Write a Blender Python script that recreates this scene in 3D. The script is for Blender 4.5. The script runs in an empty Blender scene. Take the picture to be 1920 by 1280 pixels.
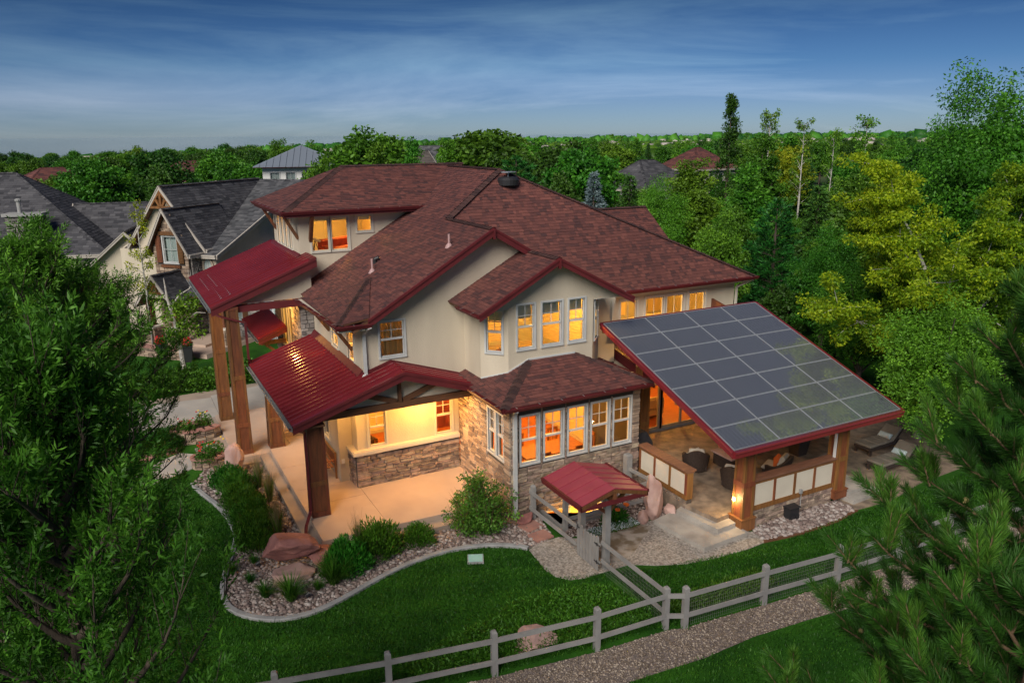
import bpy, math, random
import numpy as np
from mathutils import Vector, Matrix
R = math.radians
random.seed(7); rng = np.random.default_rng(7)
scn = bpy.context.scene
COL = scn.collection
# ------------------------------------------------------------------ camera
yaw, pitch, roll = R(27.575), R(14.844), R(0.456)
fwd = Vector((math.sin(yaw)*math.cos(pitch), math.cos(yaw)*math.cos(pitch), -math.sin(pitch)))
rgt = Vector((math.cos(yaw), -math.sin(yaw), 0)); dwn = fwd.cross(rgt)
cr, sr = math.cos(roll), math.sin(roll)
r2 = cr*rgt + sr*dwn; d2 = -sr*rgt + cr*dwn
cam = bpy.data.objects.new('camera', bpy.data.cameras.new('camera')); COL.objects.link(cam)
m = Matrix((r2, -d2, -fwd)).transposed().to_4x4(); m.translation = Vector((-10.28, -19.82, 11.74))
cam.matrix_world = m
cam.data.sensor_width = 36; cam.data.lens = 27.32
cam.data.clip_start = 0.1; cam.data.clip_end = 30000
scn.camera = cam
# ------------------------------------------------------------------ dusk sky and low sun
SUN_EL, SUN_HEAD = 37.0, -132.0       # elevation, compass heading measured from +Y towards +X
world = bpy.data.worlds.new('World'); scn.world = world; world.use_nodes = True
wn, wl = world.node_tree.nodes, world.node_tree.links
wn.clear()
w_out = wn.new('ShaderNodeOutputWorld'); w_bg = wn.new('ShaderNodeBackground')
sky = wn.new('ShaderNodeTexSky'); sky.sky_type = 'NISHITA'; sky.sun_disc = False
sky.sun_elevation = R(SUN_EL); sky.sun_rotation = R(SUN_HEAD); sky.altitude = 1600
sky.air_density = 1.0; sky.dust_density = 0.6; sky.ozone_density = 2.0
w_bg.inputs['Strength'].default_value = 0.0080
# thin streaks of cloud, laid out by direction of view in the dome
tc = wn.new('ShaderNodeTexCoord'); sep = wn.new('ShaderNodeSeparateXYZ'); wl.new(tc.outputs['Generated'], sep.inputs[0])
mp = wn.new('ShaderNodeMapping'); mp.inputs['Rotation'].default_value = (0, R(2.0), 0); mp.inputs['Scale'].default_value = (1.0, 1.0, 8.0)
wl.new(tc.outputs['Generated'], mp.inputs[0])
nz = wn.new('ShaderNodeTexNoise'); nz.inputs['Scale'].default_value = 1.6; nz.inputs['Detail'].default_value = 7; nz.inputs['Roughness'].default_value = 0.6
nz.inputs['Distortion'].default_value = 0.6
wl.new(mp.outputs[0], nz.inputs[0])
rp = wn.new('ShaderNodeValToRGB'); rp.color_ramp.elements[0].position = 0.46; rp.color_ramp.elements[1].position = 0.70
wl.new(nz.outputs[0], rp.inputs[0])
gm = wn.new('ShaderNodeGamma'); gm.inputs[1].default_value = 1.35; wl.new(sky.outputs[0], gm.inputs[0])
tn_ = wn.new('ShaderNodeMix'); tn_.data_type = 'RGBA'; tn_.blend_type = 'MULTIPLY'; tn_.inputs['Factor'].default_value = 1.0
wl.new(gm.outputs[0], tn_.inputs['A']); tn_.inputs['B'].default_value = (.58, .80, 1.30, 1)      # dusk: the blue hour's cast
hs = wn.new('ShaderNodeHueSaturation'); hs.inputs['Saturation'].default_value = 0.88
wl.new(tn_.outputs['Result'], hs.inputs['Color'])
mx = wn.new('ShaderNodeMix'); mx.data_type = 'RGBA'; mx.inputs['Factor'].default_value = 0.0
fm = wn.new('ShaderNodeMath'); fm.operation = 'MULTIPLY'; fm.inputs[1].default_value = 0.9
wl.new(rp.outputs[0], fm.inputs[0]); wl.new(fm.outputs[0], mx.inputs['Factor'])
cd = wn.new('ShaderNodeHueSaturation'); cd.inputs['Saturation'].default_value = 0.62; cd.inputs['Value'].default_value = 1.36
wl.new(hs.outputs[0], cd.inputs['Color'])
wl.new(hs.outputs[0], mx.inputs['A']); wl.new(cd.outputs[0], mx.inputs['B'])
zr = wn.new('ShaderNodeValToRGB'); ze = zr.color_ramp.elements; ze[0].color = (1, 1, 1, 1); ze[1].color = (.70, .80, .90, 1)      # the dome deepens from horizon to zenith
for p_, c_ in ((.04, (.82, .86, .92, 1)), (.08, (.50, .70, .76, 1)), (.155, (.28, .48, .54, 1)), (.40, (.56, .68, .78, 1))): k_ = ze.new(p_); k_.color = c_
wl.new(sep.outputs['Z'], zr.inputs[0])
zm = wn.new('ShaderNodeMix'); zm.data_type = 'RGBA'; zm.blend_type = 'MULTIPLY'; zm.inputs['Factor'].default_value = 1.0
wl.new(mx.outputs['Result'], zm.inputs['A']); wl.new(zr.outputs[0], zm.inputs['B'])
wl.new(zm.outputs['Result'], w_bg.inputs['Color']); wl.new(w_bg.outputs[0], w_out.inputs[0])
sun = bpy.data.objects.new('sun', bpy.data.lights.new('sun', 'SUN')); COL.objects.link(sun)
sun.data.energy = 1.5; sun.data.angle = R(36); sun.data.color = (1.0, 0.93, 0.84)
sv = Vector((math.sin(R(SUN_HEAD))*math.cos(R(SUN_EL)), math.cos(R(SUN_HEAD))*math.cos(R(SUN_EL)), math.sin(R(SUN_EL))))
sun.rotation_euler = sv.to_track_quat('Z', 'Y').to_euler()
scn.view_settings.view_transform = 'Standard'; scn.view_settings.look = 'None'
scn.view_settings.exposure = 1.5; scn.view_settings.gamma = 1.0
scn.cycles.use_denoising = True
scn.cycles.max_bounces = 8; scn.cycles.transparent_max_bounces = 12
scn.cycles.sample_clamp_indirect = 6.0
# ------------------------------------------------------------------ materials
MATS = {}
def mat(name, c1, c2=None, scale=4.0, rough=0.8, bump=0.0, bscale=None, metal=0.0, spec=0.5, tone=0.0, rand=0.0, stretch=None, detail=4.0, lo=0.35, hi=0.65, emit=0.0):
    """Procedural surface: noise between two base colours, value varied per piece (attribute 'tone' or per object), fine relief."""
    mt = bpy.data.materials.new(name); mt.use_nodes = True; MATS[name] = mt
    n, l = mt.node_tree.nodes, mt.node_tree.links
    p = n['Principled BSDF']; p.inputs['Roughness'].default_value = rough; p.inputs['Metallic'].default_value = metal
    p.inputs['Specular IOR Level'].default_value = spec
    geo = n.new('ShaderNodeNewGeometry'); pos = geo.outputs['Position']
    if stretch:
        mpn = n.new('ShaderNodeMapping'); mpn.inputs['Scale'].default_value = stretch; l.new(pos, mpn.inputs[0]); pos = mpn.outputs[0]
    c2 = c2 or c1
    nt = n.new('ShaderNodeTexNoise'); nt.inputs['Scale'].default_value = scale; nt.inputs['Detail'].default_value = detail
    l.new(pos, nt.inputs['Vector'])
    rm = n.new('ShaderNodeValToRGB'); rm.color_ramp.elements[0].position = lo; rm.color_ramp.elements[1].position = hi
    rm.color_ramp.elements[0].color = (*c1, 1); rm.color_ramp.elements[1].color = (*c2, 1)
    l.new(nt.outputs[0], rm.inputs[0]); colr = rm.outputs[0]
    if tone or rand:
        hv = n.new('ShaderNodeHueSaturation'); l.new(colr, hv.inputs['Color'])
        src = None
        if tone:
            at = n.new('ShaderNodeAttribute'); at.attribute_name = 'tone'; src = at.outputs['Fac']
        if rand:
            oi = n.new('ShaderNodeObjectInfo'); src = oi.outputs['Random']
        mr = n.new('ShaderNodeMapRange'); a = tone or rand
        mr.inputs['To Min'].default_value = 1-a; mr.inputs['To Max'].default_value = 1+a
        l.new(src, mr.inputs['Value']); l.new(mr.outputs[0], hv.inputs['Value'])
        mh = n.new('ShaderNodeMapRange'); mh.inputs['To Min'].default_value = .5-.018; mh.inputs['To Max'].default_value = .5+.018
        fr = n.new('ShaderNodeMath'); fr.operation = 'FRACT'; ml = n.new('ShaderNodeMath'); ml.operation = 'MULTIPLY'; ml.inputs[1].default_value = 7.31
        l.new(src, ml.inputs[0]); l.new(ml.outputs[0], fr.inputs[0]); l.new(fr.outputs[0], mh.inputs['Value']); l.new(mh.outputs[0], hv.inputs['Hue'])
        colr = hv.outputs[0]
    l.new(colr, p.inputs['Base Color'])
    if emit:
        l.new(colr, p.inputs['Emission Color']); p.inputs['Emission Strength'].default_value = emit
    if bump:
        nb = n.new('ShaderNodeTexNoise'); nb.inputs['Scale'].default_value = bscale or scale*6; nb.inputs['Detail'].default_value = 5
        l.new(pos, nb.inputs['Vector'])
        bp = n.new('ShaderNodeBump'); bp.inputs['Strength'].default_value = bump; bp.inputs['Distance'].default_value = 0.03
        l.new(nb.outputs[0], bp.inputs['Height']); l.new(bp.outputs[0], p.inputs['Normal'])
    return mt
def two_tone(name, ca, cb, cc, rough=0.85, bump=0.3, bscale=60.0, blotch=0.5):
    """Pieces coloured one by one: attribute 'tone' runs through three colours, a little grain on top."""
    mt = bpy.data.materials.new(name); mt.use_nodes = True; MATS[name] = mt
    n, l = mt.node_tree.nodes, mt.node_tree.links
    p = n['Principled BSDF']; p.inputs['Roughness'].default_value = rough
    at = n.new('ShaderNodeAttribute'); at.attribute_name = 'tone'
    rm = n.new('ShaderNodeValToRGB'); e = rm.color_ramp.elements
    e[0].color = (*ca, 1); e[1].color = (*cc, 1); k = e.new(0.5); k.color = (*cb, 1)
    l.new(at.outputs['Fac'], rm.inputs[0])
    geo = n.new('ShaderNodeNewGeometry')
    nt = n.new('ShaderNodeTexNoise'); nt.inputs['Scale'].default_value = blotch; nt.inputs['Detail'].default_value = 3; l.new(geo.outputs['Position'], nt.inputs['Vector'])
    hv = n.new('ShaderNodeHueSaturation'); mr = n.new('ShaderNodeMapRange'); mr.inputs['To Min'].default_value = .75; mr.inputs['To Max'].default_value = 1.25
    l.new(nt.outputs[0], mr.inputs['Value']); l.new(mr.outputs[0], hv.inputs['Value']); l.new(rm.outputs[0], hv.inputs['Color'])
    l.new(hv.outputs[0], p.inputs['Base Color'])
    nb = n.new('ShaderNodeTexNoise'); nb.inputs['Scale'].default_value = bscale; l.new(geo.outputs['Position'], nb.inputs['Vector'])
    bp = n.new('ShaderNodeBump'); bp.inputs['Strength'].default_value = bump; bp.inputs['Distance'].default_value = .02
    l.new(nb.outputs[0], bp.inputs['Height']); l.new(bp.outputs[0], p.inputs['Normal'])
    return mt
def leafmat(name, ca, cb, cc, trans=0.35, rough=0.55, objvar=0.18):
    """Leaf: three greens run through by attribute 'tone', a shift per tree, light passing through the blade."""
    mt = bpy.data.materials.new(name); mt.use_nodes = True; MATS[name] = mt
    n, l = mt.node_tree.nodes, mt.node_tree.links
    p = n['Principled BSDF']; p.inputs['Roughness'].default_value = rough; p.inputs['Specular IOR Level'].default_value = .35
    at = n.new('ShaderNodeAttribute'); at.attribute_name = 'tone'
    rm = n.new('ShaderNodeValToRGB'); e = rm.color_ramp.elements
    e[0].color = (*ca, 1); e[1].color = (*cc, 1); k = e.new(0.55); k.color = (*cb, 1)
    l.new(at.outputs['Fac'], rm.inputs[0])
    oi = n.new('ShaderNodeObjectInfo'); hv = n.new('ShaderNodeHueSaturation')
    mr = n.new('ShaderNodeMapRange'); mr.inputs['To Min'].default_value = 1-objvar; mr.inputs['To Max'].default_value = 1+objvar
    l.new(oi.outputs['Random'], mr.inputs['Value']); l.new(mr.outputs[0], hv.inputs['Value']); l.new(rm.outputs[0], hv.inputs['Color'])
    ml = n.new('ShaderNodeMath'); ml.operation = 'MULTIPLY'; ml.inputs[1].default_value = 5.7; fr = n.new('ShaderNodeMath'); fr.operation = 'FRACT'
    mh = n.new('ShaderNodeMapRange'); mh.inputs['To Min'].default_value = .5-objvar*.12; mh.inputs['To Max'].default_value = .5+objvar*.12
    l.new(oi.outputs['Random'], ml.inputs[0]); l.new(ml.outputs[0], fr.inputs[0]); l.new(fr.outputs[0], mh.inputs['Value']); l.new(mh.outputs[0], hv.inputs['Hue'])
    l.new(hv.outputs[0], p.inputs['Base Color'])
    tr = n.new('ShaderNodeBsdfTranslucent'); l.new(hv.outputs[0], tr.inputs['Color'])
    ms = n.new('ShaderNodeMixShader'); ms.inputs[0].default_value = trans
    l.new(p.outputs[0], ms.inputs[1]); l.new(tr.outputs[0], ms.inputs[2]); l.new(ms.outputs[0], n['Material Output'].inputs[0])
    return mt
def glassmat(name, tint=(1, 1, 1), spec=0.06):
    mt = bpy.data.materials.new(name); mt.use_nodes = True; MATS[name] = mt
    n, l = mt.node_tree.nodes, mt.node_tree.links
    n.remove(n['Principled BSDF'])
    t = n.new('ShaderNodeBsdfTransparent'); t.inputs[0].default_value = (*tint, 1)
    g = n.new('ShaderNodeBsdfGlossy'); g.inputs['Roughness'].default_value = .02
    fz = n.new('ShaderNodeFresnel'); fz.inputs[0].default_value = 1.45
    ms = n.new('ShaderNodeMixShader'); l.new(fz.outputs[0], ms.inputs[0]); l.new(t.outputs[0], ms.inputs[1]); l.new(g.outputs[0], ms.inputs[2])
    l.new(ms.outputs[0], n['Material Output'].inputs[0])
    return mt
mat('stucco', (.57, .50, .385), (.49, .425, .325), 1.0, .92, .5, 40, detail=9, lo=.32, hi=.8, stretch=(1.6, 1.6, .5))
mat('stucco_trim', (.55, .50, .42), None, 2, .85, .15, 90)
mat('soffit', (.40, .33, .25), None, 3, .8)
mat('maroon', (.115, .012, .015), (.088, .009, .012), 3, .6)
mat('metal_roof', (.205, .021, .027), (.165, .016, .021), .8, .26, .05, 25, spec=.6)
mat('gate_metal', (.33, .055, .075), (.29, .045, .062), 2, .38, .05, 25, spec=.6)
mat('flashing', (.42, .43, .43), (.33, .34, .34), 3, .45, metal=.6)
MATS['metal_roof'].node_tree.nodes['Principled BSDF'].inputs['Coat Weight'].default_value = .6; MATS['metal_roof'].node_tree.nodes['Principled BSDF'].inputs['Coat Roughness'].default_value = .12
mat('white_frame', (.52, .53, .52), (.46, .47, .46), 3, .5)
mat('cream_frame', (.55, .52, .44), None, 3, .55)
mat('wood', (.165, .060, .020), (.10, .036, .013), 2.2, .6, .25, 30, stretch=(6, 6, .8), rand=.10)
mat('wood_light', (.24, .088, .028), (.16, .056, .019), 2.0, .55, .2, 30, stretch=(6, 6, .8), rand=.10)
mat('wood_cap', (.23, .105, .06), (.16, .07, .042), 2.2, .6, .25, 30, stretch=(1, 6, 6))
mat('beam_wood', (.15, .065, .028), (.10, .042, .019), 2.2, .65, .25, 30, stretch=(1, 6, 6))
mat('panel_cream', (.60, .54, .43), (.55, .49, .39), 1.5, .85, .1, 60)
mat('porch_concrete', (.47, .355, .275), (.40, .30, .235), .9, .75, .15, 50, lo=.3, hi=.7)
mat('step_concrete', (.36, .285, .225), (.29, .235, .19), 1.2, .85, .25, 40)
mat('drive_concrete', (.42, .385, .34), (.35, .325, .29), .8, .85, .2, 60)
mat('kerb_concrete', (.33, .33, .32), (.25, .25, .245), 2.5, .9, .35, 40)
mat('aggregate', (.43, .39, .34), (.17, .145, .12), 16, .88, .6, 60, detail=6)
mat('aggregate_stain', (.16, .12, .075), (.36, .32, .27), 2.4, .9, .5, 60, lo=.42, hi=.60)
mat('patio_stamped', (.30, .225, .16), (.15, .115, .085), 3.0, .7, .5, 16, detail=8)
mat('stamped_pale', (.40, .37, .325), (.27, .245, .215), 1.8, .88, .5, 22, detail=9)
mat('grass', (.015, .075, .005), (.028, .115, .008), .55, .9, .9, 70, detail=6, spec=.15)
mat('far_ground', (.030, .060, .022), (.060, .075, .035), .02, .95, detail=8, spec=.1)
mat('mulch', (.045, .028, .02), (.09, .06, .045), 12, .95, .8, 40)
mat('gravel_bed', (.24, .19, .165), (.12, .10, .09), 22, .95, .9, 40, detail=3)
two_tone('pebble', (.12, .085, .075), (.26, .195, .17), (.40, .36, .33), bump=.2)
two_tone('gravel_small', (.085, .062, .045), (.215, .165, .12), (.40, .335, .27), bump=.2)
two_tone('shingle_red', (.060, .024, .024), (.118, .039, .033), (.18, .062, .048), bump=.5, bscale=120, blotch=.15)
two_tone('shingle_cap', (.035, .016, .016), (.060, .026, .023), (.085, .038, .032), bump=.5, bscale=120)
two_tone('shingle_grey', (.035, .037, .042), (.075, .078, .085), (.13, .13, .135), bump=.5, bscale=100)
two_tone('shingle_dark', (.026, .027, .032), (.058, .058, .065), (.105, .104, .11), bump=.5, bscale=100)
two_tone('shingle_brown', (.06, .05, .045), (.10, .085, .075), (.15, .13, .11), bump=.5, bscale=100)
two_tone('stone_loose', (.14, .098, .078), (.29, .21, .15), (.44, .33, .24), bump=.6, bscale=30)
two_tone('stone_grey', (.12, .11, .105), (.23, .21, .195), (.36, .33, .30), bump=.6, bscale=30)
mat('stone', (.35, .265, .195), (.19, .135, .108), 5, .9, .6, 25, rand=.35)
mat('mortar', (.07, .058, .05), None, 3, .95)
mat('sandstone', (.36, .155, .125), (.22, .085, .075), 2.2, .85, .9, 14, detail=7)
mat('sandstone_pale', (.52, .35, .30), (.38, .235, .20), 1.6, .9, .7, 8, detail=7)
mat('flagstone', (.36, .185, .145), (.28, .14, .115), 3, .85, .3, 40)
mat('fence_paint', (.265, .255, .24), (.215, .205, .195), 2.5, .75, .2, 50, stretch=(1, 1, 1))
mat('black_iron', (.02, .02, .022), None, 3, .5)
mat('wicker', (.028, .018, .014), (.055, .036, .028), 30, .7, .6, 90)
mat('cushion', (.52, .46, .37), (.46, .40, .32), 4, .9, .2, 60)
mat('cushion_shaded', (.20, .175, .14), (.16, .14, .11), 4, .9, .2, 60)  # lounger cushions: tan darkened, their shade put into the colour
mat('cushion_orange', (.55, .13, .03), None, 4, .9, .2, 60)
mat('cover_black', (.018, .018, .022), (.03, .03, .034), 4, .6, .3, 12)
mat('screen_roll', (.035, .035, .042), None, 4, .6)
mat('solar_cell', (.016, .018, .026), (.022, .025, .034), 2, .16, spec=.9)
mat('solar_frame', (.46, .48, .50), None, 3, .4, metal=.5)
mat('room_wall', (.80, .62, .36), None, 2, .9)
mat('room_wall_pale', (.82, .68, .45), None, 2, .9)
mat('room_floor', (.42, .13, .035), (.30, .085, .022), 2, .45, stretch=(1, 8, 1))
mat('room_wood', (.34, .12, .035), (.25, .085, .025), 2, .5, stretch=(5, 5, .7))
mat('carpet', (.55, .42, .26), None, 5, .95)
mat('curtain', (.75, .52, .22), (.60, .38, .14), 1.5, .9, stretch=(12, 12, .3))
mat('sofa_red', (.34, .045, .02), (.25, .03, .015), 4, .85)
mat('sofa_tan', (.46, .36, .22), (.40, .31, .19), 4, .9)
mat('dark_wood', (.07, .028, .014), (.045, .018, .01), 4, .5)
mat('cherry', (.26, .045, .018), (.19, .03, .013), 3, .4)
mat('blind', (.66, .64, .56), None, 3, .8)
mat('shade_grey', (.42, .50, .50), None, 3, .85)
mat('lamp_glow', (1.0, .62, .25), None, 1, .5, emit=7.0)
mat('bark', (.085, .062, .045), (.05, .037, .028), 6, .95, .8, 20, stretch=(1, 1, .3))
mat('bark_pale', (.52, .50, .45), (.30, .28, .25), 3, .85, .4, 12, stretch=(1, 1, 3))
mat('bark_twig', (.19, .12, .065), (.12, .075, .04), 8, .9, .6, 20)
mat('planter', (.03, .032, .036), None, 4, .5)
mat('valve_lid', (.36, .62, .54), (.31, .55, .48), 5, .6, .2, 30)
mat('vent_pipe', (.40, .25, .24), None, 5, .6)
mat('white_paint', (.66, .66, .63), None, 3, .6)
mat('grey_siding', (.22, .23, .25), None, 3, .8, stretch=(1, 1, 9))
mat('taupe_stucco', (.44, .40, .35), (.39, .355, .31), 1.5, .9, .2, 60)
mat('standing_grey', (.24, .28, .33), None, 2, .35, metal=.3)
mat('rose_red', (.45, .012, .012), None, 4, .7)
mat('flower_orange', (.85, .16, .01), None, 4, .7)
mat('flower_pale', (.42, .50, .54), (.60, .64, .66), 30, .8)
mat('flower_yellow', (.75, .52, .05), None, 4, .7)
mat('cone', (.20, .17, .06), (.27, .22, .08), 30, .8, .6, 60)
glassmat('glass'); glassmat('glass_dim', (.55, .6, .6))
mat('blue_curtain', (.30, .38, .36), (.40, .47, .44), 1.5, .9, stretch=(14, 14, .2))
leafmat('leaf_ash', (0.0166, 0.0811, 0.0059), (0.0572, 0.2028, 0.0140), (0.1560, 0.4191, 0.0351), .35)
leafmat('leaf_green', (0.0293, 0.1015, 0.0066), (0.0683, 0.2094, 0.0121), (0.1415, 0.3362, 0.0231), .3)
leafmat('leaf_mid', (0.0450, 0.1365, 0.0079), (0.1050, 0.2665, 0.0158), (0.2000, 0.4160, 0.0293), .3)
leafmat('leaf_dark', (0.0134, 0.0574, 0.0054), (0.0288, 0.1061, 0.0086), (0.0576, 0.1622, 0.0140), .2)
leafmat('leaf_lime', (0.1546, 0.2392, 0.0084), (0.3214, 0.3952, 0.0150), (0.5410, 0.5502, 0.0342), .4, objvar=.06)
leafmat('leaf_locust', (.045, .155, .010), (.19, .36, .013), (.50, .64, .020), .5, objvar=.08)
leafmat('leaf_pine', (0.0144, 0.0674, 0.0097), (0.0317, 0.1310, 0.0162), (0.0653, 0.2159, 0.0244), .15)
leafmat('needle_near', (0.0134, 0.0624, 0.0076), (0.0403, 0.1435, 0.0140), (0.1056, 0.2496, 0.0244), .2)
leafmat('leaf_spruce', (0.108, 0.168, 0.174), (0.168, 0.240, 0.246), (0.252, 0.336, 0.336), .15)
leafmat('leaf_shrub', (0.0184, 0.0842, 0.0059), (0.0416, 0.1622, 0.0095), (0.0784, 0.2496, 0.0175), .25)
leafmat('leaf_lilac', (0.0336, 0.1092, 0.0090), (0.0672, 0.1966, 0.0162), (0.1344, 0.3058, 0.0347), .3)
leafmat('leaf_juniper', (0.0232, 0.0946, 0.0059), (0.0520, 0.1830, 0.0103), (0.0992, 0.2704, 0.0198), .2)
leafmat('grass_blade', (0.0128, 0.0645, 0.0036), (0.0304, 0.1248, 0.0063), (0.0680, 0.2028, 0.0126), .2, objvar=0)
leafmat('straw', (.16, .15, .06), (.26, .23, .12), (.36, .31, .18), .3)
# ------------------------------------------------------------------ mesh helpers
def link(o, parent=None, **props):
    COL.objects.link(o)
    if parent is not None: o.parent = parent
    for k, v in props.items():
        if v is not None: o[k] = v
    return o
def wloc(o):
    v = Vector((0, 0, 0))
    while o is not None: v += o.location; o = o.parent
    return v
def thing(name, label, category, loc=(0, 0, 0), group=None, kind=None):
    o = bpy.data.objects.new(name, None); o.location = loc; o.empty_display_size = .3
    return link(o, None, label=label, category=category, group=group, kind=kind)
class MB:
    """Collects faces; build() links them as one mesh object (vertices in world space unless local)."""
    def __init__(s): s.v = []; s.f = []; s.t = []
    def face(s, pts, tone=.5):
        i = len(s.v); s.v += [tuple(p) for p in pts]; s.f.append(tuple(range(i, i+len(pts)))); s.t.append(tone)
    def prism(s, bot, top, tone=.5):
        i = len(s.v); n = len(bot); s.v += [tuple(p) for p in bot] + [tuple(p) for p in top]
        s.f.append(tuple(range(i+n-1, i-1, -1))); s.f.append(tuple(range(i+n, i+2*n)))
        for k in range(n): s.f.append((i+k, i+(k+1) % n, i+n+(k+1) % n, i+n+k))
        s.t += [tone]*(n+2)
    def box(s, x0, y0, z0, x1, y1, z1, tone=.5):
        s.prism([(x0, y0, z0), (x1, y0, z0), (x1, y1, z0), (x0, y1, z0)], [(x0, y0, z1), (x1, y0, z1), (x1, y1, z1), (x0, y1, z1)], tone)
    def cbox(s, c, sx, sy, sz, rz=0, tone=.5):
        ca, sa = math.cos(rz), math.sin(rz)
        q = [(-sx/2, -sy/2), (sx/2, -sy/2), (sx/2, sy/2), (-sx/2, sy/2)]
        p = [(c[0]+a*ca-b*sa, c[1]+a*sa+b*ca) for a, b in q]
        s.prism([(*k, c[2]-sz/2) for k in p], [(*k, c[2]+sz/2) for k in p], tone)
    def frustum(s, c, w0, w1, z0, z1, tone=.5):
        s.prism([(c[0]-w0/2, c[1]-w0/2, z0), (c[0]+w0/2, c[1]-w0/2, z0), (c[0]+w0/2, c[1]+w0/2, z0), (c[0]-w0/2, c[1]+w0/2, z0)],
                [(c[0]-w1/2, c[1]-w1/2, z1), (c[0]+w1/2, c[1]-w1/2, z1), (c[0]+w1/2, c[1]+w1/2, z1), (c[0]-w1/2, c[1]+w1/2, z1)], tone)
    def bar(s, a, b, w, h, up=(0, 0, 1), tone=.5):
        a, b, up = Vector(a), Vector(b), Vector(up); d = (b-a).normalized()
        sd = d.cross(up); sd = sd.normalized() if sd.length > 1e-6 else Vector((1, 0, 0)); u = sd.cross(d).normalized()
        q = [(-w/2, -h/2), (w/2, -h/2), (w/2, h/2), (-w/2, h/2)]
        s.prism([a+sd*x+u*y for x, y in q], [b+sd*x+u*y for x, y in q], tone)
    def tube(s, pts, radii, n=8, tone=.5, cap=True):
        pts = [Vector(p) for p in pts]; rings = []
        if not hasattr(radii, '__len__'): radii = [radii]*len(pts)
        for i, p in enumerate(pts):
            d = (pts[min(i+1, len(pts)-1)]-pts[max(i-1, 0)]).normalized()
            a = d.cross(Vector((0, 0, 1))); a = a.normalized() if a.length > 1e-3 else Vector((1, 0, 0)); b = d.cross(a)
            k = len(s.v); rings.append(k)
            for j in range(n):
                t = 2*math.pi*j/n; s.v.append(tuple(p+(a*math.cos(t)+b*math.sin(t))*radii[i]))
        for i in range(len(pts)-1):
            for j in range(n):
                s.f.append((rings[i]+j, rings[i]+(j+1) % n, rings[i+1]+(j+1) % n, rings[i+1]+j)); s.t.append(tone)
        if cap:
            s.f.append(tuple(rings[0]+j for j in range(n-1, -1, -1))); s.f.append(tuple(rings[-1]+j for j in range(n))); s.t += [tone, tone]
    def lathe(s, c, prof, n=16, tone=.5):
        s.tube([(c[0], c[1], c[2]+z) for r, z in prof], [max(r, .001) for r, z in prof], n, tone)
    def mesh(s, name, mname, off=(0, 0, 0), smooth=False):
        me = bpy.data.meshes.new(name)
        me.from_pydata([(a-off[0], b-off[1], c-off[2]) for a, b, c in s.v], [], s.f)
        if mname: me.materials.append(MATS[mname])
        at = me.attributes.new('tone', 'FLOAT', 'FACE'); at.data.foreach_set('value', np.array(s.t, dtype=np.float32))
        if smooth: me.polygons.foreach_set('use_smooth', [True]*len(me.polygons))
        return me
    def build(s, name, mname, parent=None, local=False, smooth=False, **props):
        off = (0, 0, 0) if local else wloc(parent)
        o = bpy.data.objects.new(name, s.mesh(name, mname, off, smooth))
        return link(o, parent, **props)
def np_mesh(name, verts, faces, mname, tone=None, smooth=False):
    """Mesh from arrays; faces is (n, 3) or (n, 4)."""
    me = bpy.data.meshes.new(name); nf, k = faces.shape
    me.vertices.add(len(verts)); me.vertices.foreach_set('co', verts.astype(np.float32).ravel())
    me.loops.add(nf*k); me.loops.foreach_set('vertex_index', faces.astype(np.int32).ravel())
    me.polygons.add(nf); me.polygons.foreach_set('loop_start', np.arange(0, nf*k, k, dtype=np.int32))
    me.polygons.foreach_set('loop_total', np.full(nf, k, dtype=np.int32))
    me.update(calc_edges=True)
    if mname: me.materials.append(MATS[mname])
    if tone is not None:
        at = me.attributes.new('tone', 'FLOAT', 'FACE'); at.data.foreach_set('value', tone.astype(np.float32))
    if smooth: me.polygons.foreach_set('use_smooth', np.ones(nf, dtype=bool))
    return me
def np_obj(name, verts, faces, mname, parent=None, tone=None, smooth=False, local=True, **props):
    if not local: verts = verts-np.array(wloc(parent))
    return link(bpy.data.objects.new(name, np_mesh(name, verts, faces, mname, tone, smooth)), parent, **props)
def copy_tree(o, parent=None):
    c = o.copy(); COL.objects.link(c); c.parent = parent
    for ch in o.children: copy_tree(ch, c)
    return c
def unit(a): return a/np.maximum(np.linalg.norm(a, axis=-1, keepdims=True), 1e-9)
def rnd_dirs(n, g=None): return unit((g or rng).normal(size=(n, 3)))
def leaves(c, d, ln, wd, g=None, fold=.18):
    """One four-cornered blade per centre: base, side, tip, side; returns verts, faces."""
    g = g or rng; n = len(c); d = unit(d)
    s = unit(np.cross(d, unit(g.normal(size=(n, 3)))))
    nn = np.cross(d, s)
    ln = np.broadcast_to(np.asarray(ln), (n,))[:, None]; wd = np.broadcast_to(np.asarray(wd), (n,))[:, None]
    b = c; t = c+d*ln-nn*ln*.10; m = c+d*ln*.45
    v = np.stack([b, m+s*wd*.5+nn*wd*fold, t, m-s*wd*.5+nn*wd*fold], 1).reshape(-1, 3)
    return v, np.arange(4*n).reshape(n, 4)
def inpoly(x, y, poly):
    c = np.zeros(len(x), bool); n = len(poly)
    for i in range(n):
        x0, y0 = poly[i]; x1, y1 = poly[(i+1) % n]
        k = (y0 > y) != (y1 > y)
        with np.errstate(divide='ignore', invalid='ignore'): xi = (x1-x0)*(y-y0)/(y1-y0)+x0
        c ^= k & (x < xi)
    return c
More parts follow.
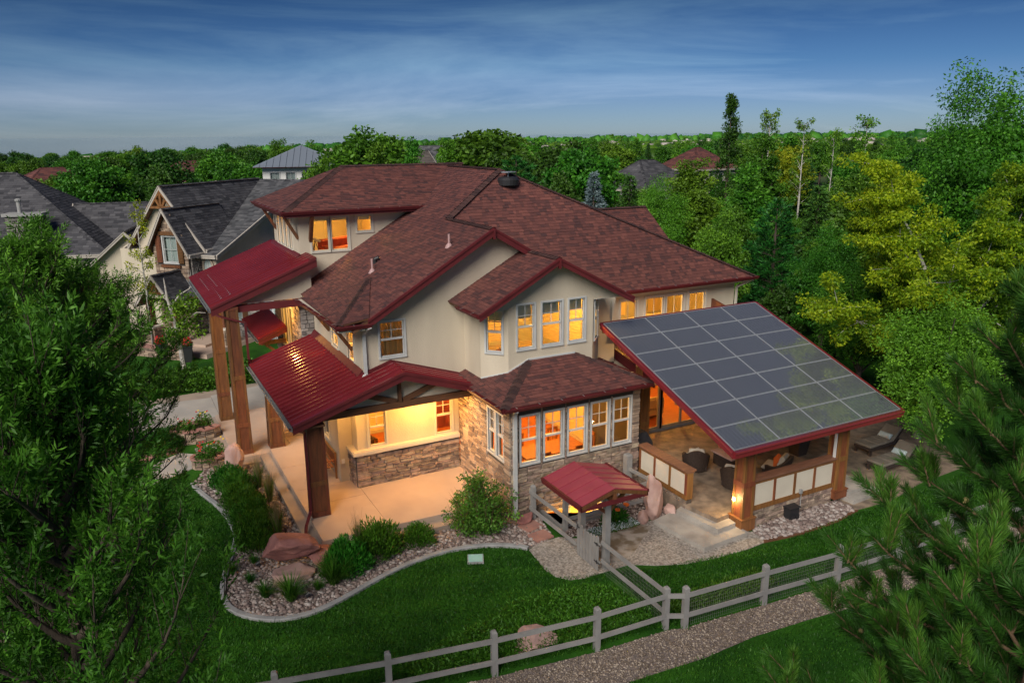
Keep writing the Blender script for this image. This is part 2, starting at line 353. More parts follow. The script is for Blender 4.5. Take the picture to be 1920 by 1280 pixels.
# ------------------------------------------------------------------ building helpers
def interp(pl, u):
    if not hasattr(pl, '__len__'): return pl
    if u <= pl[0][0]: return pl[0][1]
    for (a, za), (b, zb) in zip(pl, pl[1:]):
        if u <= b: return za+(zb-za)*(u-a)/(b-a) if b > a else zb
    return pl[-1][1]
class Wall:
    """Upright wall from plan point p0 to p1, its outer face on the right hand of that walk."""
    def __init__(s, p0, p1):
        s.o = Vector((*p0, 0)); e = Vector((*p1, 0))-s.o; s.len = e.length; s.u = e.normalized(); s.n = Vector((s.u.y, -s.u.x, 0))
    def pt(s, u, z, d=0.0):
        p = s.o+s.u*u+s.n*d; return (p.x, p.y, z)
    def slab(s, mb, u0, u1, z0, z1, d0, d1, tone=.5):
        mb.prism([s.pt(u0, z0, d1), s.pt(u1, z0, d1), s.pt(u1, z0, d0), s.pt(u0, z0, d0)], [s.pt(u0, z1, d1), s.pt(u1, z1, d1), s.pt(u1, z1, d0), s.pt(u0, z1, d0)], tone)
    def solid(s, name, mname, parent, bots, tops, holes=(), th=.16, d=0.0, **pr):
        br = {0.0, s.len}
        for q in (bots, tops):
            if hasattr(q, '__len__'): br |= {a for a, _ in q}
        for h in holes: br |= {h[0], h[1]}
        br = sorted(b for b in br if -1e-6 <= b <= s.len+1e-6); mb = MB()
        for a, b in zip(br, br[1:]):
            if b-a < 1e-4: continue
            mid = (a+b)/2; cuts = sorted((h[2], h[3]) for h in holes if h[0] < mid < h[1])
            e = 1e-5
            lo = (interp(bots, a+e), interp(bots, b-e)); hi = (interp(tops, a+e), interp(tops, b-e)); segs = []; cur = lo
            for z0, z1 in cuts:
                if z0 > max(cur)+1e-4: segs.append((cur, (z0, z0)))
                cur = (z1, z1)
            if min(hi) > min(cur)-1e-4 and max(hi) > max(cur)+1e-4: segs.append((cur, hi))
            for (za, zb), (ya, yb) in segs:
                mb.prism([s.pt(a, za, d), s.pt(b, zb, d), s.pt(b, zb, d-th), s.pt(a, za, d-th)], [s.pt(a, ya, d), s.pt(b, yb, d), s.pt(b, yb, d-th), s.pt(a, ya, d-th)])
        return mb.build(name, mname, parent, **pr)
def window(w, u0, u1, z0, z1, parent, style='hung', fr='white_frame', cas=.06, blind=None, glass='glass', grid=(2, 2)):
    """Casing (the part) with sash, glazing bars, panes and blind as its sub-parts."""
    mb = MB(); c = cas; D = .035
    w.slab(mb, u0-c, u1+c, z1, z1+c, -.13, D); w.slab(mb, u0-c, u1+c, z0-c, z0, -.13, D+.015)
    w.slab(mb, u0-c, u0, z0, z1, -.13, D); w.slab(mb, u1, u1+c, z0, z1, -.13, D)
    win = mb.build('window', fr, parent)
    sb = MB(); k = .04
    w.slab(sb, u0, u1, z0, z0+k, -.10, -.02); w.slab(sb, u0, u1, z1-k, z1, -.10, -.02)
    w.slab(sb, u0, u0+k, z0+k, z1-k, -.10, -.02); w.slab(sb, u1-k, u1, z0+k, z1-k, -.10, -.02)
    panes = [(u0+k, u1-k, z0+k, z1-k)]
    if style == 'hung':
        zm = (z0+z1)/2; w.slab(sb, u0+k, u1-k, zm-.03, zm+.03, -.10, .0)
        panes = [(u0+k, u1-k, z0+k, zm-.03), (u0+k, u1-k, zm+.03, z1-k)]
    elif style == 'pair':
        um = (u0+u1)/2; w.slab(sb, um-.035, um+.035, z0+k, z1-k, -.10, .0)
        panes = [(u0+k, um-.035, z0+k, z1-k), (um+.035, u1-k, z0+k, z1-k)]
    sb.build('sash', fr, win)
    a, b, zz0, zz1 = panes[-1]
    if grid:
        gb = MB()
        for i in range(1, grid[0]):
            t = a+(b-a)*i/grid[0]; w.slab(gb, t-.011, t+.011, zz0, zz1, -.075, -.045)
        for i in range(1, grid[1]):
            t = zz0+(zz1-zz0)*i/grid[1]; w.slab(gb, a, b, t-.011, t+.011, -.077, -.043)
        gb.build('glazing_bars', fr, win)
    for a, b, p, q in panes:
        pb = MB(); pb.face([w.pt(a, p, -.06), w.pt(b, p, -.06), w.pt(b, q, -.06), w.pt(a, q, -.06)]); pb.build('pane', glass, win)
    if blind:
        top, bm = blind; zc = z1-(z1-z0)*top
        if top:
            hb = MB(); w.slab(hb, u0+.02, u1-.02, zc, z1-.02, -.19, -.175); hb.build('shade', 'shade_grey', win)
        if bm:
            hb = MB(); z = z0+.05
            while z < z1-(z1-z0)*top:
                a0 = [w.pt(u0+.02, z, -.21), w.pt(u1-.02, z, -.21), w.pt(u1-.02, z+.028, -.165), w.pt(u0+.02, z+.028, -.165)]
                hb.face(a0); z += .052
            hb.build('blind', 'blind', win)
    return win
STONE_MESHES = []
def stone_meshes():
    g = random.Random(5)
    for k in range(10):
        mb = MB(); j = lambda s: g.uniform(-s, s)
        back = [(-.5, 0, -.5), (.5, 0, -.5), (.5, 0, .5), (-.5, 0, .5)]
        fr = [(-.47+j(.05), -1+j(.25), -.42+j(.10)), (0+j(.2), -1.1+j(.3), -.45+j(.06)), (.47+j(.05), -1+j(.25), -.42+j(.10)),
              (.47+j(.05), -.9+j(.25), .42+j(.10)), (0+j(.2), -1.1+j(.3), .45+j(.06)), (-.47+j(.05), -.95+j(.25), .42+j(.10))]
        v = back+fr; mb.v = v
        mb.f = [(4, 5, 8, 9), (5, 6, 7, 8), (0, 1, 6, 5, 4), (1, 2, 7, 6), (2, 3, 9, 8, 7), (3, 0, 4, 9)]; mb.t = [.5]*6
        STONE_MESHES.append(mb.mesh('stone', 'stone'))
def stone_rects(L, zlo, zhi, holes, hmin=.06, hmax=.16, lmin=.18, lmax=.6, seed=1):
    """Ledgestone courses over a wall face: lists (u0, u1, z0, z1), jumping over the openings."""
    g = random.Random(seed); out = []; z = zlo
    while z < zhi-.02:
        h = min(g.uniform(hmin, hmax), zhi-z)
        if zhi-z-h < hmin*.7: h = zhi-z
        iv = [(0.0, L)]
        for (a, b, p, q) in holes:
            if q > z+.01 and p < z+h-.01:
                nv = []
                for (s, e) in iv:
                    if a > s: nv.append((s, min(a, e)))
                    if b < e: nv.append((max(b, s), e))
                iv = [(s, e) for s, e in nv if e-s > .03]
        for (s, e) in iv:
            u = s
            while u < e-.01:
                l = g.uniform(lmin, lmax)*(1.0 if h > .09 else 1.15)
                if e-u-l < lmin: l = e-u
                if l > lmax*1.6: l = l/2
                if h > .115 and g.random() < .35:      # split a tall course into two thin stones
                    q = h*g.uniform(.4, .6); out.append((u, u+l, z, z+q)); out.append((u, u+l, z+q, z+h))
                else: out.append((u, u+l, z, z+h))
                u += l
        z += h
    return out
def stone_face(w, rects, parent, single, seed=3, loose='stone_loose', u_off=0.0, depth=.06):
    """Stones of a wall face: each an object of its own (single) or all of them one joined part."""
    g = random.Random(seed)
    if single:
        base = wloc(parent); rot = math.atan2(w.u.y, w.u.x)
        for (a, b, p, q) in rects:
            o = bpy.data.objects.new('stone', g.choice(STONE_MESHES))
            c = Vector(w.pt((a+b)/2+u_off, (p+q)/2, 0))-base
            o.location = c; o.rotation_euler = (0, 0, rot); o.scale = (b-a-.012, depth*g.uniform(.6, 1.3), q-p-.010)
            link(o, parent)
    else:
        mb = MB()
        for (a, b, p, q) in rects:
            a += u_off+.006; b += u_off-.006; p += .005; q -= .005; d = depth*g.uniform(.5, 1.3); j = lambda s: g.uniform(0, s)
            bk = [w.pt(a, p), w.pt(b, p), w.pt(b, q), w.pt(a, q)]
            fr = [w.pt(a+j(.03), p+j(.02), d*g.uniform(.7, 1)), w.pt(b-j(.03), p+j(.02), d*g.uniform(.7, 1)), w.pt(b-j(.03), q-j(.02), d*g.uniform(.7, 1)), w.pt(a+j(.03), q-j(.02), d)]
            mb.prism(bk, fr, g.random())
        mb.build('stones', loose, parent, kind='stuff')
def clip(poly, a, b, inside_left=True):
    """Sutherland-Hodgman against one edge a->b, keeping its left side (2-D)."""
    out = []; n = len(poly); ex, ey = b[0]-a[0], b[1]-a[1]
    sd = [ex*(p[1]-a[1])-ey*(p[0]-a[0]) for p in poly]
    for i in range(n):
        p, q, s, t = poly[i], poly[(i+1) % n], sd[i], sd[(i+1) % n]
        if s >= 0: out.append(p)
        if (s >= 0) != (t >= 0):
            k = s/(s-t); out.append((p[0]+(q[0]-p[0])*k, p[1]+(q[1]-p[1])*k))
    return out
def shingles(name, poly, parent, mname='shingle_red', expo=.135, deck='beam_wood', th=.10, width=.21, dark=None, seed=0, lift=.016):
    """Roof face: a deck slab and lapped shingle tabs, each tab a wedge with its own tone, cut to the face's outline."""
    g = random.Random(seed or hash(name) % 999); P = [Vector(p) for p in poly]
    n = (P[1]-P[0]).cross(P[2]-P[0]).normalized()
    if n.z < 0: P.reverse(); n = -n
    e = Vector((0, 0, 1)).cross(n).normalized(); s = n.cross(e).normalized()   # e along the eave, s up the slope
    o = P[0]
    uv = [((p-o).dot(e), (p-o).dot(s)) for p in P]
    area = sum(uv[i][0]*uv[(i+1) % len(uv)][1]-uv[(i+1) % len(uv)][0]*uv[i][1] for i in range(len(uv)))
    if area < 0: uv.reverse(); P.reverse()
    db = MB(); db.prism([p-n*th for p in P], [p-n*.004 for p in P]); dk = db.build(name, deck, parent)
    mb = MB(); us = [a for a, _ in uv]; vs = [b for _, b in uv]
    v0, v1, u0, u1 = min(vs), max(vs), min(us), max(us)
    row = 0; v = v0
    while v < v1:
        u = u0-g.uniform(0, width)
        band = g.uniform(-.05, .05)
        while u < u1:
            wd = width*g.choice((.55, .8, 1.0, 1.25)); tn = min(1, max(0, g.choice((.12, .35, .5, .6, .8))+g.uniform(-.14, .14)+band))
            vb = v-g.choice((0, 0, .012, .02))
            q = [(u, vb), (u+wd-.006, vb), (u+wd-.006, v+expo), (u, v+expo)]
            for i in range(len(uv)):
                q = clip(q, uv[i], uv[(i+1) % len(uv)])
                if len(q) < 3: break
            if len(q) >= 3:
                L = lift*g.uniform(.8, 1.25)
                top = [o+e*a+s*b+n*(L*(1-(b-v)/expo*.85)) for a, b in q]
                mb.face(top, tn)
                lo = [i for i in range(len(q)) if q[i][1] < v+.006 and q[(i+1) % len(q)][1] < v+.006]
                for i in lo:
                    j = (i+1) % len(q); mb.face([o+e*q[i][0]+s*q[i][1], o+e*q[j][0]+s*q[j][1], top[j], top[i]], tn*.8)
            u += wd
        v += expo; row += 1
    mb.build('shingles', mname, dk, kind='stuff')
    return dk
def ridge_cap(a, b, parent, mname='shingle_cap', w=.30, seed=1, up=None):
    """Lapped cap shingles along a hip or ridge."""
    g = random.Random(seed); a, b = Vector(a), Vector(b); d = (b-a); L = d.length; d.normalize()
    sd = d.cross(Vector((0, 0, 1))).normalized(); u = sd.cross(d).normalized(); mb = MB(); t = 0
    while t < L:
        t2 = min(t+.2, L); k = .055; k2 = .03
        p, q = a+d*(t-.02), a+d*t2; tn = g.random()
        for sg in (-1, 1):
            f = [p+u*k, p+sd*sg*w*.5+u*(k-w*.22), q+sd*sg*w*.5+u*(k2-w*.22), q+u*k2]
            mb.face(f if sg < 0 else f[::-1], tn)
        t += .2
    return mb.build('ridge_cap', mname, parent)
def seam_roof(name, poly, pitch_dir, parent, mname='metal_roof', step=.34, seam=.085, th=.05, single=True):
    """Standing-seam face: pans side by side, each with its upright seam, running up the slope."""
    P = [Vector(p) for p in poly]; n = (P[1]-P[0]).cross(P[2]-P[0]).normalized()
    if n.z < 0: P.reverse(); n = -n
    e = Vector((0, 0, 1)).cross(n).normalized(); s = n.cross(e).normalized(); o = P[0]
    uv = [((p-o).dot(e), (p-o).dot(s)) for p in P]
    db = MB(); db.prism([p-n*th for p in P], [p-n*.006 for p in P]); dk = db.build(name, 'maroon', parent)
    u0, u1 = min(a for a, _ in uv), max(a for a, _ in uv); k = max(1, round((u1-u0)/step)); st = (u1-u0)/k
    v0, v1 = min(b for _, b in uv)-1, max(b for _, b in uv)+1
    for i in range(k):
        a = u0+st*i; mb = MB()
        def cut(q):
            for j in range(len(uv)):
                q = clip(q, uv[j], uv[(j+1) % len(uv)])
                if len(q) < 3: return None
            return q
        for (p, r, h) in ((a+.024, a+st-.02, .004), (a-.022, a+.025, seam)):
            q = cut([(p, v0), (r, v0), (r, v1), (p, v1)])
            if q: mb.prism([o+e*x+s*y-n*.004 for x, y in q], [o+e*x+s*y+n*h for x, y in q])
        if mb.f: mb.build('roof_pan', mname, dk)
    return dk
def gutter(a, b, parent, mname='maroon', h=.13, w=.12, out=(0, -1, 0)):
    """K-profile trough hung on an eave from a to b, open at the top."""
    a, b, out = Vector(a), Vector(b), Vector(out).normalized(); z = Vector((0, 0, 1)); mb = MB()
    pr = [(0, 0), (0, -h), (w*.55, -h), (w*.8, -h*.45), (w, -h*.3), (w, 0), (w-.012, 0), (w-.012, -h*.25), (w*.5, -h+.015), (.012, -h+.015), (.012, 0)]
    mb.prism([a+out*x+z*y for x, y in pr], [b+out*x+z*y for x, y in pr])
    g = mb.build('gutter', mname, parent)
    st = MB(); n = max(1, int((b-a).length/.75))
    for i in range(n):
        p = a+(b-a)*((i+.5)/n); st.bar(p+z*.004, p+out*w+z*.004, .02, .008)
    st.build('gutter_straps', 'flashing', g)
    return g
def fascia(a, b, parent, h=.24, t=.045, mname='maroon', out=(0, -1, 0), drop=0.0, name='fascia'):
    a, b, out = Vector(a), Vector(b), Vector(out).normalized(); mb = MB(); z = Vector((0, 0, 1))
    q = [(0, -drop), (t, -drop), (t, -drop-h), (0, -drop-h)]
    mb.prism([a+out*x+z*y for x, y in q], [b+out*x+z*y for x, y in q])
    q = [(0, -drop+.03), (t+.03, -drop+.03), (t+.03, -drop-.05), (0, -drop-.05)]
    mb.prism([a+out*x+z*y for x, y in q], [b+out*x+z*y for x, y in q])
    return mb.build(name, mname, parent)
def downspout(pts, parent, mname='white_frame', r=.045):
    mb = MB()
    for a, b in zip(pts, pts[1:]): mb.bar(a, b, r*2, r*1.6, up=(0, 1, .01) if abs(a[2]-b[2]) > .3 else (0, 0, 1))
    return mb.build('downspout', mname, parent)
def room(x0, x1, y0, y1, z0, z1, parent, skip='', wm='room_wall', fm='room_floor'):
    """Inside of a room: lining faces looking inwards, floor apart; skip names the sides left to the outer walls (f, l, r, b)."""
    mb = MB()
    if 'f' not in skip: mb.face([(x0, y0, z0), (x0, y0, z1), (x1, y0, z1), (x1, y0, z0)])
    if 'b' not in skip: mb.face([(x0, y1, z0), (x1, y1, z0), (x1, y1, z1), (x0, y1, z1)])
    if 'l' not in skip: mb.face([(x0, y0, z0), (x0, y1, z0), (x0, y1, z1), (x0, y0, z1)])
    if 'r' not in skip: mb.face([(x1, y0, z0), (x1, y0, z1), (x1, y1, z1), (x1, y1, z0)])
    mb.face([(x0, y0, z1), (x0, y1, z1), (x1, y1, z1), (x1, y0, z1)])
    rm = mb.build('room_lining', wm, parent)
    fb = MB(); fb.face([(x0, y0, z0), (x1, y0, z0), (x1, y1, z0), (x0, y1, z0)]); fb.build('room_floor', fm, rm)
    tb = MB()
    if 'b' not in skip: tb.box(x0, y1-.03, z0, x1, y1-.005, z0+.14)
    if 'l' not in skip: tb.box(x0+.005, y0, z0, x0+.03, y1-.03, z0+.14)
    if 'r' not in skip: tb.box(x1-.03, y0, z0, x1-.005, y1-.03, z0+.14)
    if tb.f: tb.build('skirting', 'cream_frame', rm)
    return rm
def lamp(loc, watts, parent, col=(1.0, .62, .24), r=.16, rad=.12, shape='dome'):
    """Ceiling lamp: glowing dome under a rim, with its light."""
    mb = MB(); mb.lathe(loc, [(r*.2, -.13), (r*.75, -.09), (r, -.02)], 12); lm = mb.build('ceiling_lamp', 'lamp_glow', parent)
    rb = MB(); rb.lathe(loc, [(r*1.08, -.02), (r*1.08, 0), (r*.4, .03)], 12); rb.build('lamp_rim', 'black_iron', lm)
    ld = bpy.data.lights.new('lamp_light', 'POINT'); ld.energy = watts; ld.color = col; ld.shadow_soft_size = rad
    lo = bpy.data.objects.new('lamp_light', ld); lo.location = Vector(loc)-wloc(lm)+Vector((0, 0, -.22)); COL.objects.link(lo); lo.parent = lm
    return lm
stone_meshes()
# ================================================================== ground and hard surfaces
CX, CY = -10.28, -19.82
def drop(h):   # how far the land falls away in each compass direction (degrees below level)
    return float(np.interp(h, [-180, -90, -30, -6, 4, 15, 29, 45, 75, 180], [.6, 1.4, 1.75, 1.55, 1.15, .62, .32, .15, .08, .3]))
def ground_z(x, y):
    r = math.hypot(x, y); h = math.degrees(math.atan2(x-CX, y-CY))
    return -max(0.0, r-180)*math.tan(R(drop(h)))*min(1, max(0, r-180)/400)
def ground():
    a = [-14000, -10000, -7000, -5000, -3600, -2600, -1900, -1400, -1000, -720, -520, -380, -280, -210, -150, -100, -60, -30]
    b = [30, 60, 100, 150, 210, 280, 380, 520, 720, 1000, 1400, 1900, 2600, 3600, 5000, 7000, 10000, 14000]
    xs = a+[-8.0, 1.1, 3.25, 12.0]+b; ys = a+[-12.0, -1.15, .1, 14.0]+b
    v = [(x, y, ground_z(x, y)) for y in ys for x in xs]; n = len(xs); f = []
    for j in range(len(ys)-1):
        for i in range(n-1):
            if xs[i] == 1.1 and ys[j] == -1.15: continue      # the window well
            k = j*n+i; f.append((k, k+1, k+n+1, k+n))
    mt = mat('ground_cover', (.014, .068, .005), (.032, .125, .008), .8, .95, .9, 70, detail=6, spec=.15)
    n_, l_ = mt.node_tree.nodes, mt.node_tree.links; p = n_['Principled BSDF']
    near = p.inputs['Base Color'].links[0].from_socket
    geo = n_.new('ShaderNodeNewGeometry'); ln = n_.new('ShaderNodeVectorMath'); ln.operation = 'LENGTH'; l_.new(geo.outputs['Position'], ln.inputs[0])
    mr = n_.new('ShaderNodeMapRange'); mr.inputs['From Min'].default_value = 40; mr.inputs['From Max'].default_value = 300; l_.new(ln.outputs['Value'], mr.inputs['Value'])
    fn = n_.new('ShaderNodeTexNoise'); fn.inputs['Scale'].default_value = .006; fn.inputs['Detail'].default_value = 9; fn.inputs['Roughness'].default_value = .7; l_.new(geo.outputs['Position'], fn.inputs['Vector'])
    fr = n_.new('ShaderNodeValToRGB'); fr.color_ramp.elements[0].position = .4; fr.color_ramp.elements[1].position = .62
    fr.color_ramp.elements[0].color = (.028, .055, .022, 1); fr.color_ramp.elements[1].color = (.10, .095, .06, 1); l_.new(fn.outputs[0], fr.inputs[0])
    mx_ = n_.new('ShaderNodeMix'); mx_.data_type = 'RGBA'; l_.new(mr.outputs[0], mx_.inputs['Factor']); l_.new(near, mx_.inputs['A']); l_.new(fr.outputs[0], mx_.inputs['B'])
    l_.new(mx_.outputs['Result'], p.inputs['Base Color'])
    me = bpy.data.meshes.new('ground'); me.from_pydata(v, [], f); me.materials.append(mt)
    link(bpy.data.objects.new('ground', me), None, kind='structure')
ground()
def sheet(name, poly, z, mname, h=None, parent=None, kind='structure'):
    mb = MB()
    if h is None: mb.face([(x, y, z) for x, y in poly])
    else: mb.prism([(x, y, z-h) for x, y in poly], [(x, y, z) for x, y in poly])
    return mb.build(name, mname, parent, kind=kind if parent is None else None)
def ccw(p): return p if sum(p[i][0]*p[(i+1) % len(p)][1]-p[(i+1) % len(p)][0]*p[i][1] for i in range(len(p))) > 0 else p[::-1]
# porch floor: ledge, then slabs with open joints
pf = sheet('porch_floor', ccw([(-6.12, .48), (-.02, .28), (-.02, 3.9), (-3.72, 3.9), (-4.0, 9.6), (-6.12, 9.0)]), .17, 'step_concrete', .25)
g_ = .006
for poly in ([(-5.74, .88), (-3.72-g_, .83), (-3.72-g_, 3.3), (-5.74, 3.3)], [(-3.72+g_, .83), (-.03, .72), (-.03, 3.86), (-3.72+g_, 3.86)],
             [(-5.74, 3.3+g_*2), (-3.72-g_, 3.3+g_*2), (-3.72-g_, 4.60), (-5.74, 4.60)], [(-5.74, 4.60+g_*2), (-4.16, 4.60+g_*2), (-4.16, 6.7), (-5.74, 6.7)],
             [(-5.74, 6.7+g_*2), (-4.16, 6.7+g_*2), (-4.16, 8.74), (-5.74, 8.74)]):
    sheet('slab', ccw(poly), .34, 'porch_concrete', .165, pf)
pt = sheet('portico_floor', ccw([(-7.42, 8.30), (-6.13, 8.30), (-6.13, 8.74), (-4.06, 8.76), (-4.06, 14.2), (-7.42, 14.2)]), .09, 'step_concrete', .2)
for poly in ([(-7.02, 8.72), (-4.9, 8.77), (-4.9, 11.2), (-7.02, 11.2)], [(-7.02, 11.2+g_*2), (-4.9, 11.2+g_*2), (-4.9, 14.1), (-7.02, 14.1)], [(-4.9+g_*2, 8.77), (-4.07, 8.77), (-4.07, 14.1), (-4.9+g_*2, 14.1)]):
    sheet('slab', ccw(poly), .20, 'porch_concrete', .105, pt)
sheet('entry_step', [(-5.15, 10.0), (-4.06, 10.0), (-4.06, 13.0), (-5.15, 13.0)], .38, 'porch_concrete', .17)
# driveway slabs and front walk
dv_ = sheet('driveway', [(-40, 13.3), (-7.45, 13.3), (-4.1, 14.3), (-3.9, 14.3), (-3.9, 18.6), (-8.2, 18.3), (-40, 17.2)], .008, 'step_concrete', .1)
for i, x0 in enumerate((-32, -28.4, -24.8, -21.2, -17.6, -14, -10.4, -6.8)):
    for j, (y0, y1) in enumerate(((13.4, 15.55), (15.57, 17.2))):
        if x0 == -6.8: y0 = max(y0, 14.4)
        sheet('slab', [(x0, y0), (x0+(2.85 if x0 == -6.8 else 3.58), y0), (x0+(2.85 if x0 == -6.8 else 3.58), y1+(.9 if (j and x0 == -6.8) else 0)), (x0, y1+(.3 if j and x0 > -12 else 0))], .028+.0015*(i % 2), 'drive_concrete', .03, dv_)
wk_ = sheet('front_walk', ccw([(-8.0, 9.3), (-8.15, 10.3), (-8.75, 10.8), (-13.5, 7.6), (-13.2, 6.4), (-8.6, 8.95)]), .03, 'drive_concrete', .05)
sheet('walk_landing', ccw([(-8.05, 9.25), (-7.42, 9.6), (-7.42, 11.3), (-8.2, 10.9)]), .06, 'stamped_pale', .08)
for k in range(4):
    sheet('flagstone', ccw([(-9.2-.62*k, 11.35-.14*k), (-8.62-.62*k, 11.45-.14*k), (-8.7-.62*k, 10.95-.2*k), (-9.25-.62*k, 10.75-.2*k)]), .05, 'flagstone', .06, wk_)
# planting bed with river rock inside a concrete kerb
KERB = [(-8.62, 7.6), (-8.58, 7.25), (-8.38, 6.42), (-8.08, 5.37), (-7.90, 4.21), (-7.88, 3.05), (-8.05, 2.25), (-8.42, 1.14), (-8.66, .07), (-8.62, -.78), (-8.21, -1.47), (-7.55, -1.93), (-6.74, -2.02), (-5.82, -1.75), (-4.96, -1.38), (-3.90, -1.02), (-2.69, -.86), (-1.60, -1.06), (-.77, -1.50), (-.42, -1.86)]
def smooth_path(p, k=6):
    out = []; P = [Vector((*q, 0)) for q in p]
    for i in range(len(P)-1):
        p0, p1, p2, p3 = P[max(i-1, 0)], P[i], P[i+1], P[min(i+2, len(P)-1)]
        for j in range(k):
            t = j/k; out.append(.5*((2*p1)+(-p0+p2)*t+(2*p0-5*p1+4*p2-p3)*t*t+(-p0+3*p1-3*p2+p3)*t**3))
    return out+[P[-1]]
KS = smooth_path(KERB)
BED = [(p.x, p.y) for p in KS]+[(.55, -1.62), (.80, -.55), (.80, -.02), (-.02, -.02), (-.02, .25), (-6.13, .46), (-6.13, 8.28), (-7.43, 8.28), (-7.5, 8.9), (-8.0, 8.9)]
sheet('gravel_bed', ccw(BED), .012, 'gravel_bed')
kerb = bpy.data.objects.new('kerb', None); link(kerb, None, kind='structure')
def kerb_piece(pts, w=.16, h=.085):
    mb = MB(); n = len(pts)
    rings = []
    for i, p in enumerate(pts):
        d = (pts[min(i+1, n-1)]-pts[max(i-1, 0)]).normalized(); s = Vector((d.y, -d.x, 0))
        rings.append([p+s*w/2+Vector((0, 0, -.03)), p+s*w/2+Vector((0, 0, h*.8)), p+s*w*.38+Vector((0, 0, h)), p-s*w*.38+Vector((0, 0, h)), p-s*w/2+Vector((0, 0, h*.8)), p-s*w/2+Vector((0, 0, -.03))])
    for a, b in zip(rings, rings[1:]):
        for k in range(5): mb.face([a[k], b[k], b[k+1], a[k+1]])
    mb.face(rings[0]); mb.face(rings[-1][::-1])
    return mb
acc = [KS[0]]; L_ = 0
for a, b in zip(KS, KS[1:]):
    L_ += (b-a).length; acc.append(b)
    if L_ > .95:
        e = acc[-1]-(acc[-1]-acc[-2]).normalized()*.006; kerb_piece(acc[:-1]+[e]).build('kerb_section', 'kerb_concrete', kerb); acc = [b]; L_ = 0
if len(acc) > 1: kerb_piece(acc).build('kerb_section', 'kerb_concrete', kerb)
# exposed-aggregate path through the gate, patio steps, patio and terrace
PATH = [(-.42, -1.92), (-.55, -3.1), (-.47, -3.5), (-.2, -3.84), (.2, -3.95), (.8, -3.95), (1.69, -3.96), (2.32, -4.36), (3.1, -4.7), (4.06, -4.86), (5.2, -4.92), (6.1, -4.85), (6.5, -4.52), (5.75, -4.0), (5.3, -3.0), (4.2, -2.3), (3.3, -2.05), (2.1, -1.85), (1.25, -2.1), (.75, -1.7), (.0, -1.72)]
sheet('gate_path', ccw(PATH), .024, 'aggregate', .05)
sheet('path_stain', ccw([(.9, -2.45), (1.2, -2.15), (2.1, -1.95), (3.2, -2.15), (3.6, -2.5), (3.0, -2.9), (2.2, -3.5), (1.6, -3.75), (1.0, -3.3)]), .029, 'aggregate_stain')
sheet('patio_step', ccw([(3.72, -2.42), (3.98, -4.46), (5.75, -4.36), (5.7, -3.3), (4.8, -2.2)]), .165, 'stamped_pale', .2)
sheet('patio_step', ccw([(4.62, -2.42), (4.88, -4.02), (5.62, -3.96), (5.7, -3.0), (4.9, -2.3)]), .31, 'stamped_pale', .2)
sheet('patio_floor', ccw([(4.87, -2.40), (5.12, -3.70), (5.72, -3.62), (10.15, -3.72), (10.2, -2.0), (13.2, -1.6), (13.2, 2.92), (4.87, 2.92)]), .45, 'patio_stamped', .5)
sheet('patio_step', ccw([(10.2, -4.15), (11.0, -4.1), (11.0, -1.7), (10.1, -1.8)]), .31, 'stamped_pale', .35)
sheet('patio_step', ccw([(10.2, -4.5), (11.7, -4.4), (11.7, -1.6), (10.1, -1.7)]), .17, 'stamped_pale', .2)
sheet('terrace', ccw([(9.9, -4.75), (11.6, -4.85), (13.6, -4.45), (16.5, -4.3), (18.5, -1), (18.3, 3.2), (13.2, 3.2), (13.1, -1.6), (10.2, -1.8)]), .045, 'patio_stamped', .08)
FBED = [(6.0, -4.75), (7.2, -4.95), (8.8, -4.95), (10.0, -4.72), (10.0, -4.0), (6.2, -4.05)]
sheet('rock_bed', ccw(FBED), .014, 'gravel_bed')
sheet('bed_edging', ccw([(5.9, -4.88), (7.2, -5.06), (8.8, -5.06), (10.05, -4.82), (10.05, -4.70), (8.8, -4.93), (7.2, -4.93), (6.0, -4.75)]), .03, 'beam_wood', .05)
SBED = [(.95, -.05), (1.0, -1.9), (2.1, -1.75), (3.4, -2.0), (4.5, -2.35), (4.84, -2.2), (4.84, -.02), (3.35, -.02), (3.35, -1.25), (.98, -1.25)]
sheet('flower_bed', ccw(SBED), .010, 'mulch')
STRIP = [(-10.6, -4.95), (-8.3, -5.48), (-6.0, -5.98), (-3.7, -6.40), (-1.2, -6.74), (.7, -6.86), (1.2, -7.0), (3.6, -7.2), (6.0, -7.4), (8.5, -7.5), (13.5, -7.56), (20, -7.4), (20, -8.9), (13.0, -8.8), (9.3, -8.4), (7.4, -8.5), (5.5, -8.35), (4.2, -8.2), (2.4, -8.05), (.8, -8.1), (-.7, -7.98), (-2.3, -7.9), (-4, -8.0), (-6, -7.7), (-10.6, -6.9)]
sheet('gravel_path', ccw(STRIP), .010, 'gravel_bed')
# window well: timber rim, corrugated liner, added fill light and bulb standing in for the basement window's glow
ww = thing('window_well', 'timber-edged window well glowing yellow beside the stone wall', 'window well', (2.15, -.6, 0))
mb = MB()
xs_ = [1.15+.0*k for k in range(1)]
pts = [(1.14, -.02)]+[(1.14+.02*(k % 2), -.02-k*.09) for k in range(1, 12)]+[(1.2+k*.09, -1.08-.03*(k % 2)) for k in range(0, 22)]+[(3.18-.02*(k % 2), -1.0+k*.09) for k in range(0, 11)]+[(3.18, -.02)]
for (a, b), (c, d) in zip(pts, pts[1:]): mb.face([(a, b, -1.4), (c, d, -1.4), (c, d, .02), (a, b, .02)])
mb.build('liner', 'panel_cream', ww); mb = MB(); mb.face([(1.1, -1.15, -1.38), (3.25, -1.15, -1.38), (3.25, .05, -1.38), (1.1, .05, -1.38)]); mb.build('well_floor', 'gravel_bed', ww)
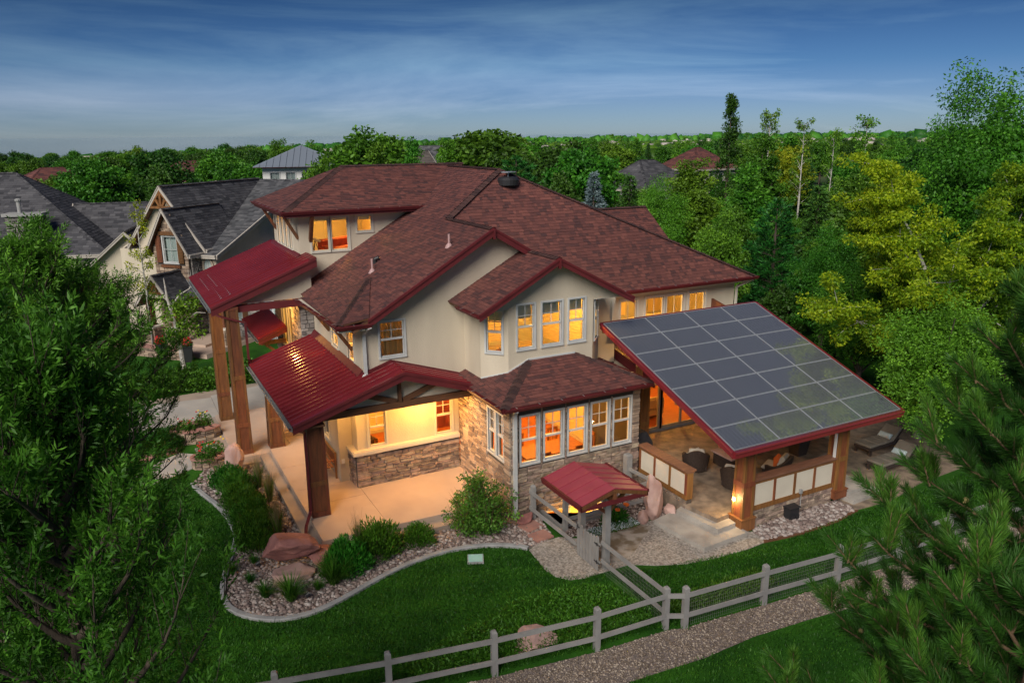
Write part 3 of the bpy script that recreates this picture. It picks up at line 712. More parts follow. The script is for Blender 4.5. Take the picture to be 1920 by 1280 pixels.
for b in ((1.02, -1.27, -.05, 3.34, -1.14, .10), (1.02, -1.14, -.05, 1.12, -.02, .10), (3.24, -1.14, -.05, 3.34, -.02, .10)):
    mb = MB(); mb.box(*b); mb.build('timber', 'fence_paint', ww)
ld = bpy.data.lights.new('well_fill', 'POINT'); ld.energy = 24; ld.color = (1, .50, .06); ld.shadow_soft_size = .08
lo = bpy.data.objects.new('well_fill', ld); lo.location = (0, .1, -.9); COL.objects.link(lo); lo.parent = ww
lb = MB(); lb.lathe((2.15, -.5, -1.32), [(.05, -.05), (.08, 0), (.05, .06)], 10); lb.build('well_fill_bulb', 'lamp_glow', ww)  # added glowing bulb, no real fixture; belongs to the fill light
# ---- loose stone: pebbles and gravel
def ico():
    t = (1+5**.5)/2; v = np.array([(-1, t, 0), (1, t, 0), (-1, -t, 0), (1, -t, 0), (0, -1, t), (0, 1, t), (0, -1, -t), (0, 1, -t), (t, 0, -1), (t, 0, 1), (-t, 0, -1), (-t, 0, 1)], float)
    f = np.array([(0, 11, 5), (0, 5, 1), (0, 1, 7), (0, 7, 10), (0, 10, 11), (1, 5, 9), (5, 11, 4), (11, 10, 2), (10, 7, 6), (7, 1, 8), (3, 9, 4), (3, 4, 2), (3, 2, 6), (3, 6, 8), (3, 8, 9), (4, 9, 5), (2, 4, 11), (6, 2, 10), (8, 6, 7), (9, 8, 1)])
    return unit(v), f
ICO_V, ICO_F = ico()
def octa():
    v = np.array([(1, 0, 0), (0, 1, 0), (-1, 0, 0), (0, -1, 0), (0, 0, 1), (0, 0, -1)], float)
    return v, np.array([(0, 1, 4), (1, 2, 4), (2, 3, 4), (3, 0, 4), (1, 0, 5), (2, 1, 5), (3, 2, 5), (0, 3, 5)])
OCT_V, OCT_F = octa()
def pebbles(name, poly, n, smin, smax, mname, z=.0, seed=1, low=False, label=None):
    g = np.random.default_rng(seed); P = np.array(poly); lo, hi = P.min(0), P.max(0)
    c = g.uniform(lo, hi, (n*3, 2)); c = c[inpoly(c[:, 0], c[:, 1], poly)][:n]; n = len(c)
    s = smin*(smax/smin)**(g.random(n)**1.8); bv, bf = (OCT_V, OCT_F) if low else (ICO_V, ICO_F)
    v = bv[None]*(1+g.uniform(-.22, .22, (n, len(bv), 1)))*np.stack([s*g.uniform(.7, 1.3, n), s*g.uniform(.6, 1.1, n), s*g.uniform(.4, .75, n)], 1)[:, None, :]
    a = g.uniform(0, 6.28, n); ca, sa = np.cos(a)[:, None], np.sin(a)[:, None]
    x = v[..., 0]*ca-v[..., 1]*sa; y = v[..., 0]*sa+v[..., 1]*ca
    v = np.stack([x+c[:, :1], y+c[:, 1:], v[..., 2]+(s*.25)[:, None]+z], -1).reshape(-1, 3)
    f = (bf[None]+(np.arange(n)*len(bv))[:, None, None]).reshape(-1, 3)
    return np_obj(name, v, f, mname, tone=np.repeat(g.random(n), len(bf)), kind='stuff', label=label, smooth=not low)
pebbles('river_rock', BED, 9000, .028, .085, 'pebble', .012, 3, label='mixed pink and grey river rock around the porch shrubs')
pebbles('river_rock', FBED, 1500, .035, .11, 'pebble', .014, 4, label='tan river rock below the cream panels of the pavilion')
pebbles('river_rock', SBED, 1300, .025, .06, 'pebble', .0, 5, label='small stones scattered over the flower bed behind the gate')
pebbles('gravel', STRIP, 30000, .016, .042, 'gravel_small', .010, 6, low=True, label='brown pea gravel strip outside the rail fence')
# ---- grass blades over the lawns in view
def blades(poly, n, seed, holes=(), h=(.04, .10)):
    g = np.random.default_rng(seed); P = np.array(poly); lo, hi = P.min(0), P.max(0)
    c = g.uniform(lo, hi, (int(n*2.2), 2)); k = inpoly(c[:, 0], c[:, 1], poly)
    for q in holes: k &= ~inpoly(c[:, 0], c[:, 1], q)
    c = c[k][:n]; n = len(c); d = np.stack([g.normal(0, .45, n), g.normal(0, .45, n), np.ones(n)], 1)
    v, f = leaves(np.column_stack([c, np.zeros(n)]), d, g.uniform(*h, n), g.uniform(.012, .022, n), g)
    t = np.clip(.42+.20*np.sin(c[:, 0]*.9+1.3*np.sin(c[:, 1]*.7))*np.cos(c[:, 1]*.8)+.14*np.sign(np.sin((c[:, 0]*.35+c[:, 1])*5.2))+g.normal(0, .26, n), 0, 1)
    return v, f, t
LAWN1 = [(-16, -6), (-8.3, -5.35), (-3.7, -6.3), (.7, -6.75), (.75, -4.0), (-.5, -3.6), (-.48, -1.9), (-.7, -.4), (-6, .3), (-8.9, 8.6), (-16, 8.6)]
LAWN2 = [(.8, -6.8), (13, -7.3), (18, -7), (18, -4.6), (10, -4.9), (6, -5.1), (2.4, -4.5), (1.0, -4.05)]
LAWN3 = [(-6, -7.9), (-2, -7.9), (5.5, -8.38), (9.3, -8.4), (14, -8.85), (14, -14), (-2, -14), (-6, -10)]
bv = [blades(LAWN1, 125000, 21, [BED]), blades(LAWN2, 46000, 22), blades(LAWN3, 50000, 23)]
gp_ = np.random.default_rng(29); FPT = [(-8.32, -5.32), (-6.06, -5.82), (-3.74, -6.24), (-1.23, -6.59), (.72, -6.68), (1.15, -6.89), (3.58, -7.08), (6.03, -7.29), (8.4, -7.40), (10.5, -7.44)]
pc = np.array([(x+gp_.normal(0, .09), y+gp_.normal(0, .09)) for x, y in FPT for _ in range(90)]); nb_ = len(pc)      # longer grass left by the mower at the posts
vv, ff = leaves(np.column_stack([pc, np.zeros(nb_)]), np.column_stack([gp_.normal(0, .4, nb_), gp_.normal(0, .4, nb_), np.ones(nb_)]), gp_.uniform(.08, .24, nb_), gp_.uniform(.012, .02, nb_), gp_); bv.append((vv, ff, gp_.uniform(.2, .9, nb_)))
V = np.concatenate([b[0] for b in bv]); F = np.arange(len(V)).reshape(-1, 4); T = np.concatenate([b[2] for b in bv])
np_obj('grass', V, F, 'grass_blade', tone=T, kind='stuff', label='mown dark green lawn grass around the house')
# ---- boulders, stepping stones and small garden things
def boulder(loc, sx, sy, sz, seed, mname, label, rz=0.0, tilt=0.0, cuts=12, group='boulders in the garden'):
    g = np.random.default_rng(seed); v, f = ICO_V.copy(), ICO_F.copy()
    for _ in range(4):   # subdivide
        mid = {}; vl = list(map(tuple, v)); nf = []
        def mp_(a, b):
            k = (min(a, b), max(a, b))
            if k not in mid: m_ = (np.array(vl[a])+np.array(vl[b]))/2; m_ /= np.linalg.norm(m_); mid[k] = len(vl); vl.append(tuple(m_))
            return mid[k]
        for a, b, c in f: x, y, z = mp_(a, b), mp_(b, c), mp_(c, a); nf += [(a, x, z), (x, b, y), (z, y, c), (x, y, z)]
        v, f = np.array(vl), np.array(nf)
    for d in rnd_dirs(cuts, g):      # split faces
        k = v@d; lim = g.uniform(.42, .78); ov = np.maximum(k-lim, 0); v = v-ov[:, None]*d[None]*.96
    for fq, am in ((3, .05), (7, .035), (15, .02), (29, .012)):
        for dd in rnd_dirs(4, g): v = v*(1+am*.5*np.sin((v@dd)*fq+g.uniform(0, 6))[:, None])
    v = v*np.array([sx, sy, sz])/2*1.25
    ct, st = math.cos(tilt), math.sin(tilt); v = np.column_stack([v[:, 0]*ct-v[:, 2]*st, v[:, 1], v[:, 0]*st+v[:, 2]*ct])
    ca, sa = math.cos(rz), math.sin(rz); v = np.column_stack([v[:, 0]*ca-v[:, 1]*sa, v[:, 0]*sa+v[:, 1]*ca, v[:, 2]])
    v[:, 2] -= v[:, 2].min()*.82
    o = np_obj('boulder', v, f, mname, label=label, category='boulder', group=group); o.location = loc
    return o
boulder((-6.85, .45, .28), 1.55, .95, .78, 51, 'sandstone', 'large angular red sandstone boulder tilted on a flat rock in the bed', -.55, -.18)
boulder((-6.95, -.15, 0), 1.15, .85, .42, 52, 'sandstone_pale', 'low pink rock propping up the large red boulder', .2)
boulder((-5.85, .35, 0), 1.0, .7, .55, 53, 'sandstone', 'squat red boulder behind the large one, against the porch step', .5)
boulder((-2.4, -5.75, 0), 1.2, .85, .46, 74, 'sandstone_pale', 'smooth pink boulder between ground cover and rail fence', .15)
boulder((4.05, -2.0, 0), .75, .6, 1.35, 55, 'sandstone_pale', 'tall upright pink boulder beside the patio wall', .4, .08)
boulder((3.55, -2.1, 0), .42, .36, .5, 56, 'sandstone_pale', 'small pink rock left of the tall upright boulder', 1.1)
boulder((4.55, -2.1, 0), .5, .4, .35, 57, 'sandstone_pale', 'small pink rock right of the tall upright boulder', 2.0)
boulder((-7.22, 7.75, 0), .6, .55, 1.15, 58, 'sandstone_pale', 'upright pink boulder at the corner of the portico slab', .2, -.1)
boulder((.28, -.42, 0), .55, .4, .32, 59, 'sandstone', 'small red rock at the foot of the stone corner', .3)
boulder((-8.0, 7.4, 0), .28, .26, .25, 60, 'sandstone_pale', 'small pale round rock beside the raised bed', .3)
for k, (cx, cy, rz, lb) in enumerate(((.28, -.75, .25, 'square red stepping stone nearer the lilac bush'), (.25, -1.42, .1, 'square red stepping stone nearer the gate path'))):
    t = thing('stepping_stone', lb, 'stepping stone', (cx, cy, .02), 'stepping stones'); mb = MB(); mb.cbox((cx, cy, .045), .62, .52, .06, rz); mb.build('slab', 'flagstone', t)
t = thing('valve_box', 'pale green valve box lid set in the lawn', 'valve box', (-2.03, -1.66, 0)); mb = MB(); mb.cbox((-2.03, -1.66, .03), .46, .44, .07, -.42); mb.build('rim', 'kerb_concrete', t)
mb = MB(); mb.cbox((-2.03, -1.66, .058), .41, .39, .03, -.42); mb.build('lid', 'valve_lid', t)
for (x, y, lb) in ((-7.62, .85, 'small spotlight left of the large red boulder'), (-6.75, -1.35, 'small black spotlight near the kerb below the boulder')):
    t = thing('garden_spotlight', lb, 'spotlight', (x, y, 0), 'garden spotlights'); mb = MB(); mb.tube([(x, y, 0), (x, y, .12)], .012, 6); mb.build('stake', 'black_iron', t)
    mb = MB(); mb.tube([(x-.05, y, .12), (x+.06, y+.02, .17)], [.04, .065], 10); mb.build('lamp_head', 'black_iron', t)
# ================================================================== the house
house = thing('house', 'two-storey cream stucco house with brown-red shingle roofs, red metal porch roofs and lit windows', 'house')
H = house
WARM = (1.0, .50, .085); GOLD = (1.0, .56, .10)
# ---- walls, ground floor
wd = Wall((0, 0), (4.86, 0)); dwin = [(.35, .97, 1.80, 3.37), (1.20, 1.86, 1.80, 3.37), (2.08, 2.74, 1.80, 3.37), (2.96, 3.62, 1.80, 3.37), (3.83, 4.49, 1.80, 3.37)]
well = (1.18, 3.12, -.98, -.06)
wall_dining = wd.solid('wall', 'mortar', H, -1.6, 3.80, dwin+[well], .16)
for h in dwin: window(wd, *h, H)
window(wd, *well, H, style='pair', grid=None)
pad = lambda h, k=.085: (h[0]-k, h[1]+k, h[2]-k-.01, h[3]+k)
rects = stone_rects(4.86, -.02, 3.80, [pad(h) for h in dwin], .06, .19, .2, .62, 11)
low = [r for r in rects if r[2] > .25]; stone_face(wd, low[:165], wall_dining, True, 4); stone_face(wd, low[165:]+[r for r in rects if r[2] <= .25], wall_dining, False, 5)
wl_ = Wall((0, 3.86), (0, .16)); lwin = [(2.30, 2.78, 1.82, 3.30), (2.90, 3.38, 1.82, 3.30)]
wall_dl = wl_.solid('wall', 'mortar', H, 0.0, 3.80, lwin, .16)
for h in lwin: window(wl_, *h, H, cas=.055)
stone_face(wl_, stone_rects(3.86, .30, 3.80, [pad(h, .07) for h in lwin], .06, .17, .18, .5, 12), wall_dl, False, 6)
wr = Wall((4.86, .16), (4.86, 3.0)); wall_dr = wr.solid('wall', 'mortar', H, 0, 3.8, [], .16)
stone_face(wr, stone_rects(3.0, 0, 3.8, [], .06, .18, .2, .5, 13), wall_dr, False, 7)
wk = Wall((-3.69, 3.96), (0, 3.96)); kwin = [(.42, 1.00, 1.68, 3.02), (2.82, 3.42, 1.68, 3.02)]
wk.solid('wall', 'stucco', H, .3, 3.75, kwin)
for h in kwin: window(wk, *h, H, fr='cream_frame')
wk2 = Wall((-3.79, 3.86), (-.065, 3.86)); kb = wk2.solid('stone_wainscot', 'mortar', H, .30, 1.50, [], .099)
stone_face(wk2, stone_rects(3.72, .34, 1.50, [], .055, .15, .2, .62, 14)[:110], kb, True, 8)
wk3 = Wall((-3.79, 4.62), (-3.79, 3.96)); k3 = wk3.solid('stone_wainscot', 'mortar', H, .30, 1.50, [], .099)
stone_face(wk3, stone_rects(.66, .34, 1.50, [], .07, .15, .18, .4, 15), k3, True, 9)
mb = MB(); mb.box(-3.91, 3.74, 1.50, -.07, 3.955, 1.60); mb.box(-3.91, 3.955, 1.50, -3.69, 4.62, 1.60); mb.box(-3.88, 3.77, 1.60, -.07, 3.955, 1.64)
mb.build('ledge_cap', 'stucco_trim', H)
Wall((-3.69, 4.62), (-3.69, 4.12)).solid('wall', 'stucco', H, .3, 3.75)
Wall((-4.15, 4.62), (-3.69, 4.62)).solid('wall', 'stucco', H, .3, 3.75)
wb = Wall((-4.15, 9.5), (-4.15, 4.78)); bwin = [(3.05, 3.75, 1.5, 2.9), (1.2, 1.9, 1.5, 2.9)]
wb.solid('wall', 'stucco', H, .15, 3.75, bwin)
for h in bwin: window(wb, *h, H, fr='cream_frame')
mb = MB(); mb.box(-4.12, 4.46, 1.05, -4.02, 4.50, 1.2); mb.build('outlet_box', 'white_paint', H)
# ---- walls, upper floor
wa = Wall((-3.55, 3.3), (3.0, 3.3)); awin = (.60, 1.42, 4.90, 6.06)
wa.solid('wall', 'stucco', H, [(0, 3.5), (3.62, 3.5), (3.63, 6.62), (6.55, 6.62)], [(0, 6.12), (4.41, 8.71), (6.55, 7.46)], [awin])
window(wa, *awin, H)
ws = Wall((-3.55, 10.4), (-3.55, 3.46)); swin = [(3.55, 4.35, 4.62, 5.55), (5.50, 6.22, 4.55, 5.62)]
ws.solid('wall', 'stucco', H, 3.5, 6.10, swin)
for h in swin: window(ws, *h, H, fr='cream_frame', grid=None)
# bay over the dining room
wbf = Wall((.67, 1.4), (3.87, 1.4)); yb = [(.33, .94, 5.10, 6.54), (1.23, 1.97, 5.10, 6.54), (2.25, 2.86, 5.10, 6.54)]
wbf.solid('wall', 'stucco', H, 3.9, 6.62, yb)
window(wbf, *yb[0], H, blind=(.33, 1)); window(wbf, *yb[1], H, blind=(.30, 1)); window(wbf, *yb[2], H, blind=(.28, 1))
wbl = Wall((0, 2.07), (.67, 1.4)); hb_ = (.21, .74, 5.02, 6.36); wbl.solid('wall', 'stucco', H, 3.9, 6.6, [hb_]); window(wbl, *hb_, H, blind=(.25, 1))
wbr = Wall((3.87, 1.4), (4.57, 2.1)); hr_ = (.22, .76, 5.02, 6.36); wbr.solid('wall', 'stucco', H, 3.9, 6.6, [hr_]); window(wbr, *hr_, H, blind=(.3, 0))
Wall((0, 3.299), (0, 2.07)).solid('wall', 'stucco', H, 3.5, 6.6)
Wall((4.57, 2.1), (4.57, 2.999)).solid('wall', 'stucco', H, 3.5, 6.45)
Wall((4.57, 3.0), (5.9, 3.0)).solid('wall', 'stucco', H, 3.3, 6.15)
Wall((5.9, 3.16), (5.9, 4.699)).solid('wall', 'stucco', H, 3.3, 5.95)
wg = Wall((-.42, 1.398), (4.95, 1.398)); wg.solid('gable_wall', 'stucco', H, [(0, 6.46), (1.08, 6.46), (1.09, 6.62), (4.29, 6.62), (4.30, 6.46), (5.37, 6.46)], [(0, 6.47), (2.64, 7.86), (5.37, 6.48)], [], .1)
for q in ([(-.45, 1.39), (.66, 1.39), (0, 2.05), (0, 2.42), (-.45, 2.42)], [(3.88, 1.39), (5.0, 1.39), (5.0, 3.0), (4.58, 3.0), (4.58, 2.1)]):
    mb = MB(); mb.prism([(x, y, 6.44) for x, y in q], [(x, y, 6.46) for x, y in q]); mb.build('soffit', 'stucco_trim', H)
# right wing
wu = Wall((5.74, 4.7), (13.25, 4.7)); uw = [(1.62, 2.40, 3.9, 5.40), (2.84, 3.74, 3.9, 5.40), (3.90, 4.76, 3.9, 5.40), (5.06, 5.90, 3.9, 5.40)]
wu.solid('wall', 'stucco', H, 3.4, 5.82, uw)
for h in uw: window(wu, *h, H, style='fixed', fr='cream_frame', grid=(2, 2), cas=.09)
Wall((13.25, 4.86), (13.25, 12)).solid('wall', 'stucco', H, 0, 5.8)
wdo = Wall((4.86, 3.0), (13.25, 3.0)); dw = [(.9, 3.28, .56, 2.75), (3.38, 5.35, .56, 2.75), (5.66, 7.8, .9, 2.75)]
wdo.solid('wall', 'stucco', H, 0, 3.6, dw)
for i, h in enumerate(dw): window(wdo, *h, H, style='pair', fr='fence_paint', cas=.11, grid=None)
mb = MB(); mb.box(5.4, 2.93, .42, 10.6, 3.0, .54); mb.build('door_sill', 'fence_paint', H)
# tower room
wt = Wall((-3.67, 10.4), (3.4, 10.4)); tw = [(.47, 1.16, 7.43, 8.71), (1.25, 1.93, 7.43, 8.71), (2.29, 2.90, 8.10, 8.74)]
wt.solid('wall', 'stucco', H, 5.9, 8.98, tw)
for h in tw: window(wt, *h, H, style='fixed', fr='cream_frame', grid=None, blind=(.10 if h[0] < 2 else .3, 0))
wtl = Wall((-3.67, 15.4), (-3.67, 10.56)); tl = [(1.02, 1.55, 7.40, 8.62), (1.75, 2.30, 7.40, 8.62), (2.50, 3.05, 7.40, 8.62), (3.25, 3.80, 7.40, 8.62)]
wtl.solid('wall', 'stucco', H, 5.0, 8.98, tl)
for h in tl: window(wtl, *h, H, style='fixed', fr='cream_frame', grid=None, cas=.09)
Wall((3.4, 15.4), (-3.67, 15.4)).solid('wall', 'stucco', H, 5, 8.98)
for p, q in (((-3.68, 10.55, 7.95), (-4.18, 10.55, 8.86)), ((-3.68, 14.7, 7.95), (-4.18, 14.7, 8.86)), ((-3.25, 10.39, 7.85), (-3.25, 9.86, 8.86)), ((-3.56, 4.35, 5.0), (-4.15, 4.35, 5.85)), ((-3.56, 7.2, 5.05), (-4.12, 7.2, 5.85))):
    mb = MB(); mb.bar(p, q, .12, .13, up=(0, 1, .2) if p[1] == q[1] else (1, 0, .2)); mb.build('eave_bracket', 'wood', H)
# stone stair tower beside the entrance
wst = Wall((-4.05, 14.4), (-4.05, 9.8)); sw = [(1.45, 2.35, 3.30, 5.15), (2.50, 3.40, 3.30, 5.15)]
st_ = wst.solid('wall', 'mortar', H, .1, 5.85, sw)
for h in sw: window(wst, *h, H, style='fixed', fr='cream_frame', grid=None)
stone_face(wst, stone_rects(4.9, .2, 5.85, [pad(h) for h in sw], .08, .2, .2, .5, 16), st_, False, 10)
wsn = Wall((-4.05, 9.5), (-3.55, 9.5)); sn_ = wsn.solid('wall', 'mortar', H, .1, 5.85, [], .3)
stone_face(wsn, stone_rects(.5, 3.6, 5.85, [], .10, .2, .15, .3, 17), sn_, False, 11, loose='stone_grey')
# ---- shingle roofs
LP = lambda x, y: (x, y, 6.31+.587*(x+3.45))
rA1 = shingles('roof', [LP(-3.98, 2.75), LP(.86, 2.75), LP(.86, 6.49), LP(-3.98, 6.49)], H, seed=1)
rA2 = shingles('roof', [LP(-3.98, 6.49), LP(.86, 6.49), LP(3.64, 7.83), LP(3.64, 10.40), LP(-3.98, 10.40)], H, seed=2)
shingles('roof', [LP(1.0, 10.40), LP(3.64, 10.40), LP(3.64, 13.0), LP(1.0, 13.0)], H, seed=20)
shingles('roof', [(.86, 2.75, 8.84), (3.1, 2.75, 7.53), (3.1, 5.4, 7.53), (.86, 6.49, 8.84)], H, seed=3)
G0, G1, AP, R0 = (-4.38, 2.78, 6.22), (-4.22, 8.45, 6.07), (-2.32, 5.97, 7.02), (-3.42, 2.76, 6.36)
shingles('roof', [G0, AP, G1], H, seed=4, th=.05); shingles('roof', [G0, R0, AP], H, seed=5, th=.05)
rF = shingles('roof', [(.84, 6.49, 8.84), (5.0, 4.13, 5.93), (13.85, 4.13, 5.93), (3.64, 7.83, 10.47)], H, seed=6)
shingles('roof', [(3.64, 7.83, 10.47), (13.85, 4.13, 5.93), (13.85, 14, 5.93), (3.64, 14, 10.47)], H, seed=7, expo=.3, width=.6)
rC = shingles('roof', [(6, 9.5, 8.52), (12.05, 9.5, 8.52), (12.05, 6.6, 6.4), (6, 6.6, 6.4)], H, seed=8)
shingles('roof', [(6, 9.5, 8.52), (12.05, 9.5, 8.52), (12.05, 12.4, 6.4), (6, 12.4, 6.4)], H, seed=9, expo=.3, width=.6)
Wall((11.7, 7.0), (11.7, 12)).solid('gable_wall', 'stucco', H, 5.5, [(0, 6.5), (2.5, 8.35), (5, 6.5)])
# bay gable
shingles('roof', [(2.22, .88, 8.01), (-.57, .88, 6.50), (-.57, 2.45, 6.50), (-.57, 3.3, 6.50), (2.22, 3.3, 8.01)], H, seed=10)
shingles('roof', [(2.22, .88, 8.01), (5.12, .88, 6.50), (5.12, 4.65, 6.50), (2.22, 5.85, 8.01)], H, seed=11)
# tower hip
TE = 9.06
shingles('roof', [(-4.32, 9.75, TE), (1.9, 9.75, TE), (4.4, 12.9, 10.55), (-1.2, 12.9, 10.55)], H, seed=12)
shingles('roof', [(-4.32, 9.75, TE), (-1.2, 12.9, 10.55), (-4.32, 16.05, TE)], H, seed=13)
shingles('roof', [(-4.32, 16.05, TE), (-1.2, 12.9, 10.55), (4.4, 12.9, 10.55), (4.4, 16.05, TE)], H, seed=14, expo=.3, width=.6)
# dining hip
dz = lambda k: 3.90+.43*k
shingles('roof', [(-.45, -.45, 3.90), (5.02, -.45, 3.90), (3.17, 1.4, dz(1.85)), (1.4, 1.4, dz(1.85))], H, seed=15)
shingles('roof', [(-.45, -.45, 3.90), (1.4, 1.4, dz(1.85)), (1.4, 3.3, dz(1.85)), (-.45, 3.3, 3.90)], H, seed=16)
shingles('roof', [(5.02, -.45, 3.90), (5.02, 3.0, 3.90), (3.17, 3.0, dz(1.85)), (3.17, 1.4, dz(1.85))], H, seed=17)
for k, (a, b) in enumerate((((.86, 2.75, 8.84), (.86, 6.45, 8.84)), ((.84, 6.49, 8.84), (3.64, 7.83, 10.47)), ((3.64, 7.83, 10.47), (13.85, 4.13, 5.93)), ((3.64, 7.83, 10.47), (3.64, 12.8, 10.47)),
        ((7.4, 9.5, 8.52), (12.05, 9.5, 8.52)), ((2.22, .88, 8.01), (2.22, 3.3, 8.01)), ((-4.32, 9.75, TE), (-1.2, 12.9, 10.55)), ((-1.2, 12.9, 10.55), (4.4, 12.9, 10.55)),
        ((-.45, -.45, 3.90), (1.4, 1.4, dz(1.85))), ((5.02, -.45, 3.90), (3.17, 1.4, dz(1.85))), (G0, AP))):
    ridge_cap(a, b, H, seed=k, w=.34 if k in (1, 6, 8) else .28)
# flashing where the dining roof meets the bay
mb = MB(); mb.bar((1.4, 1.385, dz(1.85)+.03), (3.17, 1.385, dz(1.85)+.03), .03, .06); mb.bar((.62, 1.385, dz(1.1)+.0), (1.4, 1.385, dz(1.85)+.03), .03, .06)
mb.bar((0.0, 2.05, dz(.47)+.02), (.66, 1.39, dz(1.12)), .03, .05); mb.build('flashing_strip', 'white_frame', H)
# ---- fascia boards and gutters
fascia((-3.47, 2.75, 6.29), (.86, 2.75, 8.84), H); fascia((.86, 2.75, 8.84), (3.1, 2.75, 7.53), H)
fascia((-.57, .88, 6.50), (2.22, .88, 8.01), H, h=.2); fascia((2.22, .88, 8.01), (5.14, .88, 6.49), H, h=.2)
mb = MB(); mb.bar((.86, 2.70, 8.83), (.86, 2.70, 8.50), .16, .05, up=(1, 0, 0)); mb.build('peak_plate', 'maroon', H)
mb = MB(); mb.bar((2.22, .83, 8.00), (2.22, .83, 7.70), .14, .05, up=(1, 0, 0)); mb.build('peak_plate', 'maroon', H)
gutter((-4.42, 9.77, TE+.0), (1.45, 9.77, TE+.0), H, out=(0, -1, 0)); gutter((-4.31, 16.1, TE), (-4.31, 9.75, TE), H, out=(-1, 0, 0))
fascia((-4.3, 9.78, TE-.10), (1.4, 9.78, TE-.10), H, h=.12, out=(0, 1, 0)); fascia((-4.30, 16, TE-.10), (-4.30, 9.8, TE-.10), H, h=.12, out=(1, 0, 0))
mb = MB(); mb.face([(-4.3, 9.78, TE-.2), (-4.3, 16.0, TE-.2), (3.4, 16.0, TE-.2), (3.4, 9.78, TE-.2)]); mb.build('soffit', 'stucco_trim', H)
gutter((-4.37, 8.5, 6.06), (-4.38, 2.72, 6.22), H, out=(-1, 0, 0), mname='maroon'); gutter((-4.48, 2.79, 6.20), (-3.35, 2.79, 6.20), H, out=(0, -1, 0))
mb = MB(); mb.box(-4.36, 2.82, 5.98, -3.55, 8.4, 6.03); mb.build('soffit', 'stucco_trim', H)
gutter((-.46, -.46, 3.90), (5.06, -.46, 3.90), H, out=(0, -1, 0)); gutter((-.46, 2.0, 3.90), (-.46, -.5, 3.90), H, out=(-1, 0, 0)); gutter((5.03, -.5, 3.9), (5.03, 2.9, 3.9), H, out=(1, 0, 0))
mb = MB(); mb.box(-.44, -.44, 3.76, 5.0, .0, 3.80); mb.box(-.44, 0, 3.76, .0, 2.05, 3.80); mb.build('soffit', 'soffit', H)
gutter((5.1, 4.12, 5.94), (13.95, 4.12, 5.94), H, out=(0, -1, 0)); gutter((-.58, .85, 6.50), (-.58, 2.46, 6.50), H, out=(-1, 0, 0), h=.11)
mb = MB(); mb.box(5.1, 4.14, 5.74, 13.8, 4.72, 5.79); mb.build('soffit', 'soffit', H)
gutter((13.84, 4.1, 5.93), (13.84, 13.9, 5.93), H, out=(1, 0, 0))
downspout([(-3.42, 2.72, 6.08), (-3.48, 3.1, 5.86), (-3.48, 3.23, 5.75), (-3.48, 3.23, 4.45), (-3.62, 3.15, 4.30)], H, r=.05)
downspout([(.07, 3.235, 6.45), (.07, 3.235, 4.05), (.12, 3.0, 3.98)], H, r=.05)
downspout([(-.05, -.48, 3.78), (.10, -.12, 3.62), (.10, -.09, 3.5), (.10, -.09, .1)], H, r=.06, mname='white_frame')
downspout([(13.8, 4.2, 5.8), (13.3, 4.62, 5.45), (13.3, 4.62, 1.0)], H, mname='cream_frame')
downspout([(5.75, 2.95, 5.9), (5.75, 2.95, 4.6), (6.0, 2.9, 4.4)], H, mname='cream_frame', r=.03)
mb = MB(); mb.prism([(5.86, 2.6, 4.3), (6.3, 2.6, 4.3), (6.3, 2.6, 4.75), (5.95, 2.6, 4.78)], [(5.86, 4.69, 4.3), (6.3, 4.69, 4.3), (6.3, 4.69, 4.75), (5.95, 4.69, 4.78)]); mb.build('parapet', 'wood', H)
mb = MB(); mb.prism([(12.0, 2.6, 4.2), (12.1, 2.6, 4.2), (12.1, 2.6, 4.6), (12.0, 2.6, 4.6)], [(12.0, 4.69, 4.2), (12.1, 4.69, 4.2), (12.1, 4.69, 5.05), (12.0, 4.69, 5.05)]); mb.build('parapet', 'wood', H)
# ---- standing-seam roofs
ML = lambda x, y: (x, y, 3.56+.325*(x+6.12))
seam_roof('metal_roof', [ML(-6.12, 2.05), ML(-2.62, 2.05), ML(-2.62, 3.3), ML(-6.12, 3.3)], None, H)
seam_roof('metal_roof', [ML(-6.12, 3.3), ML(-3.55, 3.3), ML(-3.55, 9.46), ML(-6.12, 9.46)], None, H)
seam_roof('metal_roof', [(-2.62, 2.05, 4.70), (-.40, 2.05, 3.97), (-.40, 3.3, 3.97), (-2.62, 3.3, 4.70)], None, H)
mb = MB(); mb.prism([(-2.82, 2.03, 4.64), (-2.62, 2.03, 4.73), (-2.42, 2.03, 4.64), (-2.62, 2.03, 4.60)], [(-2.82, 3.3, 4.64), (-2.62, 3.3, 4.73), (-2.42, 3.3, 4.64), (-2.62, 3.3, 4.60)]); mb.build('ridge_flashing', 'metal_roof', H)
mb = MB(); mb.prism([(-3.56, 3.28, 4.40), (-3.74, 3.28, 4.36), (-3.74, 3.28, 4.40), (-3.575, 3.28, 4.60)], [(-3.56, 9.46, 4.40), (-3.74, 9.46, 4.36), (-3.74, 9.46, 4.40), (-3.575, 9.46, 4.60)]); mb.build('wall_flashing', 'maroon', H)
mb = MB(); mb.prism([(-3.56, 3.31, 4.42), (-2.62, 3.31, 4.72), (-2.62, 3.31, 4.80), (-3.56, 3.31, 4.50)], [(-3.56, 3.24, 4.42), (-2.62, 3.24, 4.72), (-2.62, 3.24, 4.80), (-3.56, 3.24, 4.50)])
mb.prism([(-2.62, 3.31, 4.72), (.02, 3.31, 3.86), (.02, 3.31, 3.94), (-2.62, 3.31, 4.80)], [(-2.62, 3.24, 4.72), (.02, 3.24, 3.86), (.02, 3.24, 3.94), (-2.62, 3.24, 4.80)]); mb.build('wall_flashing', 'maroon', H)
fascia((-6.12, 2.05, 3.55), (-2.62, 2.05, 4.69), H, h=.24); fascia((-2.62, 2.05, 4.69), (-.3, 2.05, 3.94), H, h=.24)
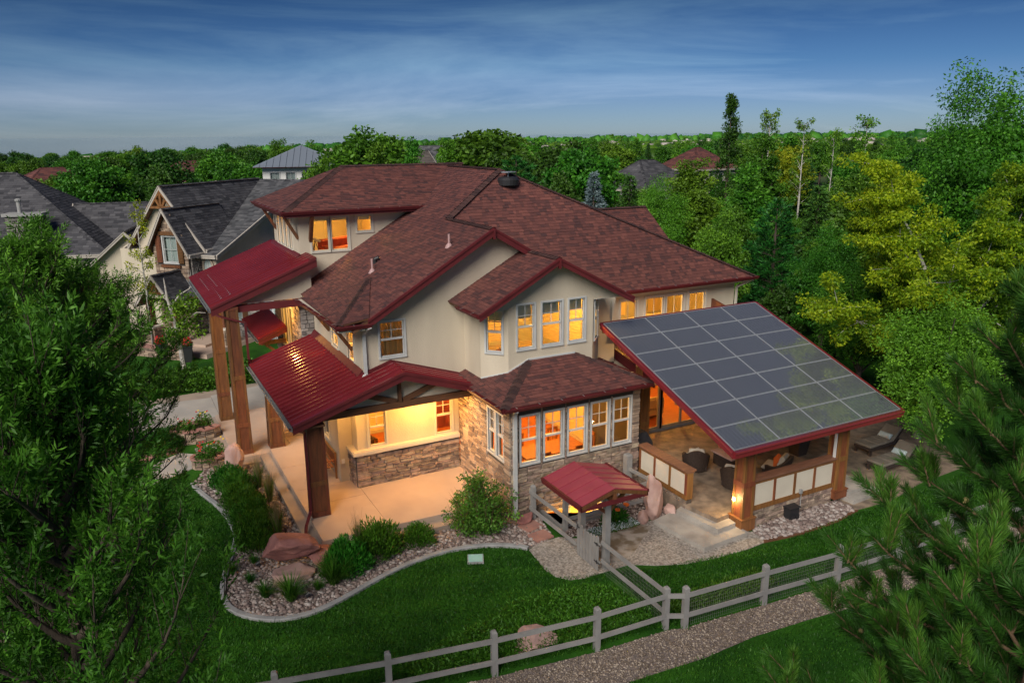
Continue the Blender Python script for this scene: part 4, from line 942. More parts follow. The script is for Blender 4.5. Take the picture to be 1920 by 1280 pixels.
gutter((-6.13, 9.46, 3.55), (-6.13, 2.0, 3.55), H, out=(-1, 0, 0), mname='flashing', h=.12)
fascia((-6.10, 9.46, 3.5), (-6.10, 2.05, 3.5), H, h=.18, out=(1, 0, 0))
MU = lambda x, y: (x, y, 5.88+.385*(x+7.27))
seam_roof('metal_roof', [MU(-7.27, 9.05), MU(-3.42, 9.05), MU(-3.42, 10.4), MU(-7.27, 10.4)], None, H, step=.30)
seam_roof('metal_roof', [MU(-7.27, 10.4), MU(-3.67, 10.4), MU(-3.67, 15.9), MU(-7.27, 15.9)], None, H, step=.30)
fascia(MU(-7.27, 9.05), MU(-3.42, 9.05), H, h=.3); gutter((-7.28, 15.9, 5.87), (-7.28, 9.0, 5.87), H, out=(-1, 0, 0), mname='flashing')
fascia((-7.25, 15.9, 5.82), (-7.25, 9.05, 5.82), H, h=.22, out=(1, 0, 0))
mb = MB(); mb.prism([(-3.40, 9.0, 7.06), (-3.40, 10.39, 7.06), (-3.40, 10.39, 7.42), (-3.40, 9.0, 7.42)], [(-3.62, 9.0, 7.02), (-3.62, 10.39, 7.02), (-3.62, 10.39, 7.36), (-3.62, 9.0, 7.36)]); mb.build('end_flashing', 'maroon', H)
mb = MB(); mb.prism([(-3.68, 10.35, 7.24), (-3.86, 10.35, 7.20), (-3.86, 10.35, 7.24), (-3.70, 10.35, 7.40)], [(-3.68, 15.4, 7.24), (-3.86, 15.4, 7.20), (-3.86, 15.4, 7.24), (-3.70, 15.4, 7.40)]); mb.build('wall_flashing', 'maroon', H)
sg = MB()
for row in range(4):
    for k in range(18):
        x = -7.0+.16*row; y = 9.5+k*.30+(.15 if row % 2 else 0); z = MU(x, y)[2]+.02; sg.prism([(x, y, z), (x+.05, y, z+.02), (x+.05, y+.05, z+.02), (x, y+.05, z)], [(x+.04, y, z+.06), (x+.05, y, z+.06), (x+.05, y+.05, z+.06), (x+.04, y+.05, z+.06)])
sg.build('snow_guards', 'flashing', H, kind='stuff')
wpt = Wall((-6.95, 9.45), (-3.56, 9.45)); wpt.solid('gable_wall', 'stucco', H, 5.86, [(0, 5.9), (3.39, 7.12)], [], .12)
# entrance roof further back and shed roof behind the pavilion
M3 = lambda x, y: (x, y, 3.75+.36*(x+5.2))
seam_roof('metal_roof', [M3(-5.25, 12.2), M3(-4.06, 12.2), M3(-4.06, 16.2), M3(-5.25, 16.2)], None, H, step=.25)
fascia(M3(-5.25, 12.2), M3(-4.06, 12.2), H, h=.2); gutter((-5.26, 16.2, 3.73), (-5.26, 12.15, 3.73), H, out=(-1, 0, 0), mname='flashing', h=.1)
mb = MB(); mb.bar((-5.1, 12.6, 3.5), (-4.06, 12.6, 3.5), .14, .16); mb.build('beam', 'wood', H)
mb = MB(); mb.bar((-4.1, 12.6, 2.7), (-4.9, 12.6, 3.42), .12, .12); mb.build('eave_bracket', 'wood', H)
seam_roof('metal_roof', [(6.1, .8, 3.44), (12.6, .8, 3.44), (12.6, 4.68, 4.18), (6.1, 4.68, 4.18)], None, H, step=.42)
mb = MB(); mb.prism([(6.1, .78, 3.18), (6.1, 4.68, 3.92), (6.1, 4.68, 4.24), (6.1, .78, 3.50)], [(6.04, .78, 3.18), (6.04, 4.68, 3.92), (6.04, 4.68, 4.24), (6.04, .78, 3.50)]); mb.build('fascia', 'maroon', H)
# ---- porch: columns, beams, gable truss, ceiling
def column(name, c, z0, z1, w0, w1, parent, mname='wood', splits=(), plinth=.0):
    """Panelled tapered post: core, corner stiles, rails and base."""
    mb = MB(); mb.frustum(c, w0*.90, w1*.90, z0, z1); col = mb.build(name, mname, parent)
    wz = lambda z: w0+(w1-w0)*(z-z0)/(z1-z0)
    tb = MB(); t = .085
    for sx in (-1, 1):
        for sy in (-1, 1):
            a = [(c[0]+sx*(w0/2-t), c[1]+sy*(w0/2-t)), (c[0]+sx*w0/2, c[1]+sy*w0/2)]; b = [(c[0]+sx*(w1/2-t), c[1]+sy*(w1/2-t)), (c[0]+sx*w1/2, c[1]+sy*w1/2)]
            x0, x1 = sorted((a[0][0], a[1][0])); y0, y1 = sorted((a[0][1], a[1][1])); X0, X1 = sorted((b[0][0], b[1][0])); Y0, Y1 = sorted((b[0][1], b[1][1]))
            tb.prism([(x0, y0, z0), (x1, y0, z0), (x1, y1, z0), (x0, y1, z0)], [(X0, Y0, z1), (X1, Y0, z1), (X1, Y1, z1), (X0, Y1, z1)])
    tb.build('corner_stile', mname, col)
    for a, b in [(z0, z0+.16)]+[(s-.08, s+.08) for s in splits]+[(z1-.12, z1)]:
        rb = MB(); rb.frustum(c, wz(a)+.004, wz(b)+.004, a, b); rb.build('rail', mname, col)
    if plinth:
        rb = MB(); rb.frustum(c, w0+.10, w0+.10, z0-.02, z0+plinth); rb.frustum(c, w0+.15, w0+.15, z0+plinth, z0+plinth+.04); rb.build('plinth', mname, col)
    return col
column('porch_column', (-5.38, 2.68), .34, 3.42, .56, .51, H, splits=(1.45,))
column('porch_column', (-5.38, 9.32), .20, 3.42, .56, .44, H, splits=(1.35,))
column('tall_column', (-6.56, 9.24), .20, 5.85, .52, .42, H, splits=(1.35, 3.2))
column('tall_column', (-6.66, 13.42), .20, 5.85, .50, .42, H, splits=(1.35, 3.2))
mb = MB(); mb.box(-5.16, 2.55, 3.38, .0, 2.80, 3.60); bm = mb.build('porch_beam', 'beam_wood', H)
mb = MB(); mb.box(-5.50, 2.9, 3.22, -5.26, 9.2, 3.42); mb.build('porch_beam', 'beam_wood', H)
mb = MB(); mb.box(-6.75, 9.12, 5.62, -3.56, 9.36, 5.86); mb.build('portico_beam', 'maroon', H)
mb = MB(); mb.box(-6.75, 9.4, 5.60, -6.5, 15.5, 5.82); mb.build('portico_beam', 'wood', H)
wgp = Wall((-5.9, 2.66), (.0, 2.66)); wgp.solid('gable_wall', 'stucco', H, 3.60, [(0, 3.6), (.1, 3.6), (3.28, 4.60), (5.9, 3.72)], [], .1)
mb = MB(); mb.bar((-2.62, 2.60, 3.6), (-2.62, 2.60, 4.58), .16, .1, up=(1, 0, 0)); mb.build('truss_post', 'beam_wood', H)
for sg in (-1, 1):
    mb = MB(); mb.bar((-2.62+sg*.12, 2.60, 3.62), (-2.62+sg*1.55, 2.60, 4.12), .09, .16, up=(0, 0, 1)); mb.build('truss_brace', 'beam_wood', H)
mb = MB(); mb.box(-6.05, 2.12, 3.38, -5.15, 2.5, 3.44); mb.build('soffit', 'beam_wood', H)
mb = MB(); mb.box(-5.26, 2.8, 3.40, -.0, 3.96, 3.44); mb.box(-5.26, 3.96, 3.40, -4.15, 9.4, 3.44); mb.build('porch_ceiling', 'room_wall_pale', H)
downspout([(-6.18, 2.15, 3.45), (-5.72, 2.36, 3.2), (-5.72, 2.36, .62), (-5.98, 1.9, .42), (-6.12, 1.55, .10)], H, mname='maroon', r=.04)
downspout([(-7.32, 9.1, 5.75), (-6.95, 9.0, 5.55), (-6.15, 9.0, 5.25), (-6.15, 9.0, 3.9), (-6.0, 9.2, 3.62)], H, mname='maroon', r=.04)
# ---- roof furniture
def roof_pipe(p, h=.4):
    mb = MB(); mb.tube([(p[0], p[1], p[2]-.1), (p[0], p[1], p[2]+h)], .04, 10); o = mb.build('vent_pipe', 'vent_pipe', H)
    fb = MB(); fb.lathe((p[0], p[1], p[2]), [(.15, -.06), (.10, .04), (.055, .10)], 10); fb.build('pipe_boot', 'vent_pipe', o)
roof_pipe(LP(-2.05, 6.55), .45); roof_pipe(LP(-.21, 3.9), .4)
mb = MB(); p = LP(-1.75, 7.2); mb.tube([(p[0], p[1], p[2]-.05), (p[0]+.02, p[1]-.02, p[2]+.16), (p[0]+.14, p[1]-.08, p[2]+.22)], .07, 10); mb.build('roof_vent_hood', 'black_iron', H)
v = (3.82, 7.42, 10.03); mb = MB(); mb.lathe((v[0], v[1], v[2]), [(.42, -.15), (.44, .05), (.36, .14), (.2, .17)], 20); sv_ = mb.build('attic_fan', 'black_iron', H)
mb = MB(); mb.cbox((v[0]+.02, v[1]-.02, v[2]+.34), .5, .34, .03, .4); mb.bar((v[0], v[1], v[2]+.1), (v[0]+.02, v[1], v[2]+.33), .04, .04); mb.build('fan_solar_panel', 'solar_frame', sv_)
# ---- rooms behind the windows, with their lamps
room(.14, 4.74, .14, 8.0, .5, 3.6, H, 'fl'); room(-3.55, .14, 4.10, 8.0, .5, 3.6, H, 'fr')
lamp((2.4, 2.3, 3.3), 109.3, H, WARM); lamp((2.6, 6.2, 3.58), 101.0, H, WARM); lamp((-2.0, 6.2, 3.58), 67.3, H, WARM)
room(.13, 4.45, 2.12, 6.0, 3.98, 6.58, H, 'f', fm='carpet'); lamp((2.6, 3.0, 6.5), 109.3, H, GOLD)
room(-3.41, -.1, 3.44, 7.0, 3.7, 6.05, H, 'fl', fm='carpet'); lamp((-2.4, 5.0, 6.03), 63.1, H, GOLD)
room(6.05, 13.1, 4.82, 9.0, 3.5, 5.75, H, 'f', fm='carpet'); lamp((9.2, 6.6, 5.72), 96.9, H, GOLD)
room(4.9, 13.1, 3.14, 9.0, .5, 3.3, H, 'f'); lamp((7.0, 5.6, 3.28), 71.5, H, WARM); lamp((10.5, 5.6, 3.28), 71.5, H, WARM)
room(-3.53, .3, 10.54, 15.26, 6.85, 8.82, H, 'fl', fm='carpet'); lamp((-1.4, 12.4, 8.8), 63.1, H, GOLD)
room(-3.91, -.9, 9.8, 14.3, .5, 5.5, H, 'l'); lamp((-2.4, 12.0, 5.4), 54.7, H, GOLD)
room(-4.01, -3.56, 4.85, 9.4, .5, 3.5, H, 'l')
room(1.2, 3.2, .14, 2.4, -1.5, -.1, H, 'f'); lamp((2.2, 1.0, -.12), 52.0, H, GOLD, r=.1)
# porch, portico and stair-tower lamps
lamp((-1.4, 3.0, 3.39), 91.0, H, (1, .52, .13), r=.13); lamp((-4.3, 3.3, 3.39), 28.6, H, (1, .52, .13), r=.12)
lamp((-4.65, 6.6, 3.39), 27.2, H, (1, .52, .13), r=.13)
lamp((-4.75, 8.9, 3.39), 20.4, H, (1, .52, .13), r=.12)
lamp((-4.75, 10.9, 5.5), 49.0, H, (1, .52, .13), r=.13)
# inner doors, curtains and cupboards seen through the glass
mb = MB(); w_ = Wall((-3.3, 3.62), (-.2, 3.62))
for k in range(26):
    u = .25+k*.045; d = .02*math.sin(k*1.9); mb.face([w_.pt(u, 3.75, d), w_.pt(u+.045, 3.75, .02*math.sin((k+1)*1.9)), w_.pt(u+.045, 6.0, .02*math.sin((k+1)*1.9)), w_.pt(u, 6.0, d)])
mb.build('curtain', 'curtain', H, smooth=True)
for (x, y, z, wdt, hgt) in ((1.0, 7.98, .5, .9, 2.1), (2.6, 7.98, .5, .9, 2.1), (-1.0, 7.98, .5, .9, 2.1), (7.4, 8.98, .5, 1.2, 2.0), (10.6, 8.98, .5, .9, 2.1), (9.0, 8.98, 3.5, .9, 2.0), (10.8, 8.98, 3.5, 1.1, 1.5), (-2.4, 15.24, 6.85, .9, 1.8), (3.2, 5.98, 3.98, .9, 2.05)):
    mb = MB(); mb.box(x-.07, y-.05, z, x, y, z+hgt); mb.box(x+wdt, y-.05, z, x+wdt+.07, y, z+hgt); mb.box(x-.07, y-.05, z+hgt, x+wdt+.07, y, z+hgt+.08)
    dr = mb.build('door', 'cream_frame', H); mb = MB(); mb.box(x, y-.03, z, x+wdt, y, z+hgt); mb.build('door_leaf', 'room_wood' if (x > 0 and z < 1) else 'cream_frame', dr)
mb = MB(); mb.box(.3, 7.3, .5, 2.2, 7.95, 1.45); mb.box(.26, 7.26, 1.45, 2.24, 7.97, 1.5); kc = mb.build('kitchen_cabinet', 'cherry', H)
for k in range(4):
    mb = MB(); mb.box(.36+k*.47, 7.275, .62, .36+k*.47+.4, 7.3, 1.38); mb.build('door', 'cherry', kc)
# ================================================================== solar pavilion
pav = thing('solar_pavilion', 'open timber patio pavilion with a sloping roof of solar panels', 'pavilion', (8.1, -1.2, 0))
PX0, PX1, PY0, PY1, PZ0, PZ1 = 4.62, 11.78, -4.72, 2.0, 3.10, 5.42
ps = (PZ1-PZ0)/(PY1-PY0); pth = math.atan(ps)
PP = lambda x, y, d=0.0: (x, y-math.sin(pth)*d, PZ0+ps*(y-PY0)+math.cos(pth)*d)
mb = MB(); q = [(PX0, PY0), (PX1, PY0), (PX1, PY1), (PX0, PY1)]; mb.prism([PP(*k, -.09) for k in q], [PP(*k, -.03) for k in q]); deck = mb.build('roof_deck', 'maroon', pav)
for a, b, out in (((PX0, PY0), (PX1, PY0), (0, -1, 0)), ((PX0, PY1), (PX0, PY0), (-1, 0, 0)), ((PX1, PY0), (PX1, PY1), (1, 0, 0)), ((PX1, PY1), (PX0, PY1), (0, 1, 0))):
    A, B, o = Vector(PP(*a)), Vector(PP(*b)), Vector(out); h = .2 if out[1] == 0 else .2; mb = MB()
    pr = [(0, .012), (.07, .012), (.085, -.05), (.05, -.08), (.05, -h), (0, -h)]
    mb.prism([A+o*x+Vector((0, 0, z)) for x, z in pr], [B+o*x+Vector((0, 0, z)) for x, z in pr]); mb.build('fascia', 'metal_roof', pav)
# panels: four across, seven up the slope
cm = mat('solar_glass', (.011, .012, .016), (.015, .016, .021), 1.2, .3, spec=.3)
n_, l_ = cm.node_tree.nodes, cm.node_tree.links; p_ = n_['Principled BSDF']
to = n_.new('ShaderNodeTexCoord'); sp = n_.new('ShaderNodeSeparateXYZ'); l_.new(to.outputs['Object'], sp.inputs[0])
def lines(sock, period, width):
    a = n_.new('ShaderNodeMath'); a.operation = 'MULTIPLY'; a.inputs[1].default_value = 1/period; l_.new(sock, a.inputs[0])
    b = n_.new('ShaderNodeMath'); b.operation = 'FRACT'; l_.new(a.outputs[0], b.inputs[0])
    c = n_.new('ShaderNodeMath'); c.operation = 'LESS_THAN'; c.inputs[1].default_value = width; l_.new(b.outputs[0], c.inputs[0]); return c.outputs[0]
la, lb_ = lines(sp.outputs['Y'], .0385, .46), lines(sp.outputs['X'], .154, .05)
ad = n_.new('ShaderNodeMath'); ad.operation = 'MAXIMUM'; l_.new(la, ad.inputs[0]); l_.new(lb_, ad.inputs[1])
base = p_.inputs['Base Color'].links[0].from_socket; mx_ = n_.new('ShaderNodeMix'); mx_.data_type = 'RGBA'
l_.new(ad.outputs[0], mx_.inputs['Factor']); l_.new(base, mx_.inputs['A']); mx_.inputs['B'].default_value = (.22, .24, .265, 1); l_.new(mx_.outputs['Result'], p_.inputs['Base Color'])  # printed cell lines, paled so their colour stands in for reflected sky
p_.inputs['Coat Weight'].default_value = 1.0; p_.inputs['Coat Roughness'].default_value = .03; p_.inputs['Coat IOR'].default_value = 3.2
sl = math.hypot(PY1-PY0, PZ1-PZ0); NX, NY = 4, 7; mg = .045
pw, ph = (PX1-PX0-2*mg)/NX, (sl-2*mg)/NY
fm_ = MB(); a, b, t = pw/2-.008, ph/2-.008, .017
for bx in ((-a, -b, 0, a, -b+t, .04), (-a, b-t, 0, a, b, .04), (-a, -b+t, 0, -a+t, b-t, .04), (a-t, -b+t, 0, a, b-t, .04)): fm_.box(*bx)
fme = fm_.mesh('solar_panel', 'solar_frame'); gm_ = MB(); gm_.box(-a+t, -b+t, .005, a-t, b-t, .034); gme = gm_.mesh('cells', 'solar_glass')
for j in range(NY):
    for i in range(NX):
        x = PX0+mg+pw*(i+.5); d = mg+ph*(j+.5); y = PY0+d*math.cos(pth); o = bpy.data.objects.new('solar_panel', fme)
        o.location = Vector(PP(x, y, -.02))-pav.location; o.rotation_euler = (pth, 0, 0); link(o, pav)
        c = bpy.data.objects.new('cells', gme); link(c, o)
# frame: columns, beams, rafters, brackets
CF = ((5.94, -3.88), (9.98, -3.88)); CB = ((6.2, 1.6), (10.0, 1.6))
for i, c in enumerate(CF): column('column', c, .06 if i == 0 else .2, 2.82, .46, .42, pav, 'wood_light', (1.55,), plinth=.36 if i == 0 else .25)
for c in CB: column('column', c, .45, 4.6, .40, .38, pav, 'wood_light', (1.6,))
mb = MB(); mb.box(5.0, -4.02, 2.82, 11.3, -3.76, 3.10); mb.build('beam', 'wood_light', pav)
mb = MB(); mb.box(5.0, 1.5, 4.6, 11.3, 1.72, 4.92); mb.build('beam', 'wood_light', pav)
mb = MB()
for i in range(12):
    x = 4.95+i*.59; mb = MB(); A, B = Vector(PP(x, PY0+.12, -.17)), Vector(PP(x, PY1-.1, -.17)); mb.bar(A, B, .07, .15); mb.build('rafter', 'wood_light', pav)
for k in range(7):
    mb = MB(); y = PY0+.5+k*1.0; P_ = PP(PX0+.02, y, -.2); mb.bar((P_[0]-.06, P_[1], P_[2]), (P_[0]+.5, P_[1], P_[2]), .10, .12); mb.build('outrigger', 'wood_light', pav)
for (cx, sx) in ((5.94, 1), (9.98, 1), (5.94, -1)):
    mb = MB(); x0 = cx+sx*.24; mb.prism([(x0, -4.0, 2.45), (x0+sx*.38, -4.0, 2.82), (x0, -4.0, 2.82)] if sx > 0 else [(x0, -4.0, 2.82), (x0+sx*.38, -4.0, 2.82), (x0, -4.0, 2.45)],
             [(x0, -3.80, 2.45), (x0+sx*.38, -3.80, 2.82), (x0, -3.80, 2.82)] if sx > 0 else [(x0, -3.80, 2.82), (x0+sx*.38, -3.80, 2.82), (x0, -3.80, 2.45)]); mb.build('bracket', 'wood_light', pav)
mb = MB(); mb.tube([(6.25, -3.90, 2.58), (9.72, -3.90, 2.58)], .11, 10); mb.box(6.22, -3.99, 2.60, 9.74, -3.85, 2.80); mb.build('rolled_screen', 'screen_roll', pav)
mb = MB(); mb.box(9.70, -4.00, .95, 9.75, -3.92, 2.6); mb.build('screen_track', 'white_paint', pav)
# low walls with cream panels
def panel_wall(w, L, z0, z1, n, parent, cap=.36, th=.22):
    mb = MB(); w.slab(mb, 0, L, z0, z1, -th, 0); wl = mb.build('low_wall', 'wood_light', parent)
    cb = MB(); w.slab(cb, -.04, L+.04, z1, z1+.05, -th/2-cap/2, -th/2+cap/2); w.slab(cb, -.02, L+.02, z1-.05, z1, -th/2-cap/2+.05, -th/2+cap/2-.05); cb.build('cap', 'wood_cap', wl)
    st = .10; pw_ = (L-st*(n+1))/n
    for i in range(n):
        u = st+(pw_+st)*i; pb = MB(); w.slab(pb, u, u+pw_, z0+.16, z1-.10, 0, .006); pb.build('panel', 'panel_cream', wl)
    for i in range(n+1):
        u = (pw_+st)*i; sb = MB(); w.slab(sb, u, u+st, z0+.14, z1-.07, 0, .022); sb.build('stile', 'wood_light', wl)
    rb = MB(); w.slab(rb, 0, L, z0, z0+.16, .0, .024); w.slab(rb, 0, L, z1-.10, z1-.05, .0, .024); rb.build('rail', 'wood_light', wl)
    return wl
pwf = Wall((6.18, -4.0), (9.74, -4.0)); panel_wall(pwf, 3.56, .58, 1.56, 4, pav)
pwl = Wall((4.90, -.06), (4.90, -2.52)); panel_wall(pwl, 2.46, .60, 1.55, 3, pav, cap=.40, th=.24)
for w_, L, sd in ((Wall((6.18, -3.96), (9.74, -3.96)), 3.56, 31), (Wall((4.93, -.06), (4.93, -2.5)), 2.44, 32)):
    fb = w_.solid('stone_base', 'mortar', pav, 0, .578, [], .2); stone_face(w_, stone_rects(L, .0, .575, [], .07, .15, .22, .55, sd), fb, True, sd, depth=.05)
mb = MB(); mb.box(7.55, -4.30, .02, 7.95, -4.05, .42); mb.box(7.60, -4.36, .08, 7.72, -4.30, .2); mb.box(7.78, -4.36, .08, 7.90, -4.30, .2); mb.box(7.52, -4.33, .42, 7.98, -4.03, .45)
t = thing('utility_box', 'black utility box at the foot of the cream pavilion panels', 'utility box', (7.75, -4.2, 0)); mb.build('body', 'black_iron', t)
mb = MB(); mb.box(8.17, -4.09, .72, 8.27, -4.02, .86); mb.tube([(8.22, -4.08, .2), (8.22, -4.08, .7)], .012, 6); t = thing('outlet_box', 'small white outlet box on the pavilion panel stile', 'outlet box', (8.22, -4.1, .2)); mb.build('body', 'kerb_concrete', t)
# pavilion lamp low beside the column, washing the patio floor
ld = bpy.data.lights.new('post_light', 'POINT'); ld.energy = 10; ld.color = (1, .66, .28); ld.shadow_soft_size = .05
lp = MB(); lp.box(5.66, -3.80, .95, 5.70, -3.72, 1.05); lpo = lp.build('post_lamp', 'lamp_glow', pav)
lo = bpy.data.objects.new('post_light', ld); lo.location = (5.58-8.1, -3.76+1.2, .98); COL.objects.link(lo); lo.parent = lpo
lamp((7.0, 1.3, 4.45), 35, pav, (1, .6, .25), r=.1)
# ---- patio furniture
def soft_box(mb, x0, y0, z0, x1, y1, z1, b=.05):
    xs, ys = (x0+b, x1-b), (y0+b, y1-b)
    r = lambda d, z: [(x0+d, y0+d, z), (x1-d, y0+d, z), (x1-d, y1-d, z), (x0+d, y1-d, z)]
    for (d0, za), (d1, zb) in (((b, z0), (0, z0+b)), ((0, z0+b), (0, z1-b)), ((0, z1-b), (b, z1))): mb.prism(r(d0, za), r(d1, zb))
def wicker_chair(label, loc, rz, pillow):
    """Barrel armchair: curved back and arms on a solid skirt, seat cushion and a scatter pillow."""
    t = thing('wicker_chair', label, 'armchair', (0, 0, 0), 'wicker patio chairs'); mb = MB(); n = 18
    outer, inner = [], []
    for i in range(n+1):
        a = math.radians(-35+250*i/n); back = max(0, math.sin(a)); h = .52+.36*back**1.6
        for lst, r0, r1 in ((outer, .40, .46), (inner, .31, .36)):
            lst.append(((r0*math.cos(a)*1.02, r0*math.sin(a), .05), (r1*math.cos(a)*1.05, r1*math.sin(a)+.10*back, h)))
    for i in range(n):
        (a, b), (c, d) = outer[i], outer[i+1]; (e, f), (g, h) = inner[i], inner[i+1]
        mb.face([a, c, d, b]); mb.face([g, e, f, h]); mb.face([b, d, h, f])
    for k in (0, n): mb.face([outer[k][0], inner[k][0], inner[k][1], outer[k][1]])
    mb.build('frame', 'wicker', t, local=True)
    sb = MB(); sb.box(-.36, -.36, .08, .36, .28, .32); sb.build('seat_base', 'wicker', t, local=True)
    cb = MB(); soft_box(cb, -.34, -.40, .32, .34, .26, .46); cb.build('seat_cushion', 'cushion', t, local=True)
    bb = MB(); soft_box(bb, -.26, -.08, -.22, .26, .08, .22, .06); bo = bb.build('back_cushion', 'cushion', t, local=True); bo.location = (0, .22, .66); bo.rotation_euler = (-.3, 0, 0)
    if pillow:
        pb = MB(); soft_box(pb, -.20, -.06, -.20, .20, .06, .20, .06); po = pb.build('pillow', pillow, t, local=True); po.location = (.05, .04, .62); po.rotation_euler = (-.5, .4, .3)
    t.location = loc; t.rotation_euler = (0, 0, rz); return t
wicker_chair('wicker armchair with a cream pillow in the open middle of the patio', (6.95, -.55, .45), 2.5, 'cushion')
wicker_chair('wicker armchair half hidden behind the near pavilion column', (7.15, -2.25, .45), 2.1, None)
wicker_chair('wicker armchair with an orange pillow behind the low front wall', (8.9, -2.35, .45), 3.6, 'cushion_orange')
t = thing('fire_table', 'square dark wicker fire table on the patio', 'table', (8.2, -1.0, .45)); mb = MB(); mb.box(7.75, -1.45, .52, 8.65, -.55, .95); mb.build('base', 'wicker', t); mb = MB(); mb.box(7.68, -1.52, .95, 8.72, -.48, 1.0); mb.build('top', 'sandstone_pale', t)
t = thing('tall_planter', 'tall tapered dark planter at the back of the patio', 'planter', (11.1, -1.3, .45)); mb = MB(); mb.frustum((11.1, -1.3), .42, .62, .45, 1.25); mb.build('pot', 'wicker', t); mb = MB(); mb.frustum((11.1, -1.3), .68, .68, 1.25, 1.31); mb.build('rim', 'wicker', t)
t = thing('covered_grill', 'barbecue under a black cover against the stone corner', 'grill', (5.55, .95, .45)); mb = MB()
mb.prism([(5.2, .55, .45), (6.0, .55, .45), (6.0, 1.5, .45), (5.2, 1.5, .45)], [(5.24, .6, 1.25), (5.96, .6, 1.25), (5.96, 1.45, 1.25), (5.24, 1.45, 1.25)])
mb.prism([(5.24, .6, 1.25), (5.96, .6, 1.25), (5.96, 1.45, 1.25), (5.24, 1.45, 1.25)], [(5.42, .72, 1.62), (5.78, .72, 1.62), (5.78, 1.35, 1.62), (5.42, 1.35, 1.62)]); mb.build('cover', 'cover_black', t)
def lounger(label, loc, rz):
    t = thing('sun_lounger', label, 'sun lounger', (0, 0, 0), 'sun loungers on the terrace'); mb = MB(); mb.box(-.95, -.36, .20, .45, .36, .30); mb.build('frame', 'wicker', t, local=True)
    for x in (-.88, .9):
        for y in (-.3, .3): lb = MB(); lb.box(x-.04, y-.04, 0, x+.04, y+.04, .22); lb.build('leg', 'wicker', t, local=True)
    mb = MB(); mb.box(.45, -.36, .20, .98, .36, .28); mb.build('frame_end', 'wicker', t, local=True)
    for i in range(3): cb = MB(); soft_box(cb, -.95+.47*i, -.34, .30, -.95+.47*i+.46, .34, .40, .03); cb.build('cushion', 'cushion_shaded', t, local=True)
    bb = MB(); soft_box(bb, 0, -.34, 0, .62, .34, .10, .03); b = bb.build('back_cushion', 'cushion_shaded', t, local=True); b.location = (.45, 0, .32); b.rotation_euler = (0, -.72, 0)
    fb = MB(); fb.box(0, -.36, -.05, .64, .36, 0); b = fb.build('back_frame', 'wicker', t, local=True); b.location = (.45, 0, .31); b.rotation_euler = (0, -.72, 0)
    pb = MB(); soft_box(pb, -.1, -.25, 0, .12, .25, .16, .05); b = pb.build('pillow', 'shade_grey', t, local=True); b.location = (.42, 0, .42); b.rotation_euler = (0, -.7, 0)
    t.location = loc; t.rotation_euler = (0, 0, rz)
lounger('sun lounger with pale cushions nearer the lawn', (13.9, -3.1, .05), .05); lounger('sun lounger with pale cushions farther from the lawn', (14.9, -1.75, .05), .05)
# ---- furniture inside
def dining_chair(label, loc, rz, m='dark_wood'):
    t = thing('dining_chair', label, 'chair', (0, 0, 0), 'dining chairs'); mb = MB(); soft_box(mb, -.22, -.22, .43, .22, .22, .48, .02); mb.build('seat', m, t, local=True)
    for x in (-.19, .19):
        for y in (-.19, .19): lb = MB(); lb.box(x-.02, y-.02, 0, x+.02, y+.02, .43 if y < 0 else 1.05); lb.build('leg', m, t, local=True)
    mb = MB(); mb.box(-.19, .175, .95, .19, .205, 1.05)
    for k in range(5): mb.box(-.15+k*.07, .18, .48, -.13+k*.07, .2, .95)
    mb.build('backrest', m, t, local=True); t.location = loc; t.rotation_euler = (0, 0, rz)
t = thing('dining_table', 'long wooden dining table behind the corner windows', 'table', (2.5, 1.9, .5)); mb = MB(); mb.box(1.3, 1.35, 1.20, 3.7, 2.45, 1.26); mb.build('top', 'room_wood', t)
for x in (1.45, 3.55):
    for y in (1.5, 2.3): mb = MB(); mb.box(x-.05, y-.05, .5, x+.05, y+.05, 1.2); mb.build('leg', 'room_wood', t)
for k, (x, y, rz, lb) in enumerate(((1.8, 1.15, 3.14, 'wooden chair at the window side of the dining table, left'), (3.2, 1.15, 3.14, 'wooden chair at the window side of the dining table, right'), (1.8, 2.7, 0, 'wooden chair at the far side of the dining table, left'), (3.2, 2.7, 0, 'wooden chair at the far side of the dining table, right'), (4.05, 1.9, -1.57, 'wooden chair at the right end of the dining table'))): dining_chair(lb, (x, y, .5), rz, 'room_wood')
for k, (x, y, rz, lb) in enumerate(((1.6, 6.9, 3.1, 'dark spindle chair in front of the kitchen cabinets'), (-2.95, 4.65, .4, 'dark spindle chair behind the left porch window'), (-2.6, 5.1, 1.8, 'dark spindle chair standing deeper behind the left porch window'))): dining_chair(lb, (x, y, .5), rz)
def sofa(label, loc, rz, m, L=2.0):
    t = thing('sofa', label, 'sofa', (0, 0, 0), 'sofas indoors'); mb = MB(); soft_box(mb, -L/2, -.42, .10, L/2, .42, .42, .05); mb.build('base', m, t, local=True)
    mb = MB(); soft_box(mb, -L/2, .24, .40, L/2, .46, .90, .07); mb.build('backrest', m, t, local=True)
    for s in (-1, 1): mb = MB(); soft_box(mb, s*(L/2-.1)-.12, -.44, .1, s*(L/2-.1)+.12, .44, .64, .06); mb.build('arm', m, t, local=True)
    for i in range(2): mb = MB(); soft_box(mb, -L/2+.22+i*(L/2-.22), -.44, .42, -L/2+.22+(i+1)*(L/2-.22), .26, .56, .05); mb.build('seat_cushion', m, t, local=True)
    t.location = loc; t.rotation_euler = (0, 0, rz)
sofa('red sofa in the lit tower room', (-1.75, 11.5, 6.86), .5, 'sofa_red', 1.7); sofa('long tan sofa behind the patio doors', (8.0, 4.4, .5), 3.2, 'sofa_tan', 2.3); sofa('pale sofa in the right upstairs room', (9.8, 6.2, 3.5), 3.1, 'sofa_tan', 1.8)
